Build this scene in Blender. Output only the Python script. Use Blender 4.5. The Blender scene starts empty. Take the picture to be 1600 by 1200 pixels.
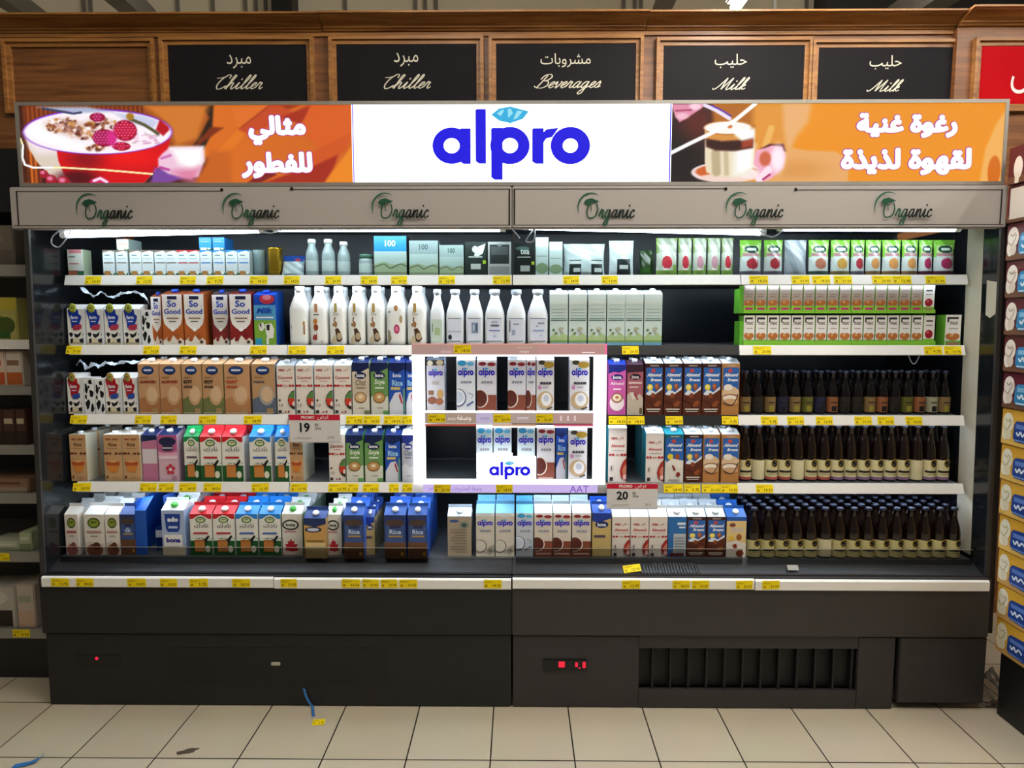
import bpy, math, random
import numpy as np
from mathutils import Vector, Matrix
random.seed(7)
rng = np.random.default_rng(11)
SC = bpy.context.scene
COL = SC.collection

# ------------------------------------------------------------------ camera
F = 1050.0                      # focal length in pixels of the 1600x1200 frame
PITCH = math.radians(5.44)
YAW = math.radians(0.55)
CAM = Vector((0.025, -2.57, 1.56))
cd = bpy.data.cameras.new('camera')
cd.sensor_width = 36.0
cd.lens = F * 36.0 / 1600.0
cd.clip_start = 0.05
cam = bpy.data.objects.new('camera', cd)
COL.objects.link(cam)
cam.location = CAM
cam.rotation_euler = (math.pi / 2 - PITCH, 0, YAW)
SC.camera = cam
CM = cam.rotation_euler.to_matrix()
CMI = CM.inverted()

# ------------------------------------------------------------------ world, exposure
SC.view_settings.view_transform = 'Standard'
SC.view_settings.look = 'None'
SC.view_settings.exposure = 0.0
SC.view_settings.gamma = 1.0
SC.view_settings.use_curve_mapping = False
w = bpy.data.worlds.new('store_air')
SC.world = w
w.use_nodes = True
w.node_tree.nodes['Background'].inputs[0].default_value = (1.0, 0.92, 0.8, 1)
w.node_tree.nodes['Background'].inputs[1].default_value = 0.10

def ray(px, py):
    return CM @ Vector(((px - 800) / F, (600 - py) / F, -1.0))

def P(px, py, Y):
    d = ray(px, py)
    return CAM + d * ((Y - CAM.y) / d.y)

def proj(X, Y, Z):
    v = CMI @ (Vector((X, Y, Z)) - CAM)
    return 800 + F * v.x / -v.z, 600 - F * v.y / -v.z

def Xat(px, Y, Z):
    X = 0.0
    for _ in range(4):
        X = P(px, proj(X, Y, Z)[1], Y).x
    return X

def Zat(py, Y, px=800):
    return P(px, py, Y).z

def ground(px, py):
    d = ray(px, py)
    return CAM + d * (-CAM.z / d.z)

# ------------------------------------------------------------------ materials
def lin(c):
    if isinstance(c, str):
        c = c.lstrip('#')
        c = [int(c[i:i + 2], 16) / 255 for i in (0, 2, 4)]
    return [x / 12.92 if x <= 0.04045 else ((x + 0.055) / 1.055) ** 2.4 for x in c[:3]]

def new_mat(name):
    m = bpy.data.materials.new(name)
    m.use_nodes = True
    nt = m.node_tree
    return m, nt, nt.nodes['Principled BSDF']

def pmat(name, col, rough=0.5, metal=0.0, noise=0.12, scale=40, coat=0.0, bump=0.0, spec=0.5):
    """plain surface with procedural variation of tone and gloss"""
    m, nt, b = new_mat(name)
    c = lin(col)
    tc = nt.nodes.new('ShaderNodeTexCoord')
    nz = nt.nodes.new('ShaderNodeTexNoise'); nz.inputs['Scale'].default_value = scale
    nz.inputs['Detail'].default_value = 4
    nt.links.new(tc.outputs['Object'], nz.inputs['Vector'])
    mx = nt.nodes.new('ShaderNodeMix'); mx.data_type = 'RGBA'
    mx.inputs[6].default_value = (*[x * (1 - noise) for x in c], 1)
    mx.inputs[7].default_value = (*[min(1, x * (1 + noise)) for x in c], 1)
    nt.links.new(nz.outputs['Fac'], mx.inputs[0])
    nt.links.new(mx.outputs[2], b.inputs['Base Color'])
    b.inputs['Roughness'].default_value = rough
    b.inputs['Metallic'].default_value = metal
    b.inputs['Coat Weight'].default_value = coat
    b.inputs['Specular IOR Level'].default_value = spec
    if bump:
        bp = nt.nodes.new('ShaderNodeBump'); bp.inputs['Strength'].default_value = bump
        bp.inputs['Distance'].default_value = 0.01
        nt.links.new(nz.outputs['Fac'], bp.inputs['Height'])
        nt.links.new(bp.outputs[0], b.inputs['Normal'])
    return m

def print_mat(name, rough=0.42, coat=0.0, spec=0.4):
    """printed surface: the ink colours are stored on the mesh"""
    m, nt, b = new_mat(name)
    a = nt.nodes.new('ShaderNodeAttribute'); a.attribute_name = 'Col'
    nz = nt.nodes.new('ShaderNodeTexNoise'); nz.inputs['Scale'].default_value = 90
    mr = nt.nodes.new('ShaderNodeMapRange')
    mr.inputs['To Min'].default_value = rough - 0.06
    mr.inputs['To Max'].default_value = rough + 0.06
    tc = nt.nodes.new('ShaderNodeTexCoord')
    nt.links.new(tc.outputs['Object'], nz.inputs['Vector'])
    nt.links.new(nz.outputs['Fac'], mr.inputs['Value'])
    nt.links.new(mr.outputs[0], b.inputs['Roughness'])
    nt.links.new(a.outputs['Color'], b.inputs['Base Color'])
    b.inputs['Coat Weight'].default_value = coat
    b.inputs['Specular IOR Level'].default_value = spec
    return m

def lit_print_mat(name, strength):
    """backlit printed film: glows in its printed colours"""
    m, nt, b = new_mat(name)
    a = nt.nodes.new('ShaderNodeAttribute'); a.attribute_name = 'Col'
    b.inputs['Base Color'].default_value = (0.02, 0.02, 0.02, 1)
    b.inputs['Roughness'].default_value = 0.4
    b.inputs['Specular IOR Level'].default_value = 0.04
    nt.links.new(a.outputs['Color'], b.inputs['Emission Color'])
    b.inputs['Emission Strength'].default_value = strength
    return m

def emit_mat(name, col, strength, base=0.6):
    m, nt, b = new_mat(name)
    b.inputs['Base Color'].default_value = (base, base, base, 1)
    b.inputs['Specular IOR Level'].default_value = 0.2
    b.inputs['Emission Color'].default_value = (*lin(col), 1)
    b.inputs['Emission Strength'].default_value = strength
    return m

def clear_mat(name, tint, gloss=0.12, rough=0.03):
    m, nt, b = new_mat(name)
    nt.nodes.remove(b)
    out = nt.nodes['Material Output']
    tr = nt.nodes.new('ShaderNodeBsdfTransparent'); tr.inputs[0].default_value = (*tint, 1)
    gl = nt.nodes.new('ShaderNodeBsdfGlossy'); gl.inputs['Roughness'].default_value = rough
    lw = nt.nodes.new('ShaderNodeLayerWeight'); lw.inputs[0].default_value = gloss
    mx = nt.nodes.new('ShaderNodeMixShader')
    nt.links.new(lw.outputs['Fresnel'], mx.inputs[0])
    nt.links.new(tr.outputs[0], mx.inputs[1]); nt.links.new(gl.outputs[0], mx.inputs[2])
    nt.links.new(mx.outputs[0], out.inputs[0])
    return m

def wood_mat(name, c1, c2):
    m, nt, b = new_mat(name)
    tc = nt.nodes.new('ShaderNodeTexCoord')
    mp = nt.nodes.new('ShaderNodeMapping'); mp.inputs['Scale'].default_value = (1.2, 12, 22)
    nt.links.new(tc.outputs['Object'], mp.inputs[0])
    nz = nt.nodes.new('ShaderNodeTexNoise'); nz.inputs['Scale'].default_value = 2.4
    nz.inputs['Detail'].default_value = 7; nz.inputs['Distortion'].default_value = 0.5
    nt.links.new(mp.outputs[0], nz.inputs['Vector'])
    cr = nt.nodes.new('ShaderNodeValToRGB')
    cr.color_ramp.elements[0].position = 0.3; cr.color_ramp.elements[0].color = (*lin(c1), 1)
    cr.color_ramp.elements[1].position = 0.72; cr.color_ramp.elements[1].color = (*lin(c2), 1)
    nt.links.new(nz.outputs['Fac'], cr.inputs[0])
    nt.links.new(cr.outputs[0], b.inputs['Base Color'])
    b.inputs['Roughness'].default_value = 0.38
    return m

M = dict(
    print=print_mat('printed_board'),
    film=print_mat('printed_film', 0.3, 0.3),
    tag=print_mat('printed_paper', 0.6, 0, 0.2),
    lit=lit_print_mat('backlit_film', 1.0),
    lit2=lit_print_mat('backlit_acrylic', 2.2),
    body=pmat('black_powder_coat', '#2f2c2b', 0.45, noise=0.08, scale=12),
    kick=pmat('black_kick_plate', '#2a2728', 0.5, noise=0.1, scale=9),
    kick_dimmed=pmat('black_kick_plate_dimmed', '#121013', 0.55, noise=0.1, scale=9),  # left base and bumper: colour darkened for the dimmer light on that side
    gap=pmat('dark_recess', '#0b0a0b', 0.6),
    liner=pmat('chiller_liner', '#2c333b', 0.34, noise=0.1, scale=6),
    cream=pmat('cream_liner', '#b9b2a0', 0.5, noise=0.05),
    smoked=pmat('smoked_end_glass', '#14171b', 0.2, noise=0.05, coat=0.25, spec=0.4),
    shelf=pmat('grey_shelf_metal', '#55595c', 0.4, noise=0.08),
    rail=pmat('white_rail_plastic', '#e8e6e2', 0.38, noise=0.03),
    raildark=pmat('black_rail_plastic', '#1c1b1d', 0.3, noise=0.06),
    railgrey=pmat('grey_rail_plastic', '#8f8c86', 0.4, noise=0.05),
    fascia=pmat('grey_beige_fascia', '#a69f9a', 0.5, noise=0.03, scale=3),
    alu=pmat('brushed_aluminium', '#a8a49c', 0.35, 0.6, noise=0.1),
    wood=wood_mat('stained_oak', '#623a1c', '#8f5c32'),
    frame_wood=wood_mat('golden_oak_moulding', '#7d4c20', '#b98143'),
    board=pmat('blackboard', '#1c191d', 0.6, noise=0.12, scale=5, spec=0.12),
    red=pmat('red_board', '#b8000e', 0.6, noise=0.06, spec=0.1),
    cap_white=pmat('white_cap_plastic', '#e9edf0', 0.35, noise=0.03),
    cap_green=pmat('green_cap_plastic', '#3fae3c', 0.35, noise=0.04),
    cap_blue=pmat('blue_cap_plastic', '#2447b8', 0.35, noise=0.04),
    cap_black=pmat('black_crown_cap', '#3a3f52', 0.3, 0.5, noise=0.15),
    milkbottle=pmat('white_bottle_plastic', '#eef0ee', 0.3, noise=0.02, coat=0.2),
    brown_glass=pmat('brown_bottle_glass', '#140805', 0.08, noise=0.25, scale=14, coat=0.5),
    tube=emit_mat('cool_light_tube', '#dff1fa', 18.0),
    store=emit_mat('store_light_tube', '#fffaf0', 88.0),
    led=emit_mat('red_display', '#ff1038', 1.1, 0.03),
    clear=clear_mat('clear_acrylic', (0.66, 0.66, 0.66), 0.08),
    plastic=clear_mat('crumpled_plastic', (0.93, 0.93, 0.92), 0.35, 0.2),
    cable=pmat('white_cable', '#c8ccd2', 0.45),
    nose=pmat('dark_deck_nose', '#1d1e20', 0.45, noise=0.08),
    wrap=pmat('white_glint_film', '#dfe8f0', 0.2, noise=0.05, coat=0.4),
    blue=pmat('blue_strap_plastic', '#2f6fb0', 0.4),
    dirt=pmat('dried_dirt', '#4a3d30', 0.8),
    wallpaint=pmat('beige_wall_panel', '#d6cbb2', 0.7, noise=0.05, scale=2),
    steel=pmat('grey_roof_steel', '#6f6a62', 0.55, noise=0.08),
    post=pmat('dark_stand', '#141215', 0.5),
    ground=pmat('gondola_back', '#3a342d', 0.6),
)

# ------------------------------------------------------------------ mesh builder
class MB:
    def __init__(s):
        s.v = []; s.f = []; s.c = []; s.smooth = []
    def poly(s, pts, col=(1, 1, 1), smooth=False):
        n = len(s.v); s.v.extend([tuple(p) for p in pts])
        s.f.append(tuple(range(n, n + len(pts)))); s.c.append(col); s.smooth.append(smooth)
    def mesh(s, verts, faces, col=(1, 1, 1), smooth=False):
        n = len(s.v); s.v.extend([tuple(p) for p in verts])
        for f in faces:
            s.f.append(tuple(i + n for i in f)); s.c.append(col); s.smooth.append(smooth)
    def box(s, x0, y0, z0, x1, y1, z1, col=(1, 1, 1), top=None, side=None):
        v = [(x0, y0, z0), (x1, y0, z0), (x1, y1, z0), (x0, y1, z0), (x0, y0, z1), (x1, y0, z1), (x1, y1, z1), (x0, y1, z1)]
        n = len(s.v); s.v.extend(v)
        for q, c in (((0, 1, 5, 4), col), ((1, 2, 6, 5), side or col), ((2, 3, 7, 6), col), ((3, 0, 4, 7), side or col), ((4, 5, 6, 7), top or col), ((3, 2, 1, 0), col)):
            s.f.append(tuple(i + n for i in q)); s.c.append(c); s.smooth.append(False)
    def bbox(s, x0, y0, z0, x1, y1, z1, b=0.003, col=(1, 1, 1)):
        """box with chamfered edges"""
        import bmesh
        bm = bmesh.new(); bmesh.ops.create_cube(bm, size=1)
        for q in bm.verts:
            q.co = Vector(((x0 + x1) / 2 + q.co.x * (x1 - x0), (y0 + y1) / 2 + q.co.y * (y1 - y0), (z0 + z1) / 2 + q.co.z * (z1 - z0)))
        b = min(b, 0.45 * min(abs(x1 - x0), abs(y1 - y0), abs(z1 - z0)))
        bmesh.ops.bevel(bm, geom=bm.edges[:], offset=b, segments=2, affect='EDGES')
        bm.verts.index_update()
        s.mesh([q.co[:] for q in bm.verts], [[q.index for q in f.verts] for f in bm.faces], col)
        bm.free()
    def prism(s, prof, x0, x1, col=(1, 1, 1)):
        """profile in (y, z), counter-clockwise seen from -x, swept along x"""
        n = len(prof)
        v = [(x0, y, z) for y, z in prof] + [(x1, y, z) for y, z in prof]
        f = [tuple(range(n)), tuple(range(2 * n - 1, n - 1, -1))]
        f += [(i, i + n, (i + 1) % n + n, (i + 1) % n) for i in range(n)]
        s.mesh(v, f, col)
    def lathe(s, prof, seg=16, col=(1, 1, 1), sq=2.0, cx=0, cy=0, cols=None, ph=0.0):
        v = []; n = len(prof)
        for r, z in prof:
            for k in range(seg):
                a = 2 * math.pi * k / seg + ph
                c, q = math.cos(a), math.sin(a)
                if sq != 2.0:
                    c = math.copysign(abs(c) ** (2 / sq), c); q = math.copysign(abs(q) ** (2 / sq), q)
                v.append((cx + r * c, cy + r * q, z))
        o = len(s.v); s.v.extend(v)
        for i in range(n - 1):
            for k in range(seg):
                k2 = (k + 1) % seg
                s.f.append((o + i * seg + k, o + i * seg + k2, o + (i + 1) * seg + k2, o + (i + 1) * seg + k))
                s.c.append(cols[i] if cols else col); s.smooth.append(True)
        for i, rev in ((0, True), (n - 1, False)):
            if prof[i][0] > 1e-5:
                q = [o + i * seg + k for k in range(seg)]
                s.f.append(tuple(q[::-1] if rev else q)); s.c.append(col); s.smooth.append(False)
    def tube(s, pts, r, seg=7, col=(1, 1, 1)):
        pts = [Vector(p) for p in pts]; o = len(s.v); n = len(pts)
        for i, p in enumerate(pts):
            t = (pts[min(i + 1, n - 1)] - pts[max(i - 1, 0)]).normalized()
            a = t.cross(Vector((0.13, 0.2, 0.97)))
            if a.length < 1e-3: a = t.cross(Vector((1, 0, 0)))
            a.normalize(); b = t.cross(a)
            for k in range(seg):
                g = 2 * math.pi * k / seg
                s.v.append(tuple(p + (a * math.cos(g) + b * math.sin(g)) * r))
        for i in range(n - 1):
            for k in range(seg):
                k2 = (k + 1) % seg
                s.f.append((o + i * seg + k, o + i * seg + k2, o + (i + 1) * seg + k2, o + (i + 1) * seg + k))
                s.c.append(col); s.smooth.append(True)
        for i in (0, n - 1):
            s.f.append(tuple(o + i * seg + k for k in range(seg))); s.c.append(col); s.smooth.append(False)
    def data(s, name):
        me = bpy.data.meshes.new(name)
        me.from_pydata(s.v, [], s.f)
        at = me.color_attributes.new('Col', 'FLOAT_COLOR', 'CORNER')
        out = np.ones((len(me.loops), 4), dtype=np.float32)
        cache = {}
        i = 0
        for f, c in zip(s.f, s.c):
            k = c if isinstance(c, str) else tuple(c)
            if k not in cache: cache[k] = lin(k)
            out[i:i + len(f), :3] = cache[k]; i += len(f)
        at.data.foreach_set('color', out.ravel())
        me.polygons.foreach_set('use_smooth', s.smooth)
        me.update()
        return me
    def build(s, name, mat, parent=None, loc=None):
        me = s.data(name)
        me.materials.append(M[mat] if isinstance(mat, str) else mat)
        o = bpy.data.objects.new(name, me)
        COL.objects.link(o)
        if parent is not None: o.parent = parent
        if loc is not None: o.location = loc
        return o

LABELS = {}
def tag(o, label, cat, group=None):
    n = LABELS.get(label, 0); LABELS[label] = n + 1
    o['label'] = label; o['category'] = cat
    if group: o['group'] = group
    return o
def thing(name, label, cat, loc=(0, 0, 0), group=None, rz=0.0):
    o = bpy.data.objects.new(name, None); COL.objects.link(o)
    o.empty_display_size = 0.05
    o.location = loc; o.rotation_euler = (0, 0, rz)
    if label: tag(o, label, cat, group)
    return o
def struct(o):
    o['kind'] = 'structure'; return o
KIDS = {}
def copy_tree(src, parent=None):
    c = src.copy(); COL.objects.link(c)
    if parent is not None: c.parent = parent
    for ch in src.children: copy_tree(ch, c)
    return c
ORD = ['', 'first', 'second', 'third', 'fourth', 'fifth', 'sixth', 'seventh', 'eighth', 'ninth', 'tenth', 'eleventh', 'twelfth', 'thirteenth', 'fourteenth', 'fifteenth', 'sixteenth', 'seventeenth', 'eighteenth', 'nineteenth', 'twentieth', 'twenty-first', 'twenty-second', 'twenty-third', 'twenty-fourth', 'twenty-fifth', 'twenty-sixth', 'twenty-seventh', 'twenty-eighth', 'twenty-ninth', 'thirtieth']

# ------------------------------------------------------------------ lettering
TXT = {}
def outline_fill(s, rows=72):
    """fills letters whose outlines overlap themselves: scan rows, non-zero winding"""
    c = bpy.data.curves.new('t', 'FONT'); c.body = s; c.resolution_u = 3; c.fill_mode = 'NONE'
    o = bpy.data.objects.new('t', c); COL.objects.link(o)
    me = bpy.data.meshes.new_from_object(o.evaluated_get(bpy.context.evaluated_depsgraph_get()))
    v = np.array([q.co[:2] for q in me.vertices]); e = np.array([tuple(q.vertices) for q in me.edges])
    bpy.data.objects.remove(o); bpy.data.curves.remove(c); bpy.data.meshes.remove(me)
    lo, hi = v.min(0), v.max(0); u = (v - lo) / (hi - lo); asp = (hi - lo)[0] / (hi - lo)[1]
    # follow every loop in one sense
    nxt = {}
    for a, b in e: nxt.setdefault(a, []).append(b); nxt.setdefault(b, []).append(a)
    seen = set(); seg = []
    for st in range(len(v)):
        if st in seen or st not in nxt: continue
        loop = [st]; seen.add(st); cur = st
        n1 = [q for q in nxt[st] if q == st + 1] or nxt[st]
        cur = n1[0]
        while cur not in seen:
            seen.add(cur); loop.append(cur)
            m_ = [q for q in nxt[cur] if q not in seen]
            if not m_: break
            cur = m_[0]
        seg += [(u[loop[i]], u[loop[(i + 1) % len(loop)]]) for i in range(len(loop))]
    vs, fs = [], []
    for r in range(rows):
        y = (r + .5) / rows; xs = []
        for a, b in seg:
            if (a[1] <= y) != (b[1] <= y):
                xs.append((a[0] + (y - a[1]) / (b[1] - a[1]) * (b[0] - a[0]), 1 if b[1] > a[1] else -1))
        xs.sort(); w = 0
        for i, (x, d) in enumerate(xs):
            if w == 0: x0 = x
            w += d
            if w == 0 and x - x0 > 1e-5:
                n = len(vs); vs += [(x0, r / rows), (x, r / rows), (x, (r + 1) / rows), (x0, (r + 1) / rows)]; fs.append((n, n + 1, n + 2, n + 3))
    return vs, fs, asp
def glyphs(s, bold=0.0, res=2, shear=0.0):
    """outline letters as a triangle mesh, normalised to its own box; returns (verts, faces, aspect)"""
    k = (s, bold, res, shear)
    if k in TXT: return TXT[k]
    if any(ord(ch) > 0x600 for ch in s):
        TXT[k] = outline_fill(s); return TXT[k]
    c = bpy.data.curves.new('t', 'FONT'); c.body = s; c.offset = bold; c.resolution_u = res; c.shear = shear
    o = bpy.data.objects.new('t', c); COL.objects.link(o)
    dg = bpy.context.evaluated_depsgraph_get()
    me = bpy.data.meshes.new_from_object(o.evaluated_get(dg))
    vs = [(q.co.x, q.co.y) for q in me.vertices]; fs = [tuple(p.vertices) for p in me.polygons]
    bpy.data.objects.remove(o); bpy.data.curves.remove(c); bpy.data.meshes.remove(me)
    x0 = min(p[0] for p in vs); x1 = max(p[0] for p in vs); y0 = min(p[1] for p in vs); y1 = max(p[1] for p in vs)
    vs = [((x - x0) / (x1 - x0), (y - y0) / (y1 - y0)) for x, y in vs]
    TXT[k] = (vs, fs, (x1 - x0) / (y1 - y0))
    return TXT[k]
AR = {'ا': (0xFE8D, 2), 'ب': (0xFE8F, 4), 'ة': (0xFE93, 2), 'ت': (0xFE95, 4), 'ث': (0xFE99, 4), 'ح': (0xFEA1, 4), 'د': (0xFEA9, 2), 'ذ': (0xFEAB, 2), 'ر': (0xFEAD, 2), 'ش': (0xFEB5, 4), 'ص': (0xFEB9, 4), 'ض': (0xFEBD, 4), 'ط': (0xFEC1, 4), 'ع': (0xFEC9, 4), 'غ': (0xFECD, 4), 'ف': (0xFED1, 4), 'ق': (0xFED5, 4), 'ك': (0xFED9, 4), 'ل': (0xFEDD, 4), 'م': (0xFEE1, 4), 'ن': (0xFEE5, 4), 'ه': (0xFEE9, 4), 'و': (0xFEED, 2), 'ي': (0xFEF1, 4), 'س': (0xFEB1, 4)}
def ar(s):
    """joined letter forms in visual order"""
    out = []
    for wd in s.split(' '):
        r = ''
        for i, ch in enumerate(wd):
            b, n = AR[ch]
            prev = i > 0 and AR[wd[i - 1]][1] == 4
            nxt = i < len(wd) - 1 and n == 4
            r += chr(b + (3 if prev and nxt else 1 if prev else 2 if nxt else 0))
        out.append(r[::-1])
    return ' '.join(out[::-1])

def catmull(p, n=6):
    out = []
    for i in range(len(p) - 1):
        a, b, c, d = p[max(i - 1, 0)], p[i], p[i + 1], p[min(i + 2, len(p) - 1)]
        for k in range(n):
            t = k / n
            out.append(tuple(0.5 * (2 * b[j] + (c[j] - a[j]) * t + (2 * a[j] - 5 * b[j] + 4 * c[j] - d[j]) * t * t + (3 * b[j] - a[j] - 3 * c[j] + d[j]) * t ** 3) for j in (0, 1)))
    out.append(p[-1]); return out
PEN = {
 'h': (1.0, [[(0, .1), (.35, 1.2), (.5, 2.0), (.36, 2.15), (.25, 1.6), (.2, 0)], [(.2, .3), (.45, .95), (.65, .9), (.65, .2), (.8, 0), (1.0, .25)]]),
 'i': (.6, [[(0, .2), (.25, 1.0), (.22, .25), (.35, 0), (.6, .25)], [(.3, 1.45), (.33, 1.6)]]),
 'l': (.55, [[(0, .2), (.35, 1.3), (.45, 2.0), (.32, 2.15), (.2, 1.4), (.18, .3), (.32, 0), (.55, .25)]]),
 'e': (.6, [[(0, .25), (.35, .55), (.45, .9), (.3, 1.0), (.12, .7), (.12, .25), (.3, 0), (.6, .25)]]),
 'r': (.75, [[(0, .2), (.2, 1.05), (.25, .9), (.45, .95), (.42, .3), (.55, 0), (.75, .25)]]),
 'a': (.9, [[(.55, .9), (.3, 1.0), (.08, .6), (.1, .15), (.28, 0), (.5, .4), (.6, 1.0)], [(.6, 1.0), (.57, .25), (.68, 0), (.9, .25)]]),
 'g': (.9, [[(.55, .9), (.3, 1.0), (.08, .6), (.1, .15), (.28, 0), (.5, .4), (.6, 1.0)], [(.6, 1.0), (.55, -.6), (.35, -1.0), (.12, -.8), (.4, -.2), (.9, .25)]]),
 'n': (.9, [[(0, .2), (.15, 1.0), (.18, 0)], [(.18, .4), (.4, .95), (.58, .9), (.58, .25), (.7, 0), (.9, .25)]]),
 'c': (.65, [[(.5, .8), (.35, 1.0), (.1, .65), (.1, .2), (.3, 0), (.65, .25)]]),
 'v': (.75, [[(0, .6), (.15, 1.0), (.25, .3), (.35, 0), (.6, .7), (.55, 1.0), (.75, .9)]]),
 's': (.65, [[(0, .2), (.3, 1.05), (.45, .5), (.35, .05), (.1, .1)], [(.35, .05), (.65, .25)]]),
 'k': (.75, [[(0, .2), (.35, 1.3), (.45, 2.0), (.32, 2.15), (.2, 1.5), (.15, 0)], [(.15, .4), (.45, .95), (.5, .7), (.25, .5), (.5, .05), (.75, .25)]]),
 'C': (1.1, [[(1.0, 1.7), (1.0, 2.1), (.7, 2.2), (.25, 1.5), (.1, .6), (.35, 0), (.75, .1), (1.05, .5)], [(.5, 1.9), (.1, 1.75), (-.35, 1.7)]]),
 'M': (1.55, [[(-.5, .25), (-.35, .05), (0, .5), (.5, 2.1)], [(.5, 2.1), (.55, .1)], [(.55, .1), (1.2, 2.1)], [(1.2, 2.1), (1.15, .3), (1.3, 0), (1.55, .25)]]),
 'B': (1.3, [[(.5, 2.0), (.3, .9), (.1, 0)], [(0, 1.4), (.2, 2.0), (.7, 2.2), (1.05, 1.8), (.8, 1.25), (.45, 1.15)], [(.45, 1.15), (1.0, 1.0), (1.1, .4), (.7, 0), (.1, .05), (-.25, .3)]]),
}
def pen_word(s, slant=0.35):
    x = 0; out = []
    for ch in s:
        adv, st = PEN[ch]
        for p in st:
            out.append([(a + x + slant * b, b) for a, b in catmull(p)])
        x += adv
    return out, x

class Art:
    """draws flat coloured shapes on a face; fmap(u, v, layer) gives the 3D point, u and v run 0..1, asp = width / height"""
    def __init__(s, mb, fmap, asp, slices=1):
        s.mb, s.m, s.asp, s.L, s.n = mb, fmap, asp, 1, slices
    def poly(s, pts, col, hold=False):
        s.mb.poly([s.m(u, v, s.L) for u, v in pts], col)
        if not hold: s.L += 1
    def rect(s, u0, v0, u1, v1, col):
        n = max(1, int(math.ceil(s.n * abs(u1 - u0))))
        for i in range(n):
            a, b = u0 + (u1 - u0) * i / n, u0 + (u1 - u0) * (i + 1) / n
            s.mb.poly([s.m(a, v0, s.L), s.m(b, v0, s.L), s.m(b, v1, s.L), s.m(a, v1, s.L)], col)
        s.L += 1
    def ell(s, cu, cv, ru, rv, col, n=18):
        pts = [(cu + ru * math.cos(2 * math.pi * k / n), cv + rv * math.sin(2 * math.pi * k / n)) for k in range(n)]
        pts = [(min(1, max(0, a)), min(1, max(0, b))) for a, b in pts]
        if s.n > 1:
            h = n // 2
            for i in range(h):
                t0, t1 = math.pi * i / h, math.pi * (i + 1) / h
                q = [(cu - ru * math.cos(t0), cv - rv * math.sin(t0)), (cu - ru * math.cos(t1), cv - rv * math.sin(t1)), (cu - ru * math.cos(t1), cv + rv * math.sin(t1)), (cu - ru * math.cos(t0), cv + rv * math.sin(t0))]
                if i == 0: q = q[1:3] + [q[0]]
                if i == h - 1: q = [q[0], q[1], q[3]]
                s.mb.poly([s.m(a, b, s.L) for a, b in q], col)
            s.L += 1
        else:
            s.poly(pts, col)
    def circ(s, cu, cv, ru, col, n=18):
        s.ell(cu, cv, ru, ru * s.asp, col, n)
    def ring(s, cu, cv, ru, ri, col, n=28, a0=0, a1=360):
        for k in range(n):
            a, b = math.radians(a0 + (a1 - a0) * k / n), math.radians(a0 + (a1 - a0) * (k + 1) / n)
            q = [(cu + ru * math.cos(a), cv + ru * s.asp * math.sin(a)), (cu + ru * math.cos(b), cv + ru * s.asp * math.sin(b)),
                 (cu + ri * math.cos(b), cv + ri * s.asp * math.sin(b)), (cu + ri * math.cos(a), cv + ri * s.asp * math.sin(a))]
            s.mb.poly([s.m(x, y, s.L) for x, y in q], col)
        s.L += 1
    def text(s, t, u0, v0, u1, v1, col, bold=0.0, keep=True, res=2, shear=0.0):
        vs, fs, asp = glyphs(t, bold, res, shear)
        if keep:                                   # keep the letters' own proportions inside the box
            bw, bh = (u1 - u0) * s.asp, (v1 - v0)
            if bw / bh > asp:
                d = (bw - bh * asp) / 2 / s.asp; u0 += d; u1 -= d
            else:
                d = (bh - bw / asp) / 2; v0 += d; v1 -= d
        s.mb.mesh([s.m(u0 + x * (u1 - u0), v0 + y * (v1 - v0), s.L) for x, y in vs], fs, col)
        s.L += 1
    def fat(s, t, u0, v0, u1, v1, col, wid):
        """letters thickened by overprinting them slightly shifted; wid in units of v"""
        for k in range(13):
            a = 2 * math.pi * k / 12; r = 0 if k == 12 else wid
            du, dv = r * math.cos(a) / s.asp, r * math.sin(a)
            s.text(t, u0 + du, v0 + dv, u1 + du, v1 + dv, col, 0, keep=False, res=3); s.L -= .93
        s.L += 1
    def line(s, pts, wid, col, w1=None):
        """ribbon; wid is in units of v"""
        n = len(pts); L, R = [], []
        for i, (u, v) in enumerate(pts):
            a, b = pts[max(i - 1, 0)], pts[min(i + 1, n - 1)]
            dx, dy = (b[0] - a[0]) * s.asp, b[1] - a[1]
            d = math.hypot(dx, dy) or 1
            h = (wid + ((w1 if w1 is not None else wid) - wid) * i / max(1, n - 1)) / 2
            L.append((u - dy / d * h / s.asp, v + dx / d * h)); R.append((u + dy / d * h / s.asp, v - dx / d * h))
        for i in range(n - 1):
            s.mb.poly([s.m(*R[i], s.L), s.m(*R[i + 1], s.L), s.m(*L[i + 1], s.L), s.m(*L[i], s.L)], col)
        s.L += 1
    def pen(s, wd, u0, v0, v1, col, wid=0.16, slant=0.35, squash=1.0, colfn=None):
        """cursive word: v0 baseline, v1 the x-height line; thick on the down strokes"""
        st, tot = pen_word(wd, slant); k = v1 - v0; s.L += 1
        for p in st:
            q = [(u0 + x * k / s.asp, v0 + y * k * squash) for x, y in p]
            for i in range(len(q) - 1):
                a, b = q[i], q[i + 1]
                dx, dy = (b[0] - a[0]) * s.asp, b[1] - a[1]; d = math.hypot(dx, dy) or 1
                h = k * wid * (0.6 + 0.5 * abs(dy / d)) / 2
                nx, ny = -dy / d * h / s.asp, dx / d * h
                ex, ey = dx / d * h * .5 / s.asp, dy / d * h * .5
                c = colfn(a[0]) if colfn else col
                s.L += .013
                s.mb.poly([s.m(a[0] - nx - ex, a[1] - ny - ey, s.L), s.m(b[0] - nx + ex, b[1] - ny + ey, s.L), s.m(b[0] + nx + ex, b[1] + ny + ey, s.L), s.m(a[0] + nx - ex, a[1] + ny - ey, s.L)], c)
        s.L += 1
        return tot * k / s.asp
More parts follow.
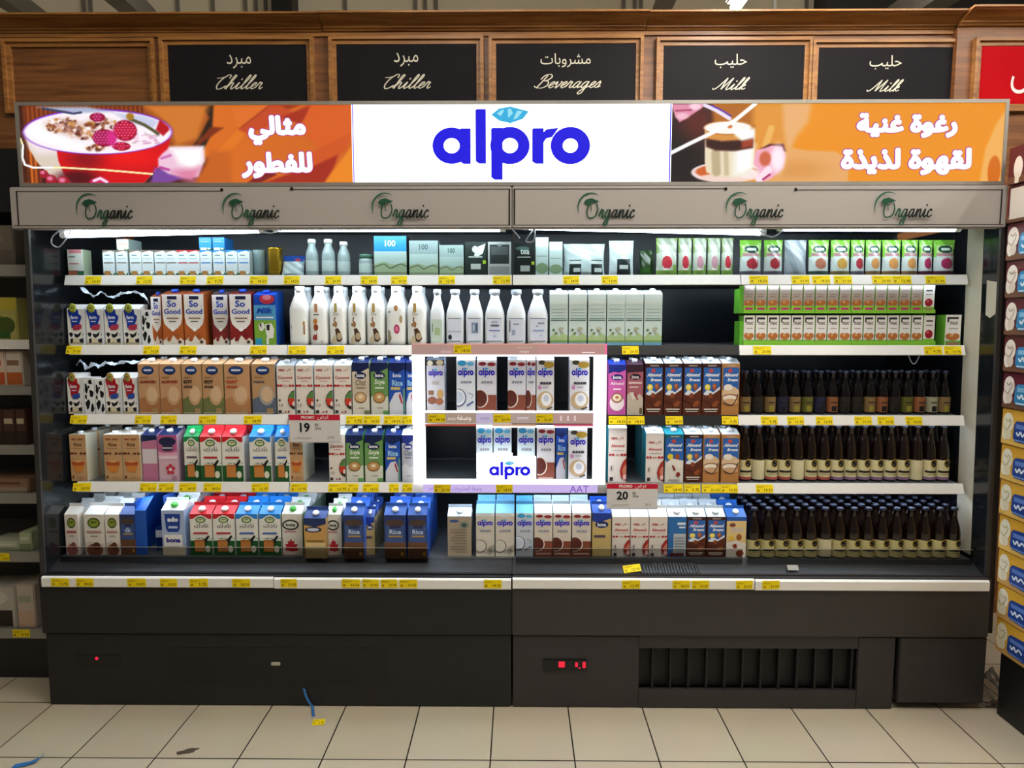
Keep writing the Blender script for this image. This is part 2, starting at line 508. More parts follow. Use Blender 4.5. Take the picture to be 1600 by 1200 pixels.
    def logo(s, u0, v0, u1, v1, col='#1a0fd8', leaf=True, lc=('#35b6e6', '#8fe0f8'), simple=False):
        """the lower-case word mark with a leaf over its p"""
        W, H = 702.0, 343.0
        m = lambda x, y: (u0 + (x - 503) / W * (u1 - u0), v1 - (y - 467) / H * (v1 - v0))
        sub = Art(s.mb, lambda u, v, l: s.m(u, v, s.L), s.asp)
        def ring(cx, cy, ro, ri, n=22):
            for k in range(n):
                a, b = 2 * math.pi * k / n, 2 * math.pi * (k + 1) / n
                s.poly([m(cx + ro * math.cos(a), cy + ro * math.sin(a)), m(cx + ro * math.cos(b), cy + ro * math.sin(b)), m(cx + ri * math.cos(b), cy + ri * math.sin(b)), m(cx + ri * math.cos(a), cy + ri * math.sin(a))], col, True)
        bar = lambda a, b, c, d: s.poly([m(a + 6, b), m(c, b), m(c, d), m(a + 16, d), m(a, d - 12), m(a, b + 6)], col, True)
        n = 14 if simple else 26
        ring(588, 649, 86, 36, n); ring(848, 649, 88, 36, n); ring(1117, 650, 88, 34, n)
        s.L += 1
        bar(624, 568, 673, 735); bar(695, 478, 741, 734); bar(764, 566, 815, 810); bar(947, 568, 998, 735)
        s.L += 1
        s.poly([m(985, 600), m(1010, 574), m(1064, 566), m(1036, 610), m(1010, 616), m(998, 634)], col, True)
        s.L += 1
        if leaf:
            s.poly([m(765, 505), m(800, 476), m(850, 467), m(932, 490), m(905, 525), m(850, 545), m(800, 533)], lc[0])
            if not simple:
                for q in (((790, 500), (815, 480), (822, 486), (808, 512)), ((838, 482), (850, 474), (862, 500), (840, 520)), ((880, 486), (905, 490), (880, 522), (862, 528))):
                    s.poly([m(*p) for p in q], lc[1], True)
                s.L += 1
# ------------------------------------------------------------------ floor, walls, ceiling
def floor_mat():
    m, nt, b = new_mat('beige_floor_tiles')
    g = ground(771, 1113)                       # one grout crossing seen in the photo
    g2 = ground(780, 1188)
    tc = nt.nodes.new('ShaderNodeTexCoord')
    mp = nt.nodes.new('ShaderNodeMapping')
    mp.inputs['Location'].default_value = (-(g.x % 0.3), -(g2.y % 0.346), 0)
    nt.links.new(tc.outputs['Object'], mp.inputs[0])
    br = nt.nodes.new('ShaderNodeTexBrick')
    br.offset = 0.0; br.squash = 1.0
    br.inputs['Scale'].default_value = 1.0
    br.inputs['Brick Width'].default_value = 0.3
    br.inputs['Row Height'].default_value = 0.346
    br.inputs['Mortar Size'].default_value = 0.0026
    br.inputs['Mortar Smooth'].default_value = 0.1
    br.inputs['Color1'].default_value = (*lin('#c3b9a4'), 1)
    br.inputs['Color2'].default_value = (*lin('#beb29c'), 1)
    br.inputs['Mortar'].default_value = (*lin('#15110d'), 1)
    nt.links.new(mp.outputs[0], br.inputs['Vector'])
    nz = nt.nodes.new('ShaderNodeTexNoise'); nz.inputs['Scale'].default_value = 4; nz.inputs['Detail'].default_value = 6
    nt.links.new(tc.outputs['Object'], nz.inputs['Vector'])
    mx = nt.nodes.new('ShaderNodeMix'); mx.data_type = 'RGBA'; mx.blend_type = 'MULTIPLY'
    mx.inputs[0].default_value = 0.14
    nt.links.new(br.outputs['Color'], mx.inputs[6]); nt.links.new(nz.outputs['Color'], mx.inputs[7])
    nt.links.new(mx.outputs[2], b.inputs['Base Color'])
    b.inputs['Roughness'].default_value = 0.33
    return m
M['floor'] = floor_mat()
b = MB(); b.box(-6, -6, -0.1, 6, 4.5, 0.0)
struct(b.build('floor', 'floor'))

YW = 0.92                                        # plane of the wooden wall above the chiller
FX0, FX1 = -3.4, 3.4
ZT = Zat(19, YW - 0.1)
b = MB(); b.box(FX0, YW, 0, FX1, YW + 0.08, ZT - 0.02)
struct(b.build('wall_back', 'wood'))
# cornice along its top, in lengths that meet at visible joints
z50 = Zat(50, YW)
def cornice(x0, x1, dy):
    h = ZT - z50
    pr = [(0, 0), (-.012, 0), (-.018, h * .12), (-.03, h * .2), (-.03, h * .3), (-.045, h * .42), (-.075, h * .62), (-.10, h * .74), (-.105, h * .8), (-.12, h * .84), (-.12, h), (0, h)]
    b = MB(); b.prism([(YW - dy + y, z50 + z) for y, z in pr][::-1], x0, x1)
    return b
JX = [Xat(p, YW - .1, ZT) for p in (497, 1015, 1510)]
for i, (a, c, dy) in enumerate(((FX0, JX[0] - .002, 0), (JX[0] + .002, JX[1] - .002, .006), (JX[1] + .002, JX[2], .0), (JX[2] + .002, FX1, .04))):
    struct(cornice(a, c, dy).build('trim_%d' % (i + 1), 'frame_wood'))
b = MB(); b.box(JX[2] + .002, YW - .04, 1.9, FX1, YW - .001, z50)
struct(b.build('wall_back_pier', 'wood'))
b = MB()
zr = Zat(57, YW); b.box(FX0, YW - .012, zr, JX[2], YW, z50 - .004)
struct(b.build('trim_5', 'frame_wood'))
def moulding(px0, px1, y0, y1, n, Y=YW):
    """picture-frame moulding around one wall panel"""
    X0, X1 = Xat(px0, Y, 2.8), Xat(px1, Y, 2.8); Z1, Z0 = Zat(y0, Y), Zat(y1, Y)
    b = MB(); t, d = .036, .028
    for a0, a1, off, dd in ((0, t * .45, 0, d), (t * .45, t, 0, d * .5)):
        b.box(X0 + a0, Y - dd, Z0 + a0, X0 + a1, Y, Z1 - a0); b.box(X1 - a1, Y - dd, Z0 + a0, X1 - a0, Y, Z1 - a0)
        b.box(X0 + a1, Y - dd, Z1 - a1, X1 - a1, Y, Z1 - a0); b.box(X0 + a1, Y - dd, Z0 + a0, X1 - a1, Y, Z0 + a1)
    struct(b.build('trim_%d' % n, 'frame_wood'))
    return X0 + t, X1 - t, Z0 + t, Z1 - t
moulding(10, 246, 60, 177, 6)
def ecaps(b):
    return b
panels = [(254, 492, 'Chiller', 'مبرد', 'plain black wall board reading chiller, nearer the empty wood panel', (346, 408), (92.5, 12), (338, 107)),
          (516, 756, 'Chiller', 'مبرد', 'plain black wall board reading chiller, beside the beverages board', (616, 654), None, None),
          (764, 1004, 'Beverages', 'مشروبات', 'black wall board reading beverages in Arabic and white script', None, None, None),
          (1024, 1266, 'Milk', 'حليب', 'black wall board reading milk, beside the beverages board', None, None, None),
          (1265, 1513, 'Milk', 'حليب', 'black wall board reading milk, beside the red board', None, None, None)]
TXP = {0: (375, 374, 38, 96), 1: (635, 634, 38, 94), 2: (883, 883, 78, 96), 3: (1140, 1140, 50, 98), 4: (1381, 1381, 50, 101)}
SCW = {0: (338, 72), 1: (600, 72), 2: (834, 103), 3: (1113, 54), 4: (1354, 53)}
for i, (a, c, en, arb, lab, *_r) in enumerate(panels):
    dy = {3: 4, 4: 8}.get(i, 0)
    X0, X1, Z0, Z1 = moulding(a, c, 58 + dy, 179, 7 + i)
    t = thing('wall_sign', lab, 'sign', ((X0 + X1) / 2, YW - .001, Z0), 'black boards along the wooden wall')
    W, H = X1 - X0 - .002, Z1 - Z0 - .002
    b = MB(); b.box(-W / 2, -.01, 0.001, W / 2, 0, H); b.build('board', 'board', t)
    b = MB()
    A = Art(b, lambda u, v, l: (u * W - W / 2, -.011 - .0004 * l, v * H), W / H)
    ux = lambda p: (Xat(p, YW, 2.8) - X0) / W
    vy = lambda p: (Zat(p, YW) - Z0) / H
    cx, _, ww, yy = TXP[i]
    A.text(ar(arb), ux(cx - ww / 2), vy(yy + 11), ux(cx + ww / 2), vy(yy - 11), '#e8e2cc', 0.012, keep=False)
    b.build('arabic_lettering', 'tag', t)
    b = MB(); A = Art(b, lambda u, v, l: (u * W - W / 2, -.011 - .0004 * l, v * H), W / H)
    sx, sw = SCW[i]
    st, _t = pen_word(en); xs_ = [q[0] for p_ in st for q in p_]
    base = vy(139 + dy * .9)
    k = (ux(sx + sw) - ux(sx)) * (W / H) / (max(xs_) - min(xs_))          # x-height that fits the word to its width
    A.pen(en, ux(sx) - min(xs_) * k / (W / H), base, base + k, '#e8e2cc', 0.12, 0.45, .66)
    b.build('script_lettering', 'tag', t)
# the red board at the far end
Yr = YW - .04
X0, X1, Z0, Z1 = moulding(1518, 1780, 64, 178, 12, Yr)
t = thing('wall_sign', 'bright red wall board with a white Arabic letter at its cut edge', 'sign', ((X0 + X1) / 2, Yr - .001, Z0))
W, H = X1 - X0 - .002, Z1 - Z0 - .002
b = MB(); b.box(-W / 2, -.01, .001, W / 2, 0, H); b.build('board', 'red', t)
b = MB(); A = Art(b, lambda u, v, l: (u * W - W / 2, -.011 - .0004 * l, v * H), W / H)
ux = lambda p: (Xat(p, Yr, 2.8) - X0) / W
vy = lambda p: (Zat(p, Yr) - Z0) / H
A.text(ar('عروض'), ux(1578), vy(150), ux(1700), vy(95), '#f4ecec', 0.02, keep=False)
b.build('lettering', 'tag', t)

# high wall, roof steel and ceiling seen over the cornice
b = MB(); b.box(-8, 3.4, 0, 8, 3.5, 5.2)
struct(b.build('wall_rear', 'wallpaint'))
b = MB()
for px in (131, 142, 278, 333, 384, 400, 415, 540, 650, 665, 682, 975, 992, 1002, 1260):
    x = Xat(px, 3.39, 4.2); b.box(x - .012, 3.375, 3.0, x + .012, 3.399, 5.15)
struct(b.build('wall_rear_seam', 'steel'))
b = MB(); b.box(-8, -7, 5.2, 8, 3.5, 5.3)
struct(b.build('ceiling', 'wallpaint'))
def beam(pa, pb, Ya, Yb, wd, nm, mat):
    a, c = P(*pa, Ya), P(*pb, Yb)
    b = MB(); d = (c - a).normalized(); s = d.cross(Vector((0, 0, 1))).normalized() * wd / 2; u = s.cross(d).normalized() * wd / 2
    a = a - d * .5; c = c + d * .9
    q = [a - s - u, a + s - u, a + s + u, a - s + u, c - s - u, c + s - u, c + s + u, c - s + u]
    b.mesh(q, [(0, 1, 2, 3), (7, 6, 5, 4), (0, 4, 5, 1), (1, 5, 6, 2), (2, 6, 7, 3), (3, 7, 4, 0)])
    o = b.build(nm, mat); return o
for i, (pa, pb, Ya, Yb, wd, mt) in enumerate((((40, 16), (5, -8), 2.6, 2.0, .12, 'steel'), ((215, 16), (190, -8), 2.6, 2.0, .14, 'steel'), ((1033, 16), (1043, -8), 2.6, 2.0, .1, 'steel'), ((1415, 22), (1460, -8), 2.4, 1.9, .16, 'steel'))):
    o = struct(beam(pa, pb, Ya, Yb, wd, 'ceiling_beam_%d' % (i + 1), mt))
b = MB()
x0, x1 = Xat(1262, 3.2, 4.2), Xat(1300, 3.2, 4.2)
b.box(Xat(424, 3.2, 4.1), 3.2, 3.2, Xat(456, 3.2, 4.1), 3.37, 5.19); struct(b.build('column_1', 'post'))
b = MB(); b.box(Xat(1285, 3.2, 4.1), 3.1, 3.2, 6, 3.37, 5.19); struct(b.build('column_2', 'post'))

b = MB(); x = Xat(1212, 3.1, 4.2); b.box(x - .012, 3.1, 3.0, x + .012, 3.124, 5.19); struct(b.build('column_3', 'rail'))
# store lights: fluorescent battens hung below the ceiling
def batten(x, y0, y1, z, lab, grp):
    t = thing('ceiling_light', lab, 'light', (x, (y0 + y1) / 2, z), grp)
    L = (y1 - y0) / 2
    b = MB(); b.bbox(-.05, -L, .03, .05, L, .09, .01); b.build('housing', 'rail', t)
    b = MB(); b.tube([(0, -L + .03, .0), (0, L - .03, .0)], .03, 10); b.build('light_tube', 'store', t)
    b = MB(); b.box(-.004, -L * .7, .09, .004, -L * .7 + .01, 5.2 - z); b.box(-.004, L * .7, .09, .004, L * .7 + .01, 5.2 - z); b.build('hanger', 'steel', t)
    return t
p = P(1146, 16, 1.5)
batten(p.x, p.y - 3.6, p.y, p.z, 'bright fluorescent batten above the milk boards, end showing over the cornice', 'ceiling battens over the aisle')
for k, x in enumerate((-.5, 3.1, 4.2)):
    batten(x, -3.6, -.9, 4.2, 'fluorescent batten hanging high over the aisle, %s from the left' % ORD[k + 1], 'ceiling battens over the aisle')

# ------------------------------------------------------------------ the chiller: two joined cabinets
ZC1, ZC0 = Zat(291, .02), Zat(357, .02)          # fascia
ZR1, ZR0 = Zat(904, -.012), Zat(921, -.012)      # bumper rail
ZK = Zat(995, 0)
DECK = 0.585
def organic(A, px, ux, vy, wpx):
    """script word mark with a leaf-topped initial and an open arc"""
    g1, g2 = '#1f4a36', '#17201d'
    u = lambda p: ux(px + p); v = lambda q: vy(q)
    arc = []
    for k in range(15):
        a = math.radians(200 - 140 * k / 14)
        arc.append((u(21 + 21 * math.cos(a)), v(326 - 24 * math.sin(a) if True else 0)))
    for k in range(14):
        wd = (v(300) - v(301)) * (0.5 + 2.6 * math.sin(math.pi * (k + .5) / 14))
        A.line([arc[k], arc[k + 1]], wd, '#2b5a44'); A.L -= 1
    A.L += 1
    A.poly([(u(9), v(317)), (u(13), v(312)), (u(21), v(310)), (u(33), v(315)), (u(27), v(318)), (u(20), v(318)), (u(15), v(322))], g1)
    A.line(catmull([(u(19), v(318)), (u(14.5), v(328)), (u(15), v(338)), (u(20), v(341)), (u(27), v(338)), (u(31), v(328)), (u(29), v(318.5))]), v(300) - v(302.1), g1)
    A.line([(u(20), v(318)), (u(21), v(330))], v(300) - v(301.5), g1)
    A.pen('rganic', u(32), v(340.5), v(328.5), g2, 0.2, 0.22, colfn=lambda q: g1 if q < u(48) else g2)
def cabinet(side):
    s = -1 if side == 'l' else 1
    lab = 'black open chiller cabinet with red dot light, left half of the pair' if s < 0 else 'black open chiller cabinet with grille and red digits, right half of the pair'
    t = thing('chiller_cabinet', lab, 'refrigerator', (s * .945, .4, 0), 'joined open chillers')
    ox, oy = s * .945, .4
    def bld(b, n, m, par=None):
        b.v = [(x - ox, y - oy, z) for x, y, z in b.v]
        return b.build(n, m, par or t)
    xi, xo = s * .001, s * 1.885
    X0, X1 = min(xi, xo), max(xi, xo)
    b = MB(); b.box(X0, .80, .3, X1, .86, 2.02); bld(b, 'back_panel', 'liner')
    b = MB(); b.box(X0, .061, ZC0 + .075, X1, .80, ZC1 - .02); bld(b, 'roof_panel', 'liner')
    # fascia with its printed marks
    e = Xat(18, .015, ZC0) if s < 0 else Xat(1572, .015, ZC0)
    C0, C1 = min(xi, e), max(xi, e)
    b = MB(); b.bbox(C0, .015, ZC0, C1, .06, ZC1, .004); can = bld(b, 'canopy_fascia', 'fascia')
    b = MB(); W, H = C1 - C0, ZC1 - ZC0
    A = Art(b, lambda u, v, l: (C0 + u * W, .0145 - .0003 * l, ZC0 + v * H), W / H)
    ux = lambda p: (Xat(p, .015, (ZC0 + ZC1) / 2) - C0) / W
    vy = lambda q: (Zat(q, .015) - ZC0) / H
    dk = '#2a2522'
    e0, e1 = (.006, .997) if s < 0 else (.003, .994)
    A.rect(e0, .07, e1, .085, dk)
    if s < 0:
        A.rect(.014, .07, .017, .9, dk); A.rect(.994, .07, .997, .93, dk)
        A.rect(.014, .885, ux(348), .9, dk); A.rect(ux(457), .92, .997, .935, dk)
        A.circ(ux(348), vy(296), .0034, '#141210'); A.circ(ux(457), vy(294.5), .0034, '#141210')
        for q in (120, 349, 582): organic(A, q, ux, vy, 108)
    else:
        A.rect(.003, .07, .006, .93, dk); A.rect(.985, .07, .988, .9, dk)
        A.rect(.003, .92, ux(1133), .935, dk); A.rect(ux(1242), .885, .988, .9, dk)
        A.circ(ux(1133), vy(296), .0034, '#141210'); A.circ(ux(1242), vy(297), .0034, '#141210')
        for q in (903, 1134, 1365): organic(A, q, ux, vy, 108)
    b.v = [(x - ox, y - oy, z) for x, y, z in b.v]; b.build('organic_lettering', 'tag', can)
    # end panel of smoked glass with a pale inner liner on one side
    def slab(xt, xb, th, y0, y1, z0, z1):
        """upright slab whose face leans from xb at its foot to xt at its head"""
        b = MB(); t = s * th
        b.mesh([(xb, y0, z0), (xb + t, y0, z0), (xb + t, y1, z0), (xb, y1, z0), (xt, y0, z1), (xt + t, y0, z1), (xt + t, y1, z1), (xt, y1, z1)],
               [(0, 1, 5, 4), (1, 2, 6, 5), (2, 3, 7, 6), (3, 0, 4, 7), (4, 5, 6, 7), (3, 2, 1, 0)]); return b
    zt = ZC0 + .03
    if s < 0:
        bld(slab(-1.846, -1.873, .015, .03, .80, ZR1, zt), 'end_panel', 'smoked')
        bld(slab(-1.844, -1.871, .018, .018, .0295, ZR1, ZC0 - .001), 'edge_strip', 'body')
    else:
        bld(slab(1.842, 1.874, .012, .03, .80, ZR1, zt), 'end_panel', 'smoked')
        bld(slab(1.84, 1.872, .016, .018, .0295, ZR1, ZC0 - .001), 'edge_strip', 'body')
        bld(slab(1.8405, 1.8715, .001, .115, .21, DECK + .02, zt), 'inner_liner', 'cream')
        bld(slab(1.857, 1.8895, .036, .036, .86, .31, zt), 'outer_side_panel', 'body')
        zz = lambda q, y: Zat(q, y, 1540)
        pts = [(.03, zz(441, .04)), (.085, zz(438, .08)), (.085, zz(492, .08)), (.06, zz(497, .06)), (.03, zz(490, .04))]
        b = MB(); xs = lambda z: 1.841 + .032 * (zt - z) / (zt - ZR1)
        b.mesh([(xs(z), y, z) for y, z in pts] + [(xs(z) - .0012, y, z) for y, z in pts], [(0, 1, 2, 3, 4), (9, 8, 7, 6, 5)] + [(k, k + 5, (k + 1) % 5 + 5, (k + 1) % 5) for k in range(5)])
        bld(b, 'pale_patch', 'cream')
    # interior deck, sloping nose, bumper and white rail
    b = MB(); b.box(X0, .115, DECK - .03, X1, .80, DECK); bld(b, 'deck_plate', 'shelf')
    b = MB(); b.prism([(.115, DECK - .03), (.115, DECK - .001), (.03, ZR1 - .006), (.03, ZR1 - .04)][::-1], X0, X1); nose = bld(b, 'air_return_nose', 'nose')
    if s > 0:
        b = MB()
        xa, xb = Xat(992, .06, .56), Xat(1092, .06, .56); n = 22
        for k in range(n):
            x = xa + (xb - xa) * k / (n - 1)
            b.mesh([(x - .0018, .086, DECK - .014), (x + .0018, .086, DECK - .014), (x + .0018, .04, ZR1 + .002), (x - .0018, .04, ZR1 + .002), (x - .0018, .086, DECK - .0065), (x + .0018, .086, DECK - .0065), (x + .0018, .04, ZR1 + .006), (x - .0018, .04, ZR1 + .006)],
                   [(4, 5, 6, 7), (0, 4, 7, 3), (1, 2, 6, 5), (0, 1, 5, 4), (3, 7, 6, 2)])
        b.v = [(x - ox, y - oy, z) for x, y, z in b.v]; b.build('nose_grille', 'raildark', nose)
    b = MB(); b.bbox(X0, 0, ZK + .004, X1, .03, ZR1 - .001, .004); b.box(X0, .03, ZK + .004, X1, .8, DECK - .035); bld(b, 'bumper_panel', 'body' if s > 0 else 'kick_dimmed')
    js = (Xat(429, 0, .53), 0) if s < 0 else (Xat(1178, 0, .53), 0)
    a0 = Xat(65, -.01, .53) if s < 0 else .003
    a1 = Xat(1546, -.01, .53) if s > 0 else -.003
    dz = .003
    for q, (c0, c1, o) in enumerate(((a0, js[0] - .002, 0), (js[0] + .002, a1, -dz))):
        b = MB(); b.prism([(-.001, ZR0 + o), (-.001, ZR1 + o), (-.006, ZR1 + o), (-.012, ZR1 - .006 + o), (-.012, ZR0 + .004 + o), (-.006, ZR0 + o)], c0, c1)
        bld(b, 'bumper_rail', 'rail')
    # kick panels
    if s < 0:
        k0 = Xat(77, .02, .15); kx = [k0, -.004]
        b = MB(); b.bbox(kx[0], .012, .003, kx[1], .03, ZK, .003); b.box(kx[0] + .02, .03, .003, kx[1], .8, ZK); kp = bld(b, 'kick_panel', 'kick_dimmed')
        b = MB(); b.box(Xat(118, .01, .2), .0105, Zat(1047, .01), Xat(188, .01, .2), .0118, Zat(1026, .01)); bld(b, 'control_recess', 'gap')
        b = MB(); b.lathe([(.0065, -.003), (.0065, .001), (.003, .003)], 12); b.v = [(Xat(151, .01, .2) + x, .0105 - z, Zat(1032, .01) + y) for x, y, z in b.v]; bld(b, 'indicator_light', 'led')
        b = MB(); b.box(Xat(262, .01, .2), .0105, Zat(1073, .01), Xat(605, .01, .2), .0118, Zat(1014, .01)); bld(b, 'vent_recess', 'gap')
        b = MB(); b.bbox(Xat(424, .01, .2), .004, Zat(1041, .01), Xat(438, .01, .2), .0105, Zat(1036, .01), .002); bld(b, 'paper_scrap', 'cream')
    else:
        g0, g1, gz0, gz1 = Xat(998, .02, .2), Xat(1338, .02, .2), Zat(1075, .02), Zat(1010, .02)
        kx = [.004, Xat(1396, .02, .2)]
        b = MB()
        b.bbox(kx[0], .012, .003, g0, .03, ZK, .003); b.bbox(g1, .012, .003, kx[1], .03, ZK, .003)
        b.box(g0, .012, .003, g1, .03, gz0); b.box(g0, .012, gz1, g1, .03, ZK); b.box(kx[0] + .01, .06, .003, 1.86, .8, ZK)
        bld(b, 'kick_panel', 'kick')
        b = MB(); b.box(g0, .05, gz0, g1, .055, gz1); n = 12
        for k in range(n):
            x = g0 + (g1 - g0) * (k + .5) / n + .02; b.box(x - .004, .022, gz0, x + .004, .05, gz1)
        bld(b, 'kick_grille', 'gap')
        b = MB(); b.bbox(Xat(1402, .02, .2), .008, .03, Xat(1537, .02, .2), .03, ZK, .003); bld(b, 'side_kick_panel', 'kick')
        d0, d1, dz0, dz1 = Xat(849, .01, .2), Xat(917, .01, .2), Zat(1047, .01), Zat(1030, .01)
        b = MB(); b.bbox(d0, .004, dz0, d1, .0115, dz1, .002); dsp = bld(b, 'control_display', 'gap')
        b = MB(); W, H = d1 - d0, dz1 - dz0
        A = Art(b, lambda u, v, l: (d0 + u * W, .0038 - .0003 * l, dz0 + v * H), W / H)
        A.rect(.73, .4, .79, .8, '#fff'+'fff'); A.rect(.81, .25, .85, .34, '#ffffff'); A.rect(.9, .3, .97, .86, '#ffffff')
        b.v = [(x - ox, y - oy, z) for x, y, z in b.v]; b.build('digits', 'led', dsp)
        b = MB(); b.box(d0 + .35 * W, .0032, dz0 + .35 * H, d0 + .49 * W, .0038, dz0 + .88 * H); b.v = [(x - ox, y - oy, z) for x, y, z in b.v]; b.build('lit_key', 'led', dsp)
    return t
cabL = cabinet('l'); cabR = cabinet('r')

# cool tubes under the fascia
def chiller_tube(pa, pb, Y, lab):
    a, c = P(*pa, Y), P(*pb, Y)
    t = thing('light_tube_fitting', lab, 'light', ((a.x + c.x) / 2, Y, (a.z + c.z) / 2), 'cool tubes under the chiller fascia')
    L = (c - a).length / 2; ry = -math.atan2(c.z - a.z, c.x - a.x); t.rotation_euler = (0, ry, 0)
    b = MB(); b.tube([(-L + .02, 0, 0), (L - .02, 0, 0)], .0125, 12); b.build('light_tube', 'tube', t)
    b = MB(); b.bbox(-L, -.012, .0135, L, .016, .04, .003); b.build('housing', 'rail', t)
    for q in (-1, 1):
        b = MB(); b.tube([(q * L, 0, 0), (q * (L - .022), 0, 0)], .0135, 10); b.build('tube_holder', 'rail', t)
YT = .13
chiller_tube((96, 367), (414, 359), YT, 'glowing cool white tube under the fascia above the small cartons')
chiller_tube((428, 357), (790, 357), YT, 'cool white tube under the fascia above the clear bottles, mostly hidden')
chiller_tube((818, 354), (1196, 363), YT, 'glowing cool white tube under the fascia above the white pouches')
chiller_tube((1215, 356), (1500, 357), YT, 'cool white tube under the fascia above the green pouches, mostly hidden')
def cable(pts, lab, r=.0028, Y=.1):
    b = MB(); q = catmull([(p[0], p[1]) for p in pts], 5)
    b.tube([P(x, y, Y + .012 * math.sin(i * .7)) for i, (x, y) in enumerate(q)], r)
    o = b.build('light_cable', 'cable'); tag(o, lab, 'cable', 'loose cables under the fascia')
cable([(112, 358), (104, 372), (92, 386), (81, 381), (82, 370), (92, 361), (101, 357)], 'white cable loop hanging at the far end of the first tube')
cable([(410, 358), (420, 364), (436, 361), (441, 357)], 'white cable between first and second tubes')
cable([(798, 356), (806, 364), (812, 372)], 'white cable stub at the joint of both cabinets')
cable([(836, 357), (828, 366), (822, 377), (834, 376), (836, 357)], 'white cable loop above the black tea box')
cable([(1186, 358), (1193, 366), (1206, 370), (1216, 366), (1223, 358)], 'white cable loop at the end of the third tube')
cable([(1420, 556), (1424, 566), (1430, 568), (1436, 557)], 'thin white wire loop under the second shelf above dark bottles', .002, .3)

# ------------------------------------------------------------------ the light box sign on top
YB = .05
bx0, bx1, bz0, bz1 = Xat(27, YB, 2.2), Xat(1573, YB, 2.2), Zat(290, YB), Zat(157, YB)
sign = thing('light_box_sign', 'long backlit sign with bowl, blue word mark and coffee pictures', 'sign', ((bx0 + bx1) / 2, YB, bz0))
sox = (bx0 + bx1) / 2
def sb(b, n, m, par=None):
    b.v = [(x - sox, y - YB, z - bz0) for x, y, z in b.v]; return b.build(n, m, par or sign)
b = MB(); f = .013
b.box(bx0, YB, bz0, bx0 + f, YB + .16, bz1); b.box(bx1 - f, YB, bz0, bx1, YB + .16, bz1); b.box(bx0 + f, YB, bz1 - f, bx1 - f, YB + .16, bz1); b.box(bx0 + f, YB, bz0, bx1 - f, YB + .16, bz0 + f); b.box(bx0 + f, YB + .15, bz0 + f, bx1 - f, YB + .16, bz1 - f)
sb(b, 'frame', 'alu')
S0, S1 = Xat(551, YB, 2.2), Xat(1048, YB, 2.2)
IZ0, IZ1 = bz0 + f, bz1 - f
YF = YB + .004
def picture(name, x0, x1, fn, nx, nz, p0, p1):
    """backlit photograph printed on film: each small cell carries its ink colour. fn takes picture pixel arrays"""
    xs = np.linspace(p0, p1, nx + 1); ys = np.linspace(288, 160, nz + 1)
    gx, gy = np.meshgrid(xs, ys)
    colr = np.clip(fn(gx, gy), 0, 1) ** 1.22
    me = bpy.data.meshes.new(name)
    V = np.zeros(((nz + 1) * (nx + 1), 3))
    V[:, 0] = (x0 + (gx.ravel() - p0) / (p1 - p0) * (x1 - x0)) - sox
    V[:, 1] = YF - YB
    V[:, 2] = (IZ0 + (288 - gy.ravel()) / 128 * (IZ1 - IZ0)) - bz0
    i = np.arange(nz)[:, None] * (nx + 1) + np.arange(nx)[None, :]
    Fq = np.stack([i, i + 1, i + nx + 2, i + nx + 1], -1).reshape(-1, 4)
    me.from_pydata(V.tolist(), [], Fq.tolist())
    at = me.color_attributes.new('Col', 'FLOAT_COLOR', 'POINT')
    c = colr.reshape(-1, 3); c = np.where(c <= .04045, c / 12.92, ((c + .055) / 1.055) ** 2.4)
    at.data.foreach_set('color', np.c_[c, np.ones(len(c))].astype(np.float32).ravel())
    me.materials.append(M['lit'])
    o = bpy.data.objects.new(name, me); COL.objects.link(o); o.parent = sign
    return o
def hx(c):
    c = c.lstrip('#'); return np.array([int(c[i:i + 2], 16) / 255 for i in (0, 2, 4)])
def sm(a, b, x):
    t = np.clip((x - a) / (b - a + 1e-9), 0, 1); return t * t * (3 - 2 * t)
def mixc(im, c, m):
    c = hx(c) if isinstance(c, str) else c
    return im * (1 - m[..., None]) + c * m[..., None]
def em(x, y, cx, cy, rx, ry, s=.12, ang=0):
    a = math.radians(ang); dx, dy = x - cx, y - cy
    u = (dx * math.cos(a) + dy * math.sin(a)) / rx; v = (-dx * math.sin(a) + dy * math.cos(a)) / ry
    return 1 - sm(1 - s, 1 + s, np.sqrt(u * u + v * v))
def inpoly(x, y, pts, soft=1.2):
    inside = np.zeros(x.shape, bool); n = len(pts); dmin = np.full(x.shape, 1e9)
    for i in range(n):
        (xa, ya), (xb, yb) = pts[i], pts[(i + 1) % n]
        cnd = ((ya > y) != (yb > y)) & (x < (xb - xa) * (y - ya) / ((yb - ya) or 1e-9) + xa)
        inside ^= cnd
        t = np.clip(((x - xa) * (xb - xa) + (y - ya) * (yb - ya)) / ((xb - xa) ** 2 + (yb - ya) ** 2 + 1e-9), 0, 1)
        dmin = np.minimum(dmin, np.hypot(x - xa - t * (xb - xa), y - ya - t * (yb - ya)))
    return np.clip(.5 + np.where(inside, dmin, -dmin) / soft / 2, 0, 1)
def stroke(x, y, pts, wd):
    d = np.full(x.shape, 1e9)
    for (xa, ya), (xb, yb) in zip(pts, pts[1:]):
        t = np.clip(((x - xa) * (xb - xa) + (y - ya) * (yb - ya)) / ((xb - xa) ** 2 + (yb - ya) ** 2 + 1e-9), 0, 1)
        d = np.minimum(d, np.hypot(x - xa - t * (xb - xa), y - ya - t * (yb - ya)))
    return 1 - sm(wd * .5, wd, d)
def speck(x, y, s, seed):
    n = np.sin(x * 12.9898 / s + seed) * np.cos(y * 7.233 / s + seed * 2) + np.sin((x + y * 1.7) * 3.1 / s + seed) * np.cos((x * .6 - y) * 4.3 / s)
    return n / 2
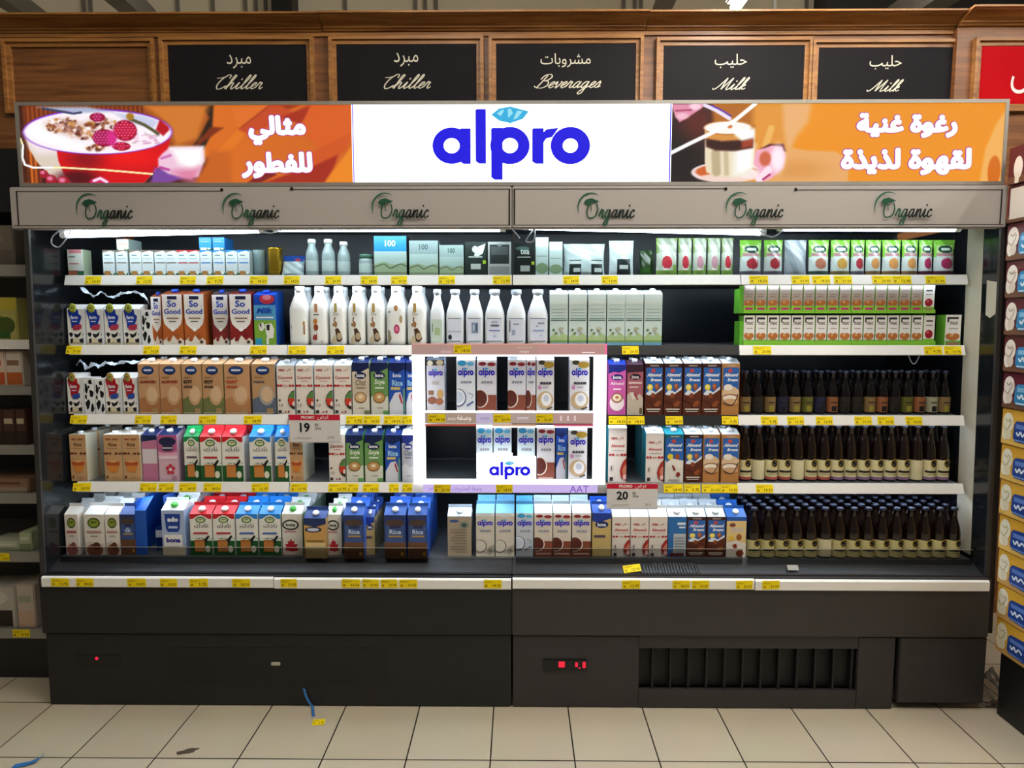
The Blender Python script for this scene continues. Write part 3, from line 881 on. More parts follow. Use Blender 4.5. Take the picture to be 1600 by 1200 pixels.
def bowl_picture(x, y):
    im = np.ones(x.shape + (3,)) * hx('#d8782c')
    im = mixc(im, '#e9872f', sm(560, 300, x) * .5)
    im = mixc(im, '#c4541f', em(x, y, 520, 185, 45, 30, .6) * .6)
    for pts, c in (((((300, 160), (336, 160), (332, 205), (318, 232), (300, 238))), '#3a2516'), (((372, 197), (422, 160), (470, 160), (374, 200)), '#a8401f'), (((374, 200), (425, 160), (440, 160), (470, 178), (380, 210)), '#cf5c31'),
                   (((440, 180), (486, 160), (492, 160), (470, 190), (455, 186)), '#b53f25'), (((372, 200), (366, 165), (420, 160)), '#e58238'), (((330, 195), (350, 197), (310, 226), (300, 232)), '#8f3e1b'),
                   (((332, 243), (372, 200), (385, 206), (350, 246), (306, 288), (312, 280)), '#e8892f'), (((410, 288), (480, 262), (532, 230), (520, 262), (505, 288)), '#b23a25'), (((505, 288), (548, 228), (551, 288)), '#f0982f'),
                   (((486, 160), (551, 160), (551, 215), (500, 232), (470, 200)), '#e0702e'), (((480, 240), (548, 205), (540, 235), (485, 262)), '#d9682c'), (((385, 288), (415, 262), (430, 275), (405, 288)), '#8e2b2b')):
        im = mixc(im, c, inpoly(x, y, list(pts), 2.2))
    im = mixc(im, '#a85a24', inpoly(x, y, [(30, 158), (310, 158), (330, 180), (300, 230), (30, 230)], 2))
    im = mixc(im, '#d98a3d', inpoly(x, y, [(225, 158), (330, 158), (310, 215), (275, 228), (262, 190)], 6))
    st = (np.sin(x * .9) * .5 + .5) * .7
    im = mixc(im, '#6b2c16', st * inpoly(x, y, [(30, 158), (228, 158), (228, 175), (68, 180), (66, 288), (30, 288)], 2))
    im = mixc(im, '#3a1712', inpoly(x, y, [(30, 158), (40, 158), (44, 288), (30, 288)], 3) * .7)
    im = mixc(im, '#3c1522', inpoly(x, y, [(60, 262), (330, 250), (300, 290), (60, 290)], 8))
    im = mixc(im, '#d2742d', inpoly(x, y, [(303, 288), (330, 235), (360, 235), (360, 290)], 5))
    body = [(39, 205), (46, 232), (56, 252), (72, 272), (95, 288), (222, 288), (246, 262), (262, 232), (269, 204), (240, 190), (80, 190)]
    im = mixc(im, '#e4d6c8', inpoly(x, y, body))
    im = mixc(im, '#f6e9ec', inpoly(x, y, [(39, 205), (46, 228), (58, 240), (90, 238), (86, 222)], 6))
    red = [(88, 226), (120, 233), (180, 236), (235, 224), (269, 206), (262, 235), (246, 262), (222, 288), (112, 288), (97, 272), (90, 250)]
    im = mixc(im, '#dd1020', inpoly(x, y, red))
    im = mixc(im, '#8e1626', em(x, y, 135, 248, 26, 14, .8) * .75); im = mixc(im, '#5a1020', em(x, y, 118, 279, 30, 12, .7) * .9)
    im = mixc(im, '#ff2a1e', em(x, y, 205, 245, 40, 14, .9) * .6)
    im = mixc(im, '#8b35d8', em(x, y, 154, 203, 117, 37.5, .03)); im = mixc(im, '#fdf6fb', em(x, y, 154, 203.5, 115, 35.5, .03))
    im = mixc(im, '#d3d6ec', inpoly(x, y, [(180, 172), (225, 176), (250, 186), (240, 198), (200, 186)], 3))
    im = mixc(im, '#b9c2da', inpoly(x, y, [(62, 162), (140, 162), (180, 170), (120, 172)], 2.5)); im = mixc(im, '#4b5478', stroke(x, y, [(70, 164), (118, 173), (130, 171)], 2.4))
    im = mixc(im, '#ffffff', inpoly(x, y, [(40, 202), (68, 186), (80, 205), (120, 222), (150, 232), (100, 230), (60, 216)], 4))
    im = mixc(im, '#fff3fa', inpoly(x, y, [(190, 216), (255, 205), (262, 198), (240, 226), (190, 235)], 4))
    im = mixc(im, '#c61527', inpoly(x, y, [(252, 183), (265, 195), (266, 200), (256, 210), (245, 200)], 1.6))
    rg = np.random.default_rng(5)
    for cx, cy, rx, ry, n in ((100, 192, 27, 12, 70), (134, 206, 26, 9, 60), (150, 229, 15, 5, 26), (158, 190, 26, 9, 40), (116, 198, 26, 10, 30)):
        im = mixc(im, '#dcb7a4', em(x, y, cx, cy, rx, ry, .5) * .55)
        for _ in range(n):
            a_ = rg.uniform(0, 6.28); q = rg.uniform(0, 1) ** .6
            px_, py_ = cx + rx * q * math.cos(a_), cy + ry * q * math.sin(a_); r_ = rg.uniform(1.6, 4.2)
            cc = ('#8a4a2e', '#d8a060', '#f6e2de', '#c98a3e', '#fff4f4', '#a8705a', '#6b3a3a', '#e8c4b8')[rg.integers(8)]
            im = mixc(im, cc, em(x, y, px_, py_, r_ * 1.3, r_ * .8, .5, rg.uniform(-60, 60)) * .9)
    for _ in range(26):
        im = mixc(im, ('#f0c4dc', '#d8a0c8', '#c8b4b8')[rg.integers(3)], em(x, y, rg.uniform(206, 250), rg.uniform(206, 224), 4, 1.4, .5, rg.uniform(-40, 60)) * .7)
    im = mixc(im, '#6d6a4a', stroke(x, y, [(206, 182), (228, 192), (248, 206)], 3.5)); im = mixc(im, '#b98a2e', em(x, y, 206, 178, 6, 6, .3))
    for cx, cy, r, ry in ((155, 179, 11, 6), (164, 213, 17, 13), (190, 227, 13, 6), (197, 201, 17, 16)):
        im = mixc(im, '#a51040', em(x, y, cx, cy, r + 1.2, ry + 1.2, .1))
        for jj in range(-6, 7):
            for ii in range(-6, 7):
                px_, py_ = cx + (ii + .5 * (jj % 2)) * 5.2, cy + jj * 4.4
                if ((px_ - cx) / r) ** 2 + ((py_ - cy) / ry) ** 2 > .85: continue
                im = mixc(im, '#d01a4c' if cx > 180 else '#b8206c', em(x, y, px_, py_, 2.9, 2.6, .45)); im = mixc(im, '#ff9cc8', em(x, y, px_ - .7, py_ - .9, 1.2, 1.0, .8) * .85)
    im = mixc(im, '#f03ea8', em(x, y, 176, 214, 8, 12, .6) * .7)
    im = mixc(im, '#a06ad0', inpoly(x, y, [(240, 262), (300, 275), (262, 288), (232, 288)], 3) * .8)
    hand = [(253, 239), (266, 228), (318, 227), (319, 250), (308, 278), (290, 280), (262, 273), (246, 262), (246, 248)]
    im = mixc(im, '#f3cfe2', inpoly(x, y, hand, 2)); im = mixc(im, '#ffffff', inpoly(x, y, [(266, 230), (317, 229), (316, 252), (300, 268), (278, 255)], 6))
    im = mixc(im, '#c03aa0', stroke(x, y, [(249, 262), (262, 266)], 3) * .8); im = mixc(im, '#d877c0', stroke(x, y, [(252, 247), (266, 242)], 3) * .8)
    im = mixc(im, '#e58fb0', inpoly(x, y, [(266, 268), (312, 262), (300, 288), (285, 284)], 6) * .9)
    for cx, cy, r in ((66, 273, 7), (77, 283, 9), (96, 286, 10)):
        im = mixc(im, '#b0283c', em(x, y, cx, cy, r, r, .2)); im = mixc(im, '#ee8fb0', em(x, y, cx - 2, cy - 3, r * .5, r * .4, .6))
    im = mixc(im, '#d8307a', stroke(x, y, [(142, 286), (154, 281), (166, 289)], 6)); im = mixc(im, '#ffe2f4', stroke(x, y, [(144, 284), (154, 280), (164, 286)], 3))
    im = mixc(im, '#fff6c0', stroke(x, y, [(33, 214), (36, 225), (34, 245), (37, 257), (50, 262), (95, 262), (160, 266), (236, 273)], 2.0))
    im = mixc(im, '#ffffff', stroke(x, y, [(36, 225), (34, 245), (37, 257), (50, 262), (80, 262)], 2.2))
    return im
def coffee_picture(x, y):
    im = np.ones(x.shape + (3,)) * hx('#f2a22a')
    im = mixc(im, '#3a1f20', inpoly(x, y, [(1040, 150), (1112, 150), (1120, 200), (1112, 300), (1040, 300)], 5))
    im = mixc(im, '#1e1518', em(x, y, 1062, 255, 40, 40, .8) * .9); im = mixc(im, '#7a2f24', em(x, y, 1090, 190, 26, 28, .8) * .8)
    im = mixc(im, '#c07a2c', inpoly(x, y, [(1112, 158), (1190, 158), (1190, 235), (1120, 235)], 5))
    im = mixc(im, '#e8a54a', inpoly(x, y, [(1176, 158), (1246, 158), (1240, 240), (1290, 255), (1300, 290), (1176, 290)], 6))
    im = mixc(im, '#f6cc80', stroke(x, y, [(1206, 200), (1198, 228)], 7) * .7)
    im = mixc(im, '#efbc84', inpoly(x, y, [(1222, 158), (1268, 158), (1264, 190), (1246, 214), (1240, 228), (1236, 260), (1225, 200)], 5))
    im = mixc(im, '#edb678', inpoly(x, y, [(1190, 250), (1240, 232), (1262, 236), (1308, 238), (1330, 252), (1330, 290), (1190, 290)], 2))
    im = mixc(im, '#d99a4c', em(x, y, 1250, 268, 40, 14, .8) * .5)
    im = mixc(im, '#f0a024', em(x, y, 1440, 180, 110, 40, .8) * .6)
    im = mixc(im, '#f4bc6c', inpoly(x, y, [(1573, 165), (1556, 195), (1542, 235), (1536, 290), (1573, 290)], 2)); im = mixc(im, '#dd7f1e', em(x, y, 1558, 272, 10, 26, .1))
    sau = em(x, y, 1138, 272, 56, 17, .05)
    im = mixc(im, '#f4e6ea', sau); im = mixc(im, '#d8723a', em(x, y, 1138, 271, 49, 13, .08)); im = mixc(im, '#f6dcd2', em(x, y, 1140, 281, 46, 7, .2))
    im = mixc(im, '#fbe9e6', em(x, y, 1175, 275, 16, 8, .3))
    cup = [(1102, 198), (1180, 198), (1181, 262), (1172, 276), (1150, 281), (1122, 280), (1106, 272), (1103, 255)]
    im = mixc(im, '#efe2c8', inpoly(x, y, cup)); im = mixc(im, '#ffffff', inpoly(x, y, [(1150, 232), (1180, 228), (1180, 265), (1165, 276), (1150, 276)], 8))
    im = mixc(im, '#b9a684', stroke(x, y, [(1120, 240), (1122, 272)], 9) * .7); im = mixc(im, '#cdbb98', stroke(x, y, [(1136, 240), (1138, 274)], 5) * .7)
    im = mixc(im, '#e0a355', inpoly(x, y, [(1102, 205), (1165, 208), (1160, 222), (1106, 220)], 2))
    im = mixc(im, '#45150f', inpoly(x, y, [(1104, 217), (1130, 221), (1165, 219), (1178, 213), (1178, 232), (1150, 237), (1120, 236), (1105, 230)], 2))
    im = mixc(im, '#c65a35', inpoly(x, y, [(1160, 222), (1178, 214), (1178, 230), (1160, 233)], 2) * .8)
    im = mixc(im, '#c9873c', em(x, y, 1141, 199, 41, 12.5, .05)); im = mixc(im, '#fff8f4', em(x, y, 1138, 199, 37, 10, .1)); im = mixc(im, '#ffffff', inpoly(x, y, [(1145, 204), (1180, 200), (1180, 216), (1160, 220), (1150, 212)], 3))
    im = mixc(im, '#d98a4a', em(x, y, 1141, 197, 4, 3, .3))
    im = mixc(im, '#ffffff', stroke(x, y, [(1046, 242), (1080, 224), (1118, 205), (1150, 186), (1180, 160)], 4.2))
    im = mixc(im, '#f4eaff', stroke(x, y, [(1096, 160), (1118, 170), (1140, 184)], 4)); im = mixc(im, '#6a3fc0', stroke(x, y, [(1112, 163), (1130, 172), (1142, 180)], 1.8))
    h1 = [(1049, 160), (1098, 160), (1098, 166), (1072, 184), (1062, 190), (1055, 180), (1052, 172)]
    im = mixc(im, '#e8a0b8', inpoly(x, y, h1)); im = mixc(im, '#ffd9e6', em(x, y, 1086, 164, 9, 6, .4)); im = mixc(im, '#b8507a', stroke(x, y, [(1056, 171), (1080, 170)], 1.8)); im = mixc(im, '#f8c8d8', em(x, y, 1066, 180, 10, 5, .5))
    h2 = [(1183, 236), (1198, 232), (1208, 228), (1224, 230), (1230, 245), (1226, 266), (1210, 282), (1196, 288), (1186, 288), (1190, 270), (1180, 258)]
    im = mixc(im, '#5a1f2c', inpoly(x, y, [(1190, 234), (1204, 226), (1226, 226), (1230, 238)], 2)); im = mixc(im, '#f6b8cc', inpoly(x, y, h2)); im = mixc(im, '#fff0f8', em(x, y, 1218, 250, 11, 22, .5)); im = mixc(im, '#d87858', em(x, y, 1198, 250, 9, 12, .3))
    im = mixc(im, '#ffe6f2', stroke(x, y, [(1190, 284), (1204, 268)], 8)); im = mixc(im, '#c0407a', stroke(x, y, [(1196, 284), (1206, 276)], 2.4))
    return im
picture('picture_panel', bx0 + f, S0 - .003, bowl_picture, 520, 128, 33, 549)
picture('picture_panel', S1 + .003, bx1 - f, coffee_picture, 520, 128, 1050, 1569)
b = MB(); b.box(S0 - .0025, YF - .002, IZ0, S1 + .0025, YF + .01, IZ1, '#fbfdff')
W, H = S1 - S0, IZ1 - IZ0
A = Art(b, lambda u, v, l: (S0 + u * W, YF - .0022 - .0004 * l, IZ0 + v * H), W / H)
A.rect(0, 0, .004, 1, '#6a55e0'); A.rect(.996, 0, 1, 1, '#2a1ae0')
lx = lambda p: (Xat(p, YB, 2.2) - S0) / W
ly = lambda q: (288 - q) / 128
A.logo(lx(676), ly(284), lx(922), ly(164), '#07009e', lc=('#207a9e', '#689eab'))
sb(b, 'logo_panel', 'lit2')
def sign_text(s, px0, px1, py0, py1):
    b = MB(); W, H = bx1 - bx0, IZ1 - IZ0
    A = Art(b, lambda u, v, l: (bx0 + u * W, YF - .001 - .0006 * l, IZ0 + v * H), W / H)
    ux = lambda p: (Xat(p, YB, 2.2) - bx0) / W
    vy = lambda q: (288 - q) / 128
    A.fat(ar(s), ux(px0 + 3), vy(py1 - 3), ux(px1 - 3), vy(py0 + 3), '#b0309c', 3.9 / 128)
    A.fat(ar(s), ux(px0 + 3.3), vy(py1 - 2.7), ux(px1 - 2.7), vy(py0 + 3.3), '#ffffff', 2.7 / 128)
    sb(b, 'lettering', 'lit')
sign_text('مثالي', 388, 479, 176, 226)
sign_text('للفطور', 375, 488, 236, 281)
sign_text('رغوة غنية', 1336, 1495, 175, 217)
sign_text('لقهوة لذيذة', 1314, 1520, 232, 278)
# ------------------------------------------------------------------ shelves
XB = [-1.826, -.9235, 0, .9235, 1.832]
SH = {}                                          # (row) -> (surface z, front Y)
ROWC = {1: 437.5, 2: 547, 3: 656, 4: 762}
RAILY = {1: .187, 2: .182, 3: .168, 4: .155}
ROWNAME = {1: 'top shelf', 2: 'second shelf', 3: 'third shelf', 4: 'fourth shelf', 5: 'bottom deck'}
BAYNAME = ['first bay', 'second bay', 'third bay', 'fourth bay']
RH = .041
ADDED_STRIPS = {1: (18, 48, 42, 16), 2: (18, 22, 20, 10), 3: (20, 24, 24, 22), 4: (28, 34, 30, 34)}   # added unseen light strips under the shelf lips that brighten the pack tops
LMC = {}
def LM(k):
    if k not in LMC: LMC[k] = emit_mat('cool_added_strip', '#dcecff', k)
    return LMC[k]
for r in (1, 2, 3, 4):
    Y = RAILY[r]; zc = Zat(ROWC[r], Y); SH[r] = (zc + RH / 2 - .003, Y)
    for bay in range(4):
        mt = 'rail'
        if bay == 2: mt = {2: 'raildark', 3: 'raildark', 4: 'railgrey'}.get(r, 'rail')
        x0, x1 = XB[bay] + .002, XB[bay + 1] - .002
        if bay == 0: x0 = {1: -1.826, 2: -1.82, 3: -1.815, 4: -1.809}[r]
        if bay == 3: x1 = {1: 1.834, 2: 1.838, 3: 1.844, 4: 1.85}[r]
        t = thing('chiller_shelf', '%s-edged chiller shelf, %s from the top, %s from the left' % ({'rail': 'white', 'raildark': 'black', 'railgrey': 'grey'}[mt], ORD[r], BAYNAME[bay]), 'shelf', ((x0 + x1) / 2, Y, zc), 'chiller shelves')
        h = (x1 - x0) / 2
        b = MB(); b.box(-h + .004, .008, -.012, h - .004, .48, RH / 2 - .003); b.build('shelf_plate', 'shelf', t)
        b = MB(); b.prism([(.006, -RH / 2), (.006, RH / 2), (.001, RH / 2), (-.011, -RH / 2 + .002), (-.009, -RH / 2)], -h, h)
        b.build('price_rail', mt, t)
        L_ = ADDED_STRIPS[r][bay]
        if L_:
            b = MB(); b.box(-h + .03, .012, -RH / 2 + .003, h - .03, .021, -RH / 2 + .011); b.build('added_light_strip', LM(L_), t)
SH[5] = (DECK, .112)

# clear acrylic fences standing on the deck front
for k, (a, c, lab) in enumerate(((94, 670, 'clear acrylic fence before the bottom cartons, dark side half'), (806, 1160, 'clear acrylic fence before the almond and coconut cartons on the deck'), (1168, 1519, 'clear acrylic fence before the brown bottles on the deck'))):
    x0, x1 = Xat(a, .09, .6), Xat(c, .09, .6); zt = Zat(857, .09)
    t = thing('acrylic_fence', lab, 'fence', ((x0 + x1) / 2, .09, DECK - .0115), 'acrylic fences along the deck'); h = (x1 - x0) / 2
    b = MB(); b.box(-h, -.0015, 0, h, .0015, zt - DECK + .0115); b.build('clear_sheet', 'clear', t)
    b = MB(); b.box(-h, -.0017, zt - DECK + .0117, h, .0017, zt - DECK + .0132); b.build('top_edge', 'alu', t)

# ------------------------------------------------------------------ packs
def flat_front(b, w, h, y=0.0, z0=0.0):
    return Art(b, lambda u, v, l: ((u - .5) * w, y - .00028 * l, z0 + v * h), w / h)
def cap_mesh(kind):
    b = MB(); b.lathe([(.0125, 0), (.0125, .009), (.0115, .011), (.0, .0112)], 14); return b
def carton(t, w, d, h, art, shape='slant', front='#ffffff', side=None, top=None, cap='cap_white', name='carton_body'):
    side = side or front; top = top or front; b = MB(); hw = w / 2
    capo = None
    if shape == 'slant':
        hb = h + .016
        v = [(-hw, 0, 0), (hw, 0, 0), (hw, d, 0), (-hw, d, 0), (-hw, 0, h), (hw, 0, h), (hw, d * .55, hb), (-hw, d * .55, hb), (hw, d, hb), (-hw, d, hb)]
        for q, c in (((0, 1, 5, 4), front), ((4, 5, 6, 7), top), ((7, 6, 8, 9), top), ((1, 2, 8, 6, 5), side), ((0, 4, 7, 9, 3), side), ((2, 3, 9, 8), side), ((3, 2, 1, 0), side)):
            b.poly([v[i] for i in q], c)
        A = flat_front(b, w, h)
        capo = (Vector((0, d * .33, h + .0095)), math.atan2(.016, d * .55))
    elif shape == 'gable':
        hs = h * .82; m = d / 2
        v = [(-hw, 0, 0), (hw, 0, 0), (hw, d, 0), (-hw, d, 0), (-hw, 0, hs), (hw, 0, hs), (hw, d, hs), (-hw, d, hs), (-hw, m, h - .012), (hw, m, h - .012)]
        for q, c in (((0, 1, 5, 4), front), ((4, 5, 9, 8), top), ((6, 7, 8, 9), top), ((1, 2, 6, 5), side), ((3, 0, 4, 7), side), ((2, 3, 7, 6), side), ((5, 6, 9), top), ((7, 4, 8), top), ((3, 2, 1, 0), side)):
            b.poly([v[i] for i in q], c)
        b.box(-hw, m - .0012, h - .012, hw, m + .0012, h, top)
        A = flat_front(b, w, hs)
        s = math.atan2(h - .012 - hs, m)
        capo = (Vector((0, m * .48, hs + (h - .012 - hs) * .48 + .0005)), s)
    else:
        b.box(-hw, 0, 0, hw, d, h, front, top, side)
        A = flat_front(b, w, h)
        capo = (Vector((0, d * .3, h + .0003)), 0)
    if art: art(A)
    b.build(name, 'print', t)
    if cap:
        c = cap_mesh(cap); o = c.build('cap', cap, t); o.location = capo[0]; o.rotation_euler = (capo[1], 0, 0)

# ---- printed fronts
def a_plain(A): pass
def a_cow(top, band):
    def f(A):
        A.rect(0, 0, 1, .1, '#cfc3a6')
        for pts in (((.05, .34), (.22, .36), (.3, .3), (.18, .22), (.08, .27)), ((.35, .33), (.55, .3), (.78, .38), (.7, .26), (.5, .2), (.38, .24)), ((.1, .16), (.25, .2), (.3, .1), (.15, .05)), ((.62, .16), (.9, .2), (.95, .07), (.7, .08)), ((.82, .3), (.95, .34), (.92, .25))):
            A.poly(pts, '#1c1c22')
        A.rect(.28, .08, .6, .2, '#e6d9b6')
        A.poly([(.06, .93), (.1, .99), (.66, .99), (.7, .86), (.84, .8), (.8, .7), (.72, .62), (.7, .5), (.24, .48), (.22, .66), (.14, .8)], top)
        A.poly([(.3, .5), (.42, .56), (.82, .58), (.8, .46), (.66, .42), (.34, .42)], band)
        A.text('farm', .22, .72, .64, .82, '#e8eefc', .03); A.rect(.3, .64, .6, .67, '#c9d6f4')
        A.rect(.9, 0, 1, 1, '#d9dde2')
    return f
def t_cow(w, d, h, top, band, disc):
    def f(t):
        carton(t, w, d, h * .88, a_cow(top, band), 'slant', '#f1efea', '#dfe2e4', '#eceff0', None)
        b = MB(); b.lathe([(.0155, 0), (.0155, .003), (.0, .003)], 20, disc); A = Art(b, lambda u, v, l: ((u - .5) * .031, (v - .5) * .031, .0032 + .0003 * l), 1)
        A.circ(.5, .5, .37, '#3f5a2a'); A.circ(.5, .5, .3, disc); A.rect(.35, .4, .62, .6, '#43502e')
        o = b.build('round_seal', 'print', t); o.location = (-.01 * w / .073, -.0015, h * .9); o.rotation_euler = (math.pi / 2, 0, 0)
    return f
def a_cowpat(A):
    for cx, cy, rx, ry, t in ((.32, .26, .22, .13, 0), (.72, .56, .2, .12, 1), (.24, .7, .16, .12, 2), (.78, .17, .17, .11, 3), (.68, .88, .18, .08, 4), (.2, .47, .1, .06, 5), (.5, .74, .08, .05, 1)):
        A.poly([(min(1, max(0, cx + rx * (1 + .25 * math.sin(3 * q + t)) * math.cos(q))), min(1, max(0, cy + ry * (1 + .25 * math.sin(2 * q + t * 2)) * math.sin(q)))) for q in [k * math.pi / 8 for k in range(16)]], '#15151a')
def a_sogood(c, c2, shield='#f3f1ee'):
    def f(A):
        A.rect(0, 0, 1, .1, '#e9e2d4'); A.poly([(0, .08), (.2, .16), (.35, .1), (.5, .2), (.7, .09), (.85, .15), (1, .08), (1, 0), (0, 0)], '#efe6d6')
        A.poly([(0, .3), (.18, .2), (.35, .3), (.5, .22), (.68, .34), (.85, .22), (1, .3), (1, .5), (0, .5)], c2)
        A.poly([(.02, 1), (.98, 1), (.97, .55), (.9, .42), (.7, .33), (.5, .29), (.3, .33), (.1, .42), (.03, .55)], shield)
        A.rect(.28, .9, .74, .965, '#17204a')
        A.text('So', .26, .75, .72, .88, '#1c46b8', .03); A.text('Good', .1, .59, .9, .74, '#1c46b8', .03)
        A.rect(.22, .52, .8, .545, '#9a7a60'); A.rect(.32, .46, .68, .48, '#5b5450')
        A.ell(.5, .31, .1, .035, '#ffffff'); A.ell(.3, .12, .1, .04, c); A.ell(.7, .2, .12, .03, c)
        A.ell(.82, .07, .08, .03, '#4a2a18')
    return f
def a_milk(A):
    A.rect(0, .8, 1, 1, '#1746b0'); A.rect(0, .5, 1, .8, '#57a8dc'); A.rect(0, 0, 1, .5, '#7fae3a')
    A.ell(.62, .92, .34, .1, '#c23346'); A.ell(.62, .95, .2, .05, '#dd8a96')
    A.text('Milk', .12, .6, .88, .78, '#1c4fc0', .04, shear=.3); A.rect(.1, .54, .9, .57, '#e8f1fb')
    A.poly([(.2, .42), (.42, .46), (.5, .36), (.36, .28), (.24, .3)], '#f0efe8'); A.poly([(.5, .42), (.8, .44), (.92, .32), (.86, .14), (.6, .14), (.52, .28)], '#f0efe8')
    A.poly([(.56, .4), (.72, .42), (.7, .3), (.58, .3)], '#1b1b1f'); A.poly([(.24, .42), (.34, .44), (.34, .34)], '#1b1b1f')
    A.rect(.05, 0, .35, .14, '#2f9ac4'); A.rect(.55, .02, .66, .16, '#ececec')
def a_oat(word, wc, low, rim='#c9a078', second=None):
    def f(A):
        A.poly([(0, .3), (.3, .36), (.6, .26), (1, .34), (1, 0), (0, 0)], low)
        A.ell(.62, .38, .32, .2, rim); A.ell(.64, .4, .25, .155, '#d8b895')
        A.ell(.48, .875, .3, .085, '#122a5c'); A.ell(.48, .885, .24, .055, '#27539c'); A.rect(.3, .865, .66, .895, '#e9eef8')
        A.text(word, .08, .6, .86 if len(word) > 4 else .55, .7, wc, .05)
        if second: A.text(second, .08, .52, .55, .59, wc, .03)
        A.rect(.1, .73, .5, .75, '#9a7348'); A.rect(.62, .02, .9, .12, '#a98a5c')
        A.rect(.02, .02, .9, .035, '#e9dcc4')
    return f
def a_slim(word='Coconut', rounds=('#5c8a50', '#cc3a28')):
    def f(A):
        A.text('ORG', .1, .875, .44, .93, '#a31621', .06); A.text(ar('نقي'), .5, .87, .86, .94, '#a31621', .03)
        A.text(word, .08, .71, .9, .8, '#b5212c', .02); A.rect(.3, .675, .72, .688, '#c77a7e')
        for a, c in ((0, .14), (.16, .32), (.68, .82), (.85, .98)): A.rect(a, .57, c, .61, '#b3131f')
        A.text('bio', .38, .565, .62, .615, '#b3131f', .01)
        A.poly([(1, .5), (.82, .47), (.66, .38), (.6, .29), (.66, .2), (.82, .13), (1, .1)], '#2c2420')
        A.poly([(1, .48), (.84, .46), (.7, .38), (.65, .32), (1, .32)], rounds[0]); A.poly([(1, .33), (.64, .33), (.64, .28), (.7, .2), (1, .17)], rounds[1]); A.ell(.93, .22, .07, .05, '#f0dcd6')
        A.rect(.1, .27, .2, .31, '#2a2425'); A.text('1.0', .08, .16, .34, .22, '#4c4444', .01)
        A.rect(.06, .03, .24, .09, '#332c2c'); A.rect(.42, .04, .5, .07, '#b3131f'); A.rect(.6, .04, .7, .08, '#7a2a32')
    return f
def a_slim2(A):
    A.text('ORG', .14, .78, .48, .84, '#a31621', .06); A.text(ar('نقي'), .52, .77, .86, .85, '#a31621', .03)
    A.text('Almond', .14, .62, .88, .73, '#c02f3a', .02); A.rect(.2, .585, .85, .595, '#a8a0a8')
    for a, c in ((.04, .16), (.2, .32), (.68, .82), (.85, .98)): A.rect(a, .49, c, .53, '#b3131f')
    A.text('bio', .42, .488, .62, .532, '#b3131f', .01)
    A.poly([(1, .46), (.84, .4), (.7, .3), (.64, .2), (.72, .08), (1, .02)], '#a8302a'); A.poly([(1, .34), (.86, .3), (.78, .22), (.84, .14), (1, .12)], '#d0806a'); A.ell(.9, .1, .1, .05, '#f2c8c8')
    A.rect(.1, .2, .3, .32, '#d9d4d0'); A.rect(.14, .22, .2, .3, '#5a5250'); A.rect(.08, .03, .26, .1, '#3c3436')
def a_barista(base, low, cup, brand='bona', navy='#14224f', word='Soya', wc='#e9f2e4', leafy=None):
    def f(A):
        A.poly([(0, 1), (1, 1), (1, .9), (.75, .86), (.4, .8), (.15, .84), (0, .82)], navy)
        if low: A.poly([(0, .34), (.3, .4), (.6, .3), (1, .36), (1, 0), (0, 0)], low)
        A.ell(.5, .755, .34, .065, navy); A.text(brand, .26, .72, .74, .8, '#eef2fa', .03)
        A.text(word, .18, .56, .84, .68, wc, .03, shear=.15); A.rect(.24, .5, .76, .53, wc)
        if cup:
            A.ell(.48, .33, .36, .11, '#8a5a34'); A.ell(.48, .335, .31, .09, cup); A.ell(.48, .345, .14, .035, '#f3e2c4')
        A.rect(.36, .12, .7, .135, '#8f8a84')
        if leafy: A.rect(.7, 0, 1, .08, leafy)
    return f
def a_blue(A):
    A.rect(0, 0, 1, 1, '#2455b8'); A.poly([(0, 1), (1, 1), (1, .88), (.5, .8), (0, .86)], '#132457'); A.poly([(0, 0), (1, 0), (1, .16), (.7, .44), (.35, .42), (0, .22)], '#dfe3ee')
    A.text('bona', .24, .72, .76, .8, '#eef2fa', .03); A.text('Rice', .18, .55, .86, .67, '#9ed0f4', .04); A.rect(.1, .48, .7, .53, '#d8c274'); A.poly([(.6, .36), (.78, .2), (.84, .22), (.68, .42)], '#b8283c'); A.rect(.86, 0, 1, .5, '#5d8a86')
def a_pink(A):
    A.poly([(0, 1), (1, 1), (1, .9), (.6, .84), (.3, .86), (0, .82)], '#1a2b86'); A.ell(.5, .75, .34, .06, '#18246c'); A.text('bona', .26, .715, .74, .79, '#f4f0fa', .03)
    A.text('Almond', .1, .58, .9, .68, '#fbe8f6', .02, shear=.2); A.rect(.28, .5, .72, .53, '#fbe8f6')
    A.ell(.5, .24, .42, .16, '#f2e6ee'); A.ell(.5, .34, .33, .1, '#8f5632'); A.ell(.5, .345, .26, .075, '#f3e3cf'); A.ell(.5, .35, .1, .03, '#b98252')
def a_dusk(A):
    A.poly([(0, 1), (1, 1), (1, .86), (0, .84)], '#3a2232'); A.ell(.5, .76, .34, .06, '#2a1c2e'); A.text('bona', .26, .725, .74, .79, '#e9dce0', .03)
    A.rect(.08, .62, .92, .66, '#d9bcc0'); A.rect(.14, .54, .7, .57, '#d9bcc0'); A.poly([(0, .4), (.2, .46), (.5, .36), (.8, .42), (1, .34), (1, 0), (0, 0)], '#c5b9aa')
    A.poly([(.2, .44), (.36, .46), (.5, .34), (.34, .3)], '#e0d4cb'); A.line([(.5, .42), (.62, .33), (.68, .3)], .03, '#8e2230'); A.rect(.78, .02, .95, .14, '#5d5a3c')
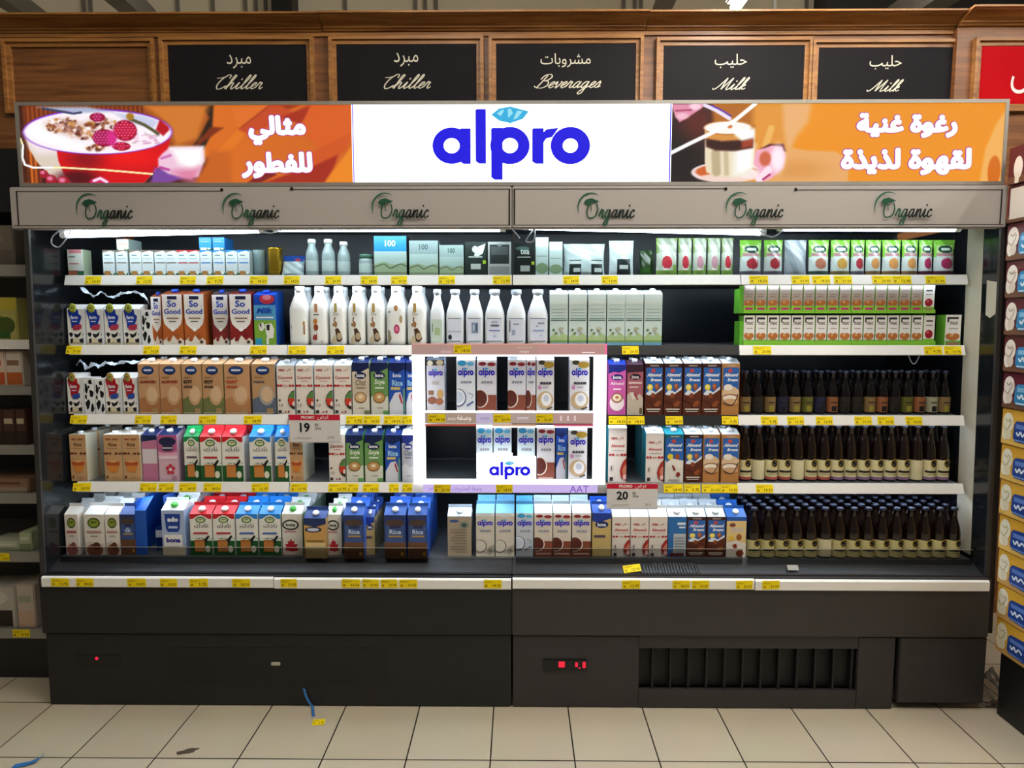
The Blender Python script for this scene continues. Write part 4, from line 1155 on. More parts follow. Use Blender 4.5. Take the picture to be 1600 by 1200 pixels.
def a_almond(low, mid='#2a64b4', kind=0, topc='#3b1a17'):
    def f(A):
        A.rect(0, .92, 1, 1, topc); A.rect(.28, .945, .75, .965, '#c9b6ac'); A.rect(0, 0, 1, .46, low); A.rect(.06, .4, .96, .92, mid)
        A.ell(.46, .86, .13, .04, '#b8494e'); A.text('Almond', .1, .72, .92, .84, '#f2f5fa', .035, shear=.35); A.text('Breeze', .3, .63, .9, .74, '#f2f5fa', .03, shear=.35)
        if kind == 0:
            A.poly([(.08, .42), (.3, .5), (.6, .44), (.96, .56), (.96, .4), (.08, .38)], '#dfe9f4'); A.ell(.28, .54, .16, .062, '#ead23a'); A.ell(.28, .545, .1, .035, '#f6ea90')
            A.ell(.66, .55, .12, .065, '#a4552c'); A.ell(.63, .57, .06, .03, '#c57a48')
            A.poly([(.06, .4), (.4, .36), (.96, .5), (1, .3), (.5, .22), (0, .3)], low)
            A.ell(.45, .38, .12, .05, '#8a4426'); A.poly([(.5, .2), (.72, .28), (.92, .27), (.8, .17), (.6, .15)], '#8c4a28')
            A.rect(.1, .1, .86, .125, '#e6dfd6'); A.rect(.16, .06, .8, .08, '#cfc5bb')
        elif kind == 1:
            A.ell(.5, .42, .5, .14, '#dcbf9c'); A.ell(.36, .54, .26, .06, '#f0e8de'); A.ell(.5, .36, .44, .05, '#8a5a3a'); A.ell(.48, .33, .42, .06, '#efe4d8'); A.ell(.5, .26, .44, .06, '#caa27c'); A.line(catmull([(.1, .26), (.4, .2), (.7, .22), (.94, .42)]), .02, '#40281c')
        else:
            A.poly([(.06, .42), (.4, .5), (.96, .46), (.96, .3), (.06, .3)], '#e9e6e0'); A.ell(.28, .54, .16, .062, '#ead23a'); A.ell(.66, .54, .12, .06, '#a4552c'); A.poly([(.36, .36), (.46, .36), (.6, .26), (.5, .24)], '#8e2f22'); A.ell(.72, .17, .12, .05, '#8e2f22'); A.rect(.2, .04, .8, .08, '#bdb8b2')
    return f
def a_alpro(kind):
    def f(A):
        if kind == 'photo':
            A.rect(0, .9, 1, 1, '#3a3b36'); A.ell(.2, .94, .16, .05, '#e6e0cc'); A.ell(.75, .95, .2, .05, '#d6c9a6')
            A.logo(.1, .68, .92, .84, '#2416b8', simple=True); A.rect(.3, .56, .7, .61, '#b9b4b6'); A.rect(.1, .36, .4, .44, '#8a6650'); A.ell(.76, .38, .18, .08, '#c9a468'); A.ell(.3, .26, .25, .07, '#8c5844'); A.ell(.72, .24, .22, .06, '#a4684c'); A.rect(.02, .0, 1, .15, '#c2c0c6')
            return
        blue = kind in ('coco', 'cocoblue')
        A.rect(0, .93, 1, 1, '#f8fbff')
        if blue:
            A.ell(.3, .94, .24, .05, '#3aa4dc'); A.ell(.75, .93, .2, .04, '#6cc1ea')
        elif kind == 'choc': A.ell(.28, .93, .2, .035, '#8a1f2c'); A.ell(.75, .92, .22, .035, '#9c3038')
        elif kind == 'cocogrey': A.ell(.5, .95, .4, .04, '#dfe6ea')
        else: A.ell(.3, .95, .2, .04, '#4a4632'); A.ell(.7, .91, .3, .06, '#c2a13c')
        A.logo(.08, .68, .92, .86, '#2416c8', simple=True)
        A.rect(.24, .575, .8, .615, '#8f93a8') if kind != 'alm' else A.rect(.2, .555, .84, .6, '#4a4a52')
        for q in (.36, .5, .64): A.rect(q, .575, q + .02, .615, '#ffffff')
        if kind in ('coco', 'cocoblue'):
            A.ell(.12, .31, .4, .165, '#2c3c7c'); A.ell(.09, .315, .38, .15, '#eef4fb'); A.ell(.09, .32, .3, .11, '#cfdcf0'); A.line([(.66, .4), (.9, .36), (.8, .3)], .012, '#3c4a6c'); A.line([(.55, .16), (.9, .24)], .035, '#5468a0')
        elif kind == 'cocogrey':
            A.ell(.24, .24, .34, .15, '#5c5c5e'); A.ell(.22, .245, .31, .135, '#d8d4ca'); A.poly([(.5, .14), (.75, .24), (1, .27), (1, .12), (.75, .05)], '#a9a69c'); A.poly([(.6, .14), (.8, .2), (.96, .14), (.8, .09)], '#75736a')
        elif kind == 'choc':
            A.rect(0, 0, 1, .355, '#8a4a38'); A.rect(.3, .3, 1, .36, '#8a4a38'); A.ell(.16, .29, .42, .165, '#efe2d8'); A.ell(.14, .295, .38, .155, '#5c2a22'); A.rect(.08, .05, .9, .09, '#c9a79c')
        else:
            A.ell(.18, .5, .1, .04, '#c98ac0'); A.rect(.34, .49, .68, .52, '#b9b4c4'); A.ell(.5, .27, .46, .16, '#c9ae84'); A.ell(.56, .28, .3, .125, '#f4f5f8'); A.ell(.55, .3, .16, .06, '#c9d2e4'); A.line([(.6, .1), (.9, .14)], .03, '#554a36'); A.ell(.2, .04, .2, .03, '#b98e3c')
    return f
def a_rice(A):
    A.text('ORG', .12, .87, .42, .92, '#8a3a20', .06); A.rect(.5, .875, .84, .915, '#a0602c'); A.text('Rice', .28, .74, .74, .83, '#5a3416', .02); A.rect(.2, .7, .8, .71, '#a87a4c')
    for a, c in ((0, .25), (.3, .42), (.62, .78), (.84, 1)): A.rect(a, .575, c, .615, '#5f2f1a')
    A.rect(.1, .47, .24, .5, '#b98a5c'); A.poly([(.12, .42), (.88, .42), (.7, .2), (.3, .2)], '#d7853a'); A.poly([(.1, .42), (.9, .42), (.84, .34), (.16, .34)], '#b4532a'); A.ell(.5, .43, .24, .03, '#dba56a'); A.rect(.1, .06, .2, .12, '#53341c'); A.rect(.4, .07, .8, .085, '#a87a4c')
def a_pinkbox(A):
    A.rect(.02, .38, .98, .7, '#ddd2da'); A.poly([(0, 1), (1, 1), (1, .9), (0, .86)], '#1e2a55')
def a_pinkflower(A):
    A.rect(0, .62, 1, 1, '#c25e8e'); A.ell(.5, .86, .46, .1, '#20264c'); A.ell(.5, .72, .34, .07, '#2f3350'); A.rect(.2, .71, .8, .735, '#d9c4d4'); A.rect(0, .48, 1, .58, '#f0d8e4'); A.poly([(0, .66), (.5, .58), (1, .66), (1, .56), (0, .56)], '#e4a9c2')
    for k in range(5):
        a = k * 1.256 + .3; A.ell(.62 + .16 * math.cos(a), .26 + .08 * math.sin(a), .1, .04, '#c43044')
    A.ell(.62, .26, .08, .035, '#f3e6ea'); A.rect(.7, .04, .95, .12, '#b98aa4')
def a_arab(top, band, low='#1f5a2c', word='نادك'):
    def f(A):
        A.rect(0, .88, 1, 1, top); A.poly([(.02, .86), (.16, .89), (.34, .95), (.5, .975), (.66, .95), (.84, .89), (.98, .86), (.98, .42), (.02, .42)], '#eceae2')
        A.rect(0, 0, 1, .42, low); A.poly([(0, .44), (.4, .4), (.7, .46), (1, .4), (1, .36), (0, .36)], '#dfe6da')
        A.ell(.5, .86, .23, .075, '#2d6a3a'); A.ell(.5, .86, .17, .05, '#d9dcae'); A.text('org', .4, .84, .62, .885, '#24502c', .03)
        A.text(ar(word), .2, .68, .84, .78, '#22252c', .02, keep=False); A.rect(.16, .52, .82, .56, band)
        A.rect(.2, .1, .66, .38, '#c98240'); A.rect(.22, .34, .7, .38, '#b06a30'); A.poly([(.5, .44), (.66, .4), (.84, .5), (.9, .46), (.76, .36), (.7, .26), (.66, .36)], '#16181a'); A.ell(.8, .16, .12, .08, '#e3e2cf')
    return f
def a_oval(blob, bits='#6a3a20', front=None):
    def f(A):
        A.poly([(.0, .28), (.3, .34), (.7, .26), (1, .3), (1, 0), (0, 0)], front or '#d8cbbd')
        A.ell(.5, .79, .32, .13, '#33431e'); A.ell(.5, .79, .26, .095, '#8a9a34'); A.text('org', .32, .76, .68, .83, '#26340f', .04); A.rect(.12, .54, .86, .6, blob if front is None else '#b08a8c'); A.rect(.3, .46, .7, .48, '#8f8078')
        A.ell(.5, .13, .42, .15, blob); A.ell(.6, .22, .2, .1, bits)
    return f
def a_ace(A):
    A.rect(0, 0, 1, .2, '#d8ccb4'); A.poly([(.14, .92), (.84, .92), (.8, .6), (.72, .52), (.26, .52), (.18, .6)], '#1c3f96'); A.text('ado', .26, .74, .74, .86, '#f1f4fa', .05); A.rect(.3, .6, .7, .65, '#c4d2ee'); A.rect(.08, .2, .9, .46, '#f3f1ee'); A.text('bona', .18, .28, .82, .4, '#2a2a8c', .05)
def a_maple(A):
    A.ell(.42, .74, .42, .13, '#1c201e'); A.ell(.42, .74, .34, .09, '#d9dcd2'); A.text('bona', .18, .7, .66, .79, '#1c201e', .04); A.rect(.1, .56, .7, .6, '#c08a92'); A.rect(.0, .02, 1, .12, '#d9c9b8')
    A.poly([(.42, .42), (.5, .34), (.6, .36), (.58, .28), (.76, .28), (.68, .2), (.84, .14), (.5, .1), (.1, .14), (.22, .2), (.12, .28), (.28, .28), (.26, .36), (.36, .34)], '#b8202e')
def a_gold(A):
    A.poly([(0, 1), (1, 1), (1, .86), (.5, .78), (0, .84)], '#1d2f5e'); A.ell(.42, .72, .38, .07, '#16224c'); A.ell(.42, .72, .28, .04, '#c9d0e4'); A.rect(.1, .42, .9, .46, '#8f6a34'); A.rect(.06, .02, .96, .4, '#dcc38c')
def a_navychoc(word):
    def f(A):
        A.rect(0, 0, 1, .38, '#6a4630'); A.rect(.06, .38, .94, .8, '#3a5288'); A.ell(.5, .82, .44, .08, '#4d3b32'); A.rect(.28, .7, .78, .76, '#26305c'); A.text(word, .24, .56, .8, .68, '#b9cbe6', .03); A.rect(.2, .5, .84, .54, '#a98a5c'); A.rect(.76, .08, .9, .16, '#c9a43c')
    return f
def a_yellow(A):
    A.poly([(0, 1), (1, 1), (1, .88), (.7, .84), (.3, .78), (0, .82)], '#1d3c9a'); A.ell(.5, .74, .36, .08, '#1b2a66'); A.text('bona', .22, .7, .78, .78, '#eef2fa', .04); A.rect(.1, .44, .7, .5, '#5a4a58'); A.rect(.02, .02, .98, .2, '#d2b878')
def a_blueback(A):
    A.rect(0, 0, 1, 1, '#2a6cae'); A.rect(.3, .02, .98, .58, '#b8bfc6'); A.rect(.5, .8, .95, .86, '#dbe6f2'); A.rect(.6, .72, .95, .76, '#dbe6f2'); A.rect(.1, .02, .9, .1, '#5a2024')
    for k in range(6): A.rect(.36, .12 + k * .07, .92, .14 + k * .07, '#8a9298')
def a_yelalm(A):
    A.rect(0, .9, 1, 1, '#2257ac'); A.rect(0, 0, 1, .9, '#e2c789'); A.ell(.3, .8, .16, .05, '#7a4038'); A.rect(.2, .62, .86, .74, '#d2bfae'); A.poly([(0, .36), (.5, .42), (1, .34), (1, 0), (0, 0)], '#e3dcd2'); A.ell(.24, .48, .12, .06, '#e5b83c'); A.ell(.64, .5, .14, .08, '#a0602c'); A.poly([(.3, .3), (.5, .34), (.56, .24), (.4, .22)], '#8e2f22'); A.ell(.7, .1, .2, .08, '#8a3a26')
def a_back(A):
    A.rect(0, 0, 1, .9, '#a89a86'); A.ell(.28, .88, .2, .035, '#39558e'); A.ell(.7, .78, .2, .09, '#7d8c80'); A.ell(.7, .78, .1, .05, '#3c4f48')
    for k in range(9): A.rect(.14 if k % 3 else .3, .1 + k * .07, .8, .118 + k * .07, '#7a6e60')
def a_meadow(A):
    A.rect(0, 0, 1, .17, '#7fa65c'); A.poly([(0, .16), (.25, .24), (.5, .17), (.75, .25), (1, .18), (1, .1), (0, .1)], '#a9c48c'); A.rect(0, 0, 1, .06, '#6aa2c4'); A.rect(0, .8, 1, 1, '#d6e6e0')
    A.rect(.05, .52, .95, .535, '#7d9c94'); A.rect(.05, .485, .95, .5, '#3f5f58')
    for k, q in enumerate((.7, .64, .58)): A.rect(.1, q, .9, q + .012, '#a6bcb4')
    A.ell(.2, .3, .07, .025, '#4c7a44'); A.ell(.62, .33, .16, .03, '#b4b49a'); A.line([(.5, .3), (.7, .24), (.6, .22)], .015, '#77704a'); A.ell(.34, .24, .08, .02, '#6a7a5a')
def a_small(topc, low='#b98246'):
    def f(A):
        A.poly([(0, 1), (1, 1), (1, .93), (.7, .98), (0, .9)], topc); A.rect(.18, .78, .62, .83, '#6f8a92'); A.rect(.1, .66, .8, .69, '#a9bcc2'); A.rect(.1, .5, .9, .54, topc); A.rect(0, 0, 1, .13, '#2f6a3e'); A.rect(.12, 0, .62, .2, low); A.ell(.8, .12, .12, .06, '#e9ece4')
    return f
def a_pinksm(A):
    A.rect(0, 0, 1, .2, '#2f6a4a'); A.rect(.02, .02, .6, .22, '#a6604a'); A.rect(.1, .86, .9, 1, '#d88a92'); A.rect(.1, .7, .5, .76, '#7f8f8a'); A.rect(.1, .45, .7, .49, '#c06a72')
def a_snack(kind):
    def f(A):
        if kind == 'up':
            A.rect(0, .22, 1, 1, '#a8998c'); A.rect(.04, .82, .96, .98, '#c4b8ae'); A.rect(.2, .64, .8, .67, '#7d7168'); A.rect(.2, .56, .7, .59, '#7d7168')
            for c in ((.3, .34, .26, .1), (.66, .36, .26, .1), (.5, .28, .3, .08)): A.ell(*c, '#b06a36')
            A.ell(.4, .38, .12, .04, '#d59a5c'); A.rect(0, 0, 1, .24, '#8ac63a'); A.rect(.16, .08, .84, .17, '#c22a7c')
        elif kind == 'apple':
            A.rect(0, .3, 1, 1, '#f0eeea'); A.ell(.5, .36, .36, .15, '#9c1a2a'); A.ell(.4, .42, .1, .04, '#d86a72'); A.rect(.2, .78, .8, .84, '#5a5a5a'); A.rect(.2, .64, .8, .68, '#9a9a9a'); A.rect(0, 0, 1, .2, '#7fbc3a'); A.rect(.2, .06, .8, .13, '#c22a7c')
        else:
            A.rect(.1, .86, .82, .93, '#2c2c2e'); A.rect(.1, .76, .22, .86, '#2c2c2e'); A.text('nuc', .24, .68, .84, .78, '#3a3a3a', .02); A.rect(.24, .54, .8, .57, '#9a9a9a')
            for c in ((.28, .3, .26, .1), (.68, .3, .26, .1), (.5, .24, .3, .08)): A.ell(*c, '#b87038')
            A.ell(.4, .33, .12, .04, '#dca468'); A.rect(0, 0, 1, .16, '#5fa63a'); A.rect(.1, .03, .9, .1, '#a86a5c')
    return f
def a_teabox(A):
    A.rect(0, 0, 1, 1, '#22302c'); A.ell(.46, .78, .14, .1, '#cfd8d2'); A.poly([(.4, .6), (.6, .86), (.95, .95), (.82, .66), (.56, .56)], '#dfe8e2'); A.rect(.16, .54, .8, .58, '#b9c6be'); A.rect(.26, .2, .72, .36, '#c4cbc4'); A.rect(.82, .36, .96, .46, '#a8d23a')
def a_blackbox(A):
    A.rect(0, 0, 1, 1, '#17201f'); A.ell(.4, .84, .34, .06, '#4c6a66'); A.text('tea', .3, .64, .74, .84, '#cfdcd6', .02); A.rect(.16, .56, .8, .59, '#b9c6be'); A.rect(.3, .14, .76, .32, '#b4bcb6'); A.rect(.84, .34, .98, .44, '#b6d63a')
def a_greywin(A):
    A.rect(0, 0, 1, 1, '#b2bab8'); A.rect(.08, .36, .92, .92, '#2d3434'); A.rect(.14, .62, .86, .86, '#525b5b'); A.ell(.5, .9, .1, .04, '#7d8786'); A.rect(.06, .06, .94, .28, '#8f9896')
def a_landscape(top):
    def f(A):
        A.rect(0, .62, 1, 1, top); A.text('100', .2, .74, .8, .9, '#e8f2f4' if top == '#2a8fd8' else '#46605c', .02)
        A.rect(0, 0, 1, .62, '#aac4be'); A.poly([(0, .3), (.3, .36), (.6, .28), (1, .36), (1, 0), (0, 0)], '#9ab08c'); A.rect(.04, .44, .96, .47, '#a9c4bc'); A.line(catmull([(.0, .22), (.3, .3), (.5, .2), (.8, .3), (1, .24)]), .03, '#5f6a52'); A.rect(0, 0, 1, .1, '#7f8f70')
    return f
def a_lightbox(A):
    A.rect(0, .75, 1, 1, '#d8e6e4'); A.rect(0, 0, 1, .75, '#b9d0cc'); A.ell(.5, .2, .5, .14, '#7f9c74'); A.rect(.1, .5, .9, .53, '#8fa8a4')
# ---- shaped packs
def pouch(w, d, h, fn, name='pouch_body', lean=.1, nx=12, nz=16):
    def f(t):
        b = MB(); g = []
        for s in (0, 1):
            for j in range(nz + 1):
                v = j / nz
                for i in range(nx + 1):
                    u = i / nx
                    k = math.sin(math.pi * min(1, u * 1.0)) ** .7 * (1 - max(0, (v - .2) / .8) ** 2.2) * (.45 + .55 * min(1, (v + .02) * 7))
                    wr = .0022 * math.sin(u * 9 + v * 5) * math.sin(v * 13 + u * 4) * (.3 + v)
                    y = (d * .5 * k + wr) * (-1 if s == 0 else 1) + d * .5 + v * lean * h * .5
                    x = (u - .5) * w * (1 - .05 * math.sin(math.pi * v))
                    g.append((x, y, v * h))
        o = len(b.v); b.v.extend(g); st = nx + 1; N = st * (nz + 1)
        for s in (0, 1):
            for j in range(nz):
                for i in range(nx):
                    q = [s * N + j * st + i, s * N + j * st + i + 1, s * N + (j + 1) * st + i + 1, s * N + (j + 1) * st + i]
                    b.f.append(tuple(q if s == 0 else q[::-1])); b.c.append(fn((i + .5) / nx, (j + .5) / nz) if s == 0 else fn(.02, (j + .5) / nz)); b.smooth.append(True)
        for j in range(nz):
            for i0 in (0, nx):
                b.f.append((j * st + i0, (j + 1) * st + i0, N + (j + 1) * st + i0, N + j * st + i0)); b.c.append(fn(.02, (j + .5) / nz)); b.smooth.append(False)
        b.f.append(tuple(list(range(0, st)) + list(range(N + nx, N - 1, -1)))); b.c.append(fn(.02, .02)); b.smooth.append(False)
        b.build(name, 'film', t)
    return f
def E(u, v, cu, cv, ru, rv): return ((u - cu) / ru) ** 2 + ((v - cv) / rv) ** 2 < 1
def f_redfruit(c, tone):
    def f(u, v):
        if E(u, v, .5, .36, .26, .17): return c
        if E(u, v, .4, .2, .12, .06): return '#efe9dc'
        if v < .16 or (v < .3 and u > .8): return '#7ea348'
        if u < .12 and v > .6: return '#7d9c50'
        if v > .82: return tone
        if v > .62: return '#a9b3a0'
        if int(u * 7 + v * 4) % 4 == 0: return '#d3dcd0'
        return '#b4bfae'
    return f
def f_green(fruit, low):
    def f(u, v):
        if v > .86: return '#79c03a'
        if E(u, v, .52, .74, .36, .11): return '#0f4a34' if abs(v - .74) > .025 or u < .3 or u > .74 else '#dff0e4'
        if v > .52 and abs(u - .5) > .4: return '#79c03a'
        if v > .54: return '#b9d98e' if v > .64 else '#b58a8e'
        if E(u, v, .55, .34, .3, .15): return fruit
        if v < .14: return low
        return '#ccd6d2'
    return f
def f_silver(u, v):
    return '#a9b4bb' if math.sin(u * 9 + v * 5) > -.4 else '#8f9ca4'
def f_white(u, v):
    if .3 < u < .86 and .04 < v < .46: return '#1f2a2a' if not (.2 < v < .3 and .4 < u < .78) else '#cfd8d4'
    if .4 < u < .66 and .56 < v < .62: return '#a9c08c'
    return '#c6d6d6'
def f_whitewide(u, v):
    for a in (.12, .66):
        if a < u < a + .3 and v < .5: return '#20302e' if not (.14 < v < .24 and a + .1 < u < a + .28) and not (.38 < v < .46) else '#c9d6d2'
    return '#bed2d2'
def f_bluebag(u, v):
    if v > .72: return '#20499a' if not E(u, v, .7, .8, .12, .08) else '#b8444a'
    return '#9db4b8' if int(u * 4 + v * 6) % 2 else '#c6d4d4'
def f_darkgreen(u, v): return '#23401a' if v > .3 else '#2f5a1e'
def f_blueopen(u, v): return '#1d4fae'
def foil(col):
    def f(t):
        b = MB(); b.lathe([(.030, 0), (.0335, .02), (.033, .08), (.035, .1), (.0355, .106), (.032, .106)], 18, col, cols=[col, col, '#8f7426', col, col], cy=.036); b.build('foil_pack', M['foil'], t)
    return f
M['foil'] = pmat('gold_foil', '#c09a2c', 0.25, 0.8, noise=0.3, scale=30)
def bottle(prof, body, capm, capprof, art=None, sq=2.0, label=None, seg=20, matcol='#ffffff', r_label=None, name='bottle_body', bodymat=None):
    """label: (z0, z1, colour)"""
    R = max(p[0] for p in prof)
    def f(t):
        b = MB(); b.lathe(prof, seg, matcol, sq, 0, R)
        if art and sq > 2:
            zs = [z for r, z in prof if r > R * .97]
            A = Art(b, lambda u, v, l: ((u - .5) * R * 1.5, -.0004 * l, v * prof[-1][1]), R * 1.5 / prof[-1][1]); art(A)
        b.build(name, body, t)
        if label:
            b = MB(); z0, z1, lc = label[:3]; rl = R + .0006
            b.lathe([(rl, z0), (rl, z1)], seg, lc, 2.0, 0, R); b.f = b.f[:-2]; b.c = b.c[:-2]; b.smooth = b.smooth[:-2]
            if len(label) > 3:
                hw = math.radians(78)
                def fm(u, v, l):
                    a = -math.pi / 2 + (u - .5) * 2 * hw; q = rl + .0003 + .00035 * l
                    return (q * math.cos(a), R + q * math.sin(a), z0 + v * (z1 - z0))
                A = Art(b, fm, rl * 2 * hw / (z1 - z0), 14); label[3](A)
            b.build('label', 'tag', t)
        if capprof:
            b = MB(); b.lathe(capprof, 16, '#ffffff', 2.0, 0, R); b.build('cap', capm, t)
    return f
PET = [(.030, 0), (.0355, .006), (.036, .02), (.036, .135), (.034, .15), (.026, .175), (.0185, .195), (.0175, .2), (.0175, .212)]
PETC = [(.0195, .206), (.0195, .226), (.0185, .229), (0, .229)]
MED = [(.028, 0), (.0325, .005), (.033, .02), (.033, .105), (.031, .12), (.022, .15), (.015, .17), (.0145, .186)]
MEDC = [(.0185, .182), (.0185, .196), (.017, .2), (0, .2)]
BRN = [(.026, 0), (.0285, .004), (.029, .015), (.029, .098), (.0282, .112), (.0245, .134), (.0165, .16), (.0125, .174), (.012, .2), (.0135, .201), (.0135, .206)]
BRNC = [(.0138, .203), (.0152, .2035), (.0142, .212), (.011, .2155), (0, .216)]
DRK = [(.024, 0), (.026, .004), (.0262, .012), (.0262, .075), (.025, .085), (.017, .108), (.011, .13), (.0105, .152), (.0118, .153), (.0118, .157)]
DRKC = [(.0122, .154), (.0135, .1545), (.0126, .162), (.01, .165), (0, .165)]
SML = [(.022, 0), (.025, .004), (.0255, .012), (.0255, .082), (.023, .095), (.0155, .112), (.014, .118), (.014, .13)]
SMLC = [(.0165, .126), (.0165, .138), (.015, .141), (0, .141)]
JAR = [(.024, 0), (.0275, .004), (.028, .012), (.028, .06), (.026, .068), (.022, .072)]
JARC = [(.0265, .07), (.0265, .084), (.0255, .086), (0, .086)]
def a_pet(kind):
    def f(A):
        if kind == 0: A.rect(.04, .3, .07, .37, '#3a3a3c'); A.rect(.9, .2, 1, .44, '#a9743c'); A.ell(.92, .4, .07, .03, '#d29a4c')
        elif kind == 1:
            A.rect(.28, .6, .5, .76, '#d29a70'); A.rect(.2, .55, .6, .57, '#6a6660'); A.ell(.32, .44, .16, .05, '#c07a34'); A.ell(.36, .33, .18, .06, '#8a4022'); A.poly([(.1, .14), (.2, .2), (.36, .19), (.44, .24), (.44, .1), (.16, .1)], '#96403c'); A.rect(.7, .04, .9, .09, '#c9c4c0')
        elif kind == 4: A.ell(.56, .68, .13, .055, '#c9945c'); A.ell(.9, .48, .12, .07, '#b9a47c'); A.ell(.6, .3, .2, .085, '#b22a5c'); A.ell(.6, .3, .13, .05, '#d87a9c'); A.rect(.02, .6, .2, .62, '#6a6660'); A.poly([(0, .3), (.16, .26), (.24, .12), (.06, .04), (0, .06)], '#8a8068')
        else:
            A.rect(.3, .6, .5, .77, '#b7ae62' if kind == 2 else '#c2a45a'); A.text('Soy', .2, .53, .66, .6, '#6a6456', 0); A.line(catmull([(.36, .52), (.3, .45), (.46, .4), (.4, .33)]), .022, '#8a5a34'); A.ell(.3, .38, .16, .035, '#a87a4c')
            A.poly([(.34, .3), (.56, .32), (.78, .24), (.9, .12), (.7, .06), (.46, .08), (.4, .18)], '#4c3424'); A.ell(.66, .17, .2, .065, '#b9a98a'); A.poly([(.06, .1), (.3, .2), (.5, .06), (.2, .03)], '#c4b698')
    return f
def a_med(kind):
    def f(A):
        if kind == 0: A.rect(0, .08, 1, .5, '#c4d8cc'); A.rect(.3, .2, .8, .34, '#a4c090'); A.rect(.06, .26, .12, .42, '#3c4a48')
        else:
            A.rect(0, .08, 1, .52, '#d9e2f2'); A.rect(0, .515, 1, .525, '#44506a'); A.rect(0, .08, 1, .09, '#44506a')
            if kind == 2: A.rect(.0, .26, 1, .28, '#aab6d0'); A.ell(.16, .16, .14, .05, '#23283a')
            if kind == 3: A.rect(.3, .24, .8, .44, '#7f95b0'); A.rect(.4, .28, .52, .4, '#c4d2e4'); A.rect(.62, .27, .72, .42, '#46566e')
            if kind == 4: A.text('SOYA', .3, .42, .72, .48, '#4c5878', .02); A.rect(.24, .37, .8, .4, '#55607c'); A.rect(.12, .28, .88, .3, '#6a80c0'); A.rect(.4, .16, .62, .2, '#b4c2e0')
            if kind == 5: A.rect(.04, .26, .1, .48, '#2c3648'); A.rect(.3, .4, .7, .42, '#6a7896'); A.rect(.2, .2, .44, .3, '#96a6c4')
            if kind == 6: A.rect(.5, .42, .9, .44, '#6a7896'); A.rect(.4, .36, .5, .38, '#38425c'); A.rect(.2, .28, .9, .3, '#8a9cd4'); A.rect(.6, .18, .8, .2, '#aebada')
    return f
def a_brn(strip, word=True, off=.5):
    def f(A):
        A.rect(0, 0, 1, .14, strip); A.rect(off - .44, .36, off + .44, .47, '#2c2620') if word else None
        if word: A.rect(off - .3, .26, off + .3, .29, '#a0986c')
        A.circ(off + .02, .84, .2, '#c9a64a'); A.circ(off + .02, .84, .165, '#17110e'); A.poly([(off - .1, .82), (off + .04, .94), (off + .14, .85), (off, .74)], '#d8d4b8')
    return f
KINDS = {}
def K(key, name, cat, desc, size, fn): KINDS[key] = (name, cat, desc, size, fn)
def KC(key, desc, art, shape='slant', front='#ffffff', side=None, top=None, cap='cap_white', size=(.075, .085, .195), name='drink_carton'):
    K(key, name, 'carton', desc, size, lambda t: carton(t, *size, art, shape, front, side, top, cap))
S1L = (.075, .085, .195)
K('cowblue', 'milk_carton', 'carton', 'small white cow-print carton with blue label and round seal', (.07, .06, .14), t_cow(.07, .06, .14, '#15379c', '#a8344c', '#b9c24a'))
K('cowred', 'milk_carton', 'carton', 'small white cow-print carton with red label and round seal', (.07, .06, .14), t_cow(.07, .06, .14, '#a81a24', '#2a4a9c', '#b39a4c'))
KC('cowside', 'white carton with black cow spots all over', a_cowpat, 'brick', '#eef0f2', '#e3e6ea', '#f2f4f6', None, (.05, .06, .135), 'milk_carton')
KC('soorange', 'orange soy drink carton with white shield label', a_sogood('#a8582a', '#b9622c'), 'slant', '#b9622c', '#a65626', '#8a4424', 'cap_blue')
KC('sored', 'dark red soy drink carton with white shield label', a_sogood('#7c1c20', '#8a2222'), 'slant', '#8a2222', '#7a1c1e', '#6a2a22', 'cap_blue')
KC('sogrey', 'grey and red soy drink carton with white label', a_sogood('#8a3a30', '#7c2c2a', '#dcdad6'), 'slant', '#8a2a2a', '#7a7a78', '#5a4a46', 'cap_blue')
KC('milk', 'blue milk carton with grazing cows on green', a_milk, 'slant', '#1746b0', '#1a56b8', '#1c4cb8', 'cap_blue')
KC('oatred', 'tan almond drink carton with red lettering', a_oat('ALMOND', '#8e2c1e', '#a9744a'), 'slant', '#c79a72', '#b98c64', '#cfa37a')
KC('oatgreen', 'tan soy drink carton with green base', a_oat('SOY', '#2c241c', '#6d7446', second='drink'), 'slant', '#c2976e', '#8f8a5c', '#cfa37a')
KC('oatorange', 'tan oat drink carton with orange lettering', a_oat('OAT', '#b8482a', '#b57f54', second='drink'), 'slant', '#c99b72', '#bb8d66', '#cfa37a')
KC('oatblue', 'tan coconut drink carton with slate blue base', a_oat('COCO', '#4a4a58', '#5d6a7e', '#a9a4a0'), 'slant', '#bf976e', '#8c96a0', '#cfa37a')
KC('slim', 'white slim carton with red words and round fruit', a_slim(), 'slant', '#ece4da', '#c9d4de', '#dfe6ea')
KC('bagebeige', 'beige barista carton with navy top and coffee cup', a_barista('#d8cdbc', '#e2dccf', '#d9b78a', word='Oat', wc='#9c8c78', leafy='#7a7f5a'), 'slant', '#d3c6b2', '#c9c4ba', '#1a2850')
KC('baggreen', 'green barista carton with navy top and coffee cup', a_barista('#6f9a5c', '#dfe0d4', '#c69a62', leafy='#6aa85c'), 'slant', '#6f9c5a', '#5cae62', '#1a2850')
KC('bagblue', 'blue rice drink carton with navy top', a_blue, 'slant', '#2455b8', '#24489a', '#1a2c66')
KC('baggrey', 'pale grey oat carton with navy top', a_barista('#c3c6d0', '#d6d8e0', None, navy='#28358c', word='Oat', wc='#7c8090'), 'slant', '#b9bdc8', '#a9adb8', '#dfe4ee')
KC('pinkcup', 'bright pink almond carton with coffee cup', a_pink, 'slant', '#cf5fae', '#c050a0', '#2440a4')
KC('dusk', 'dusky pink carton with dark top', a_dusk, 'slant', '#a8606c', '#94525c', '#46303c')
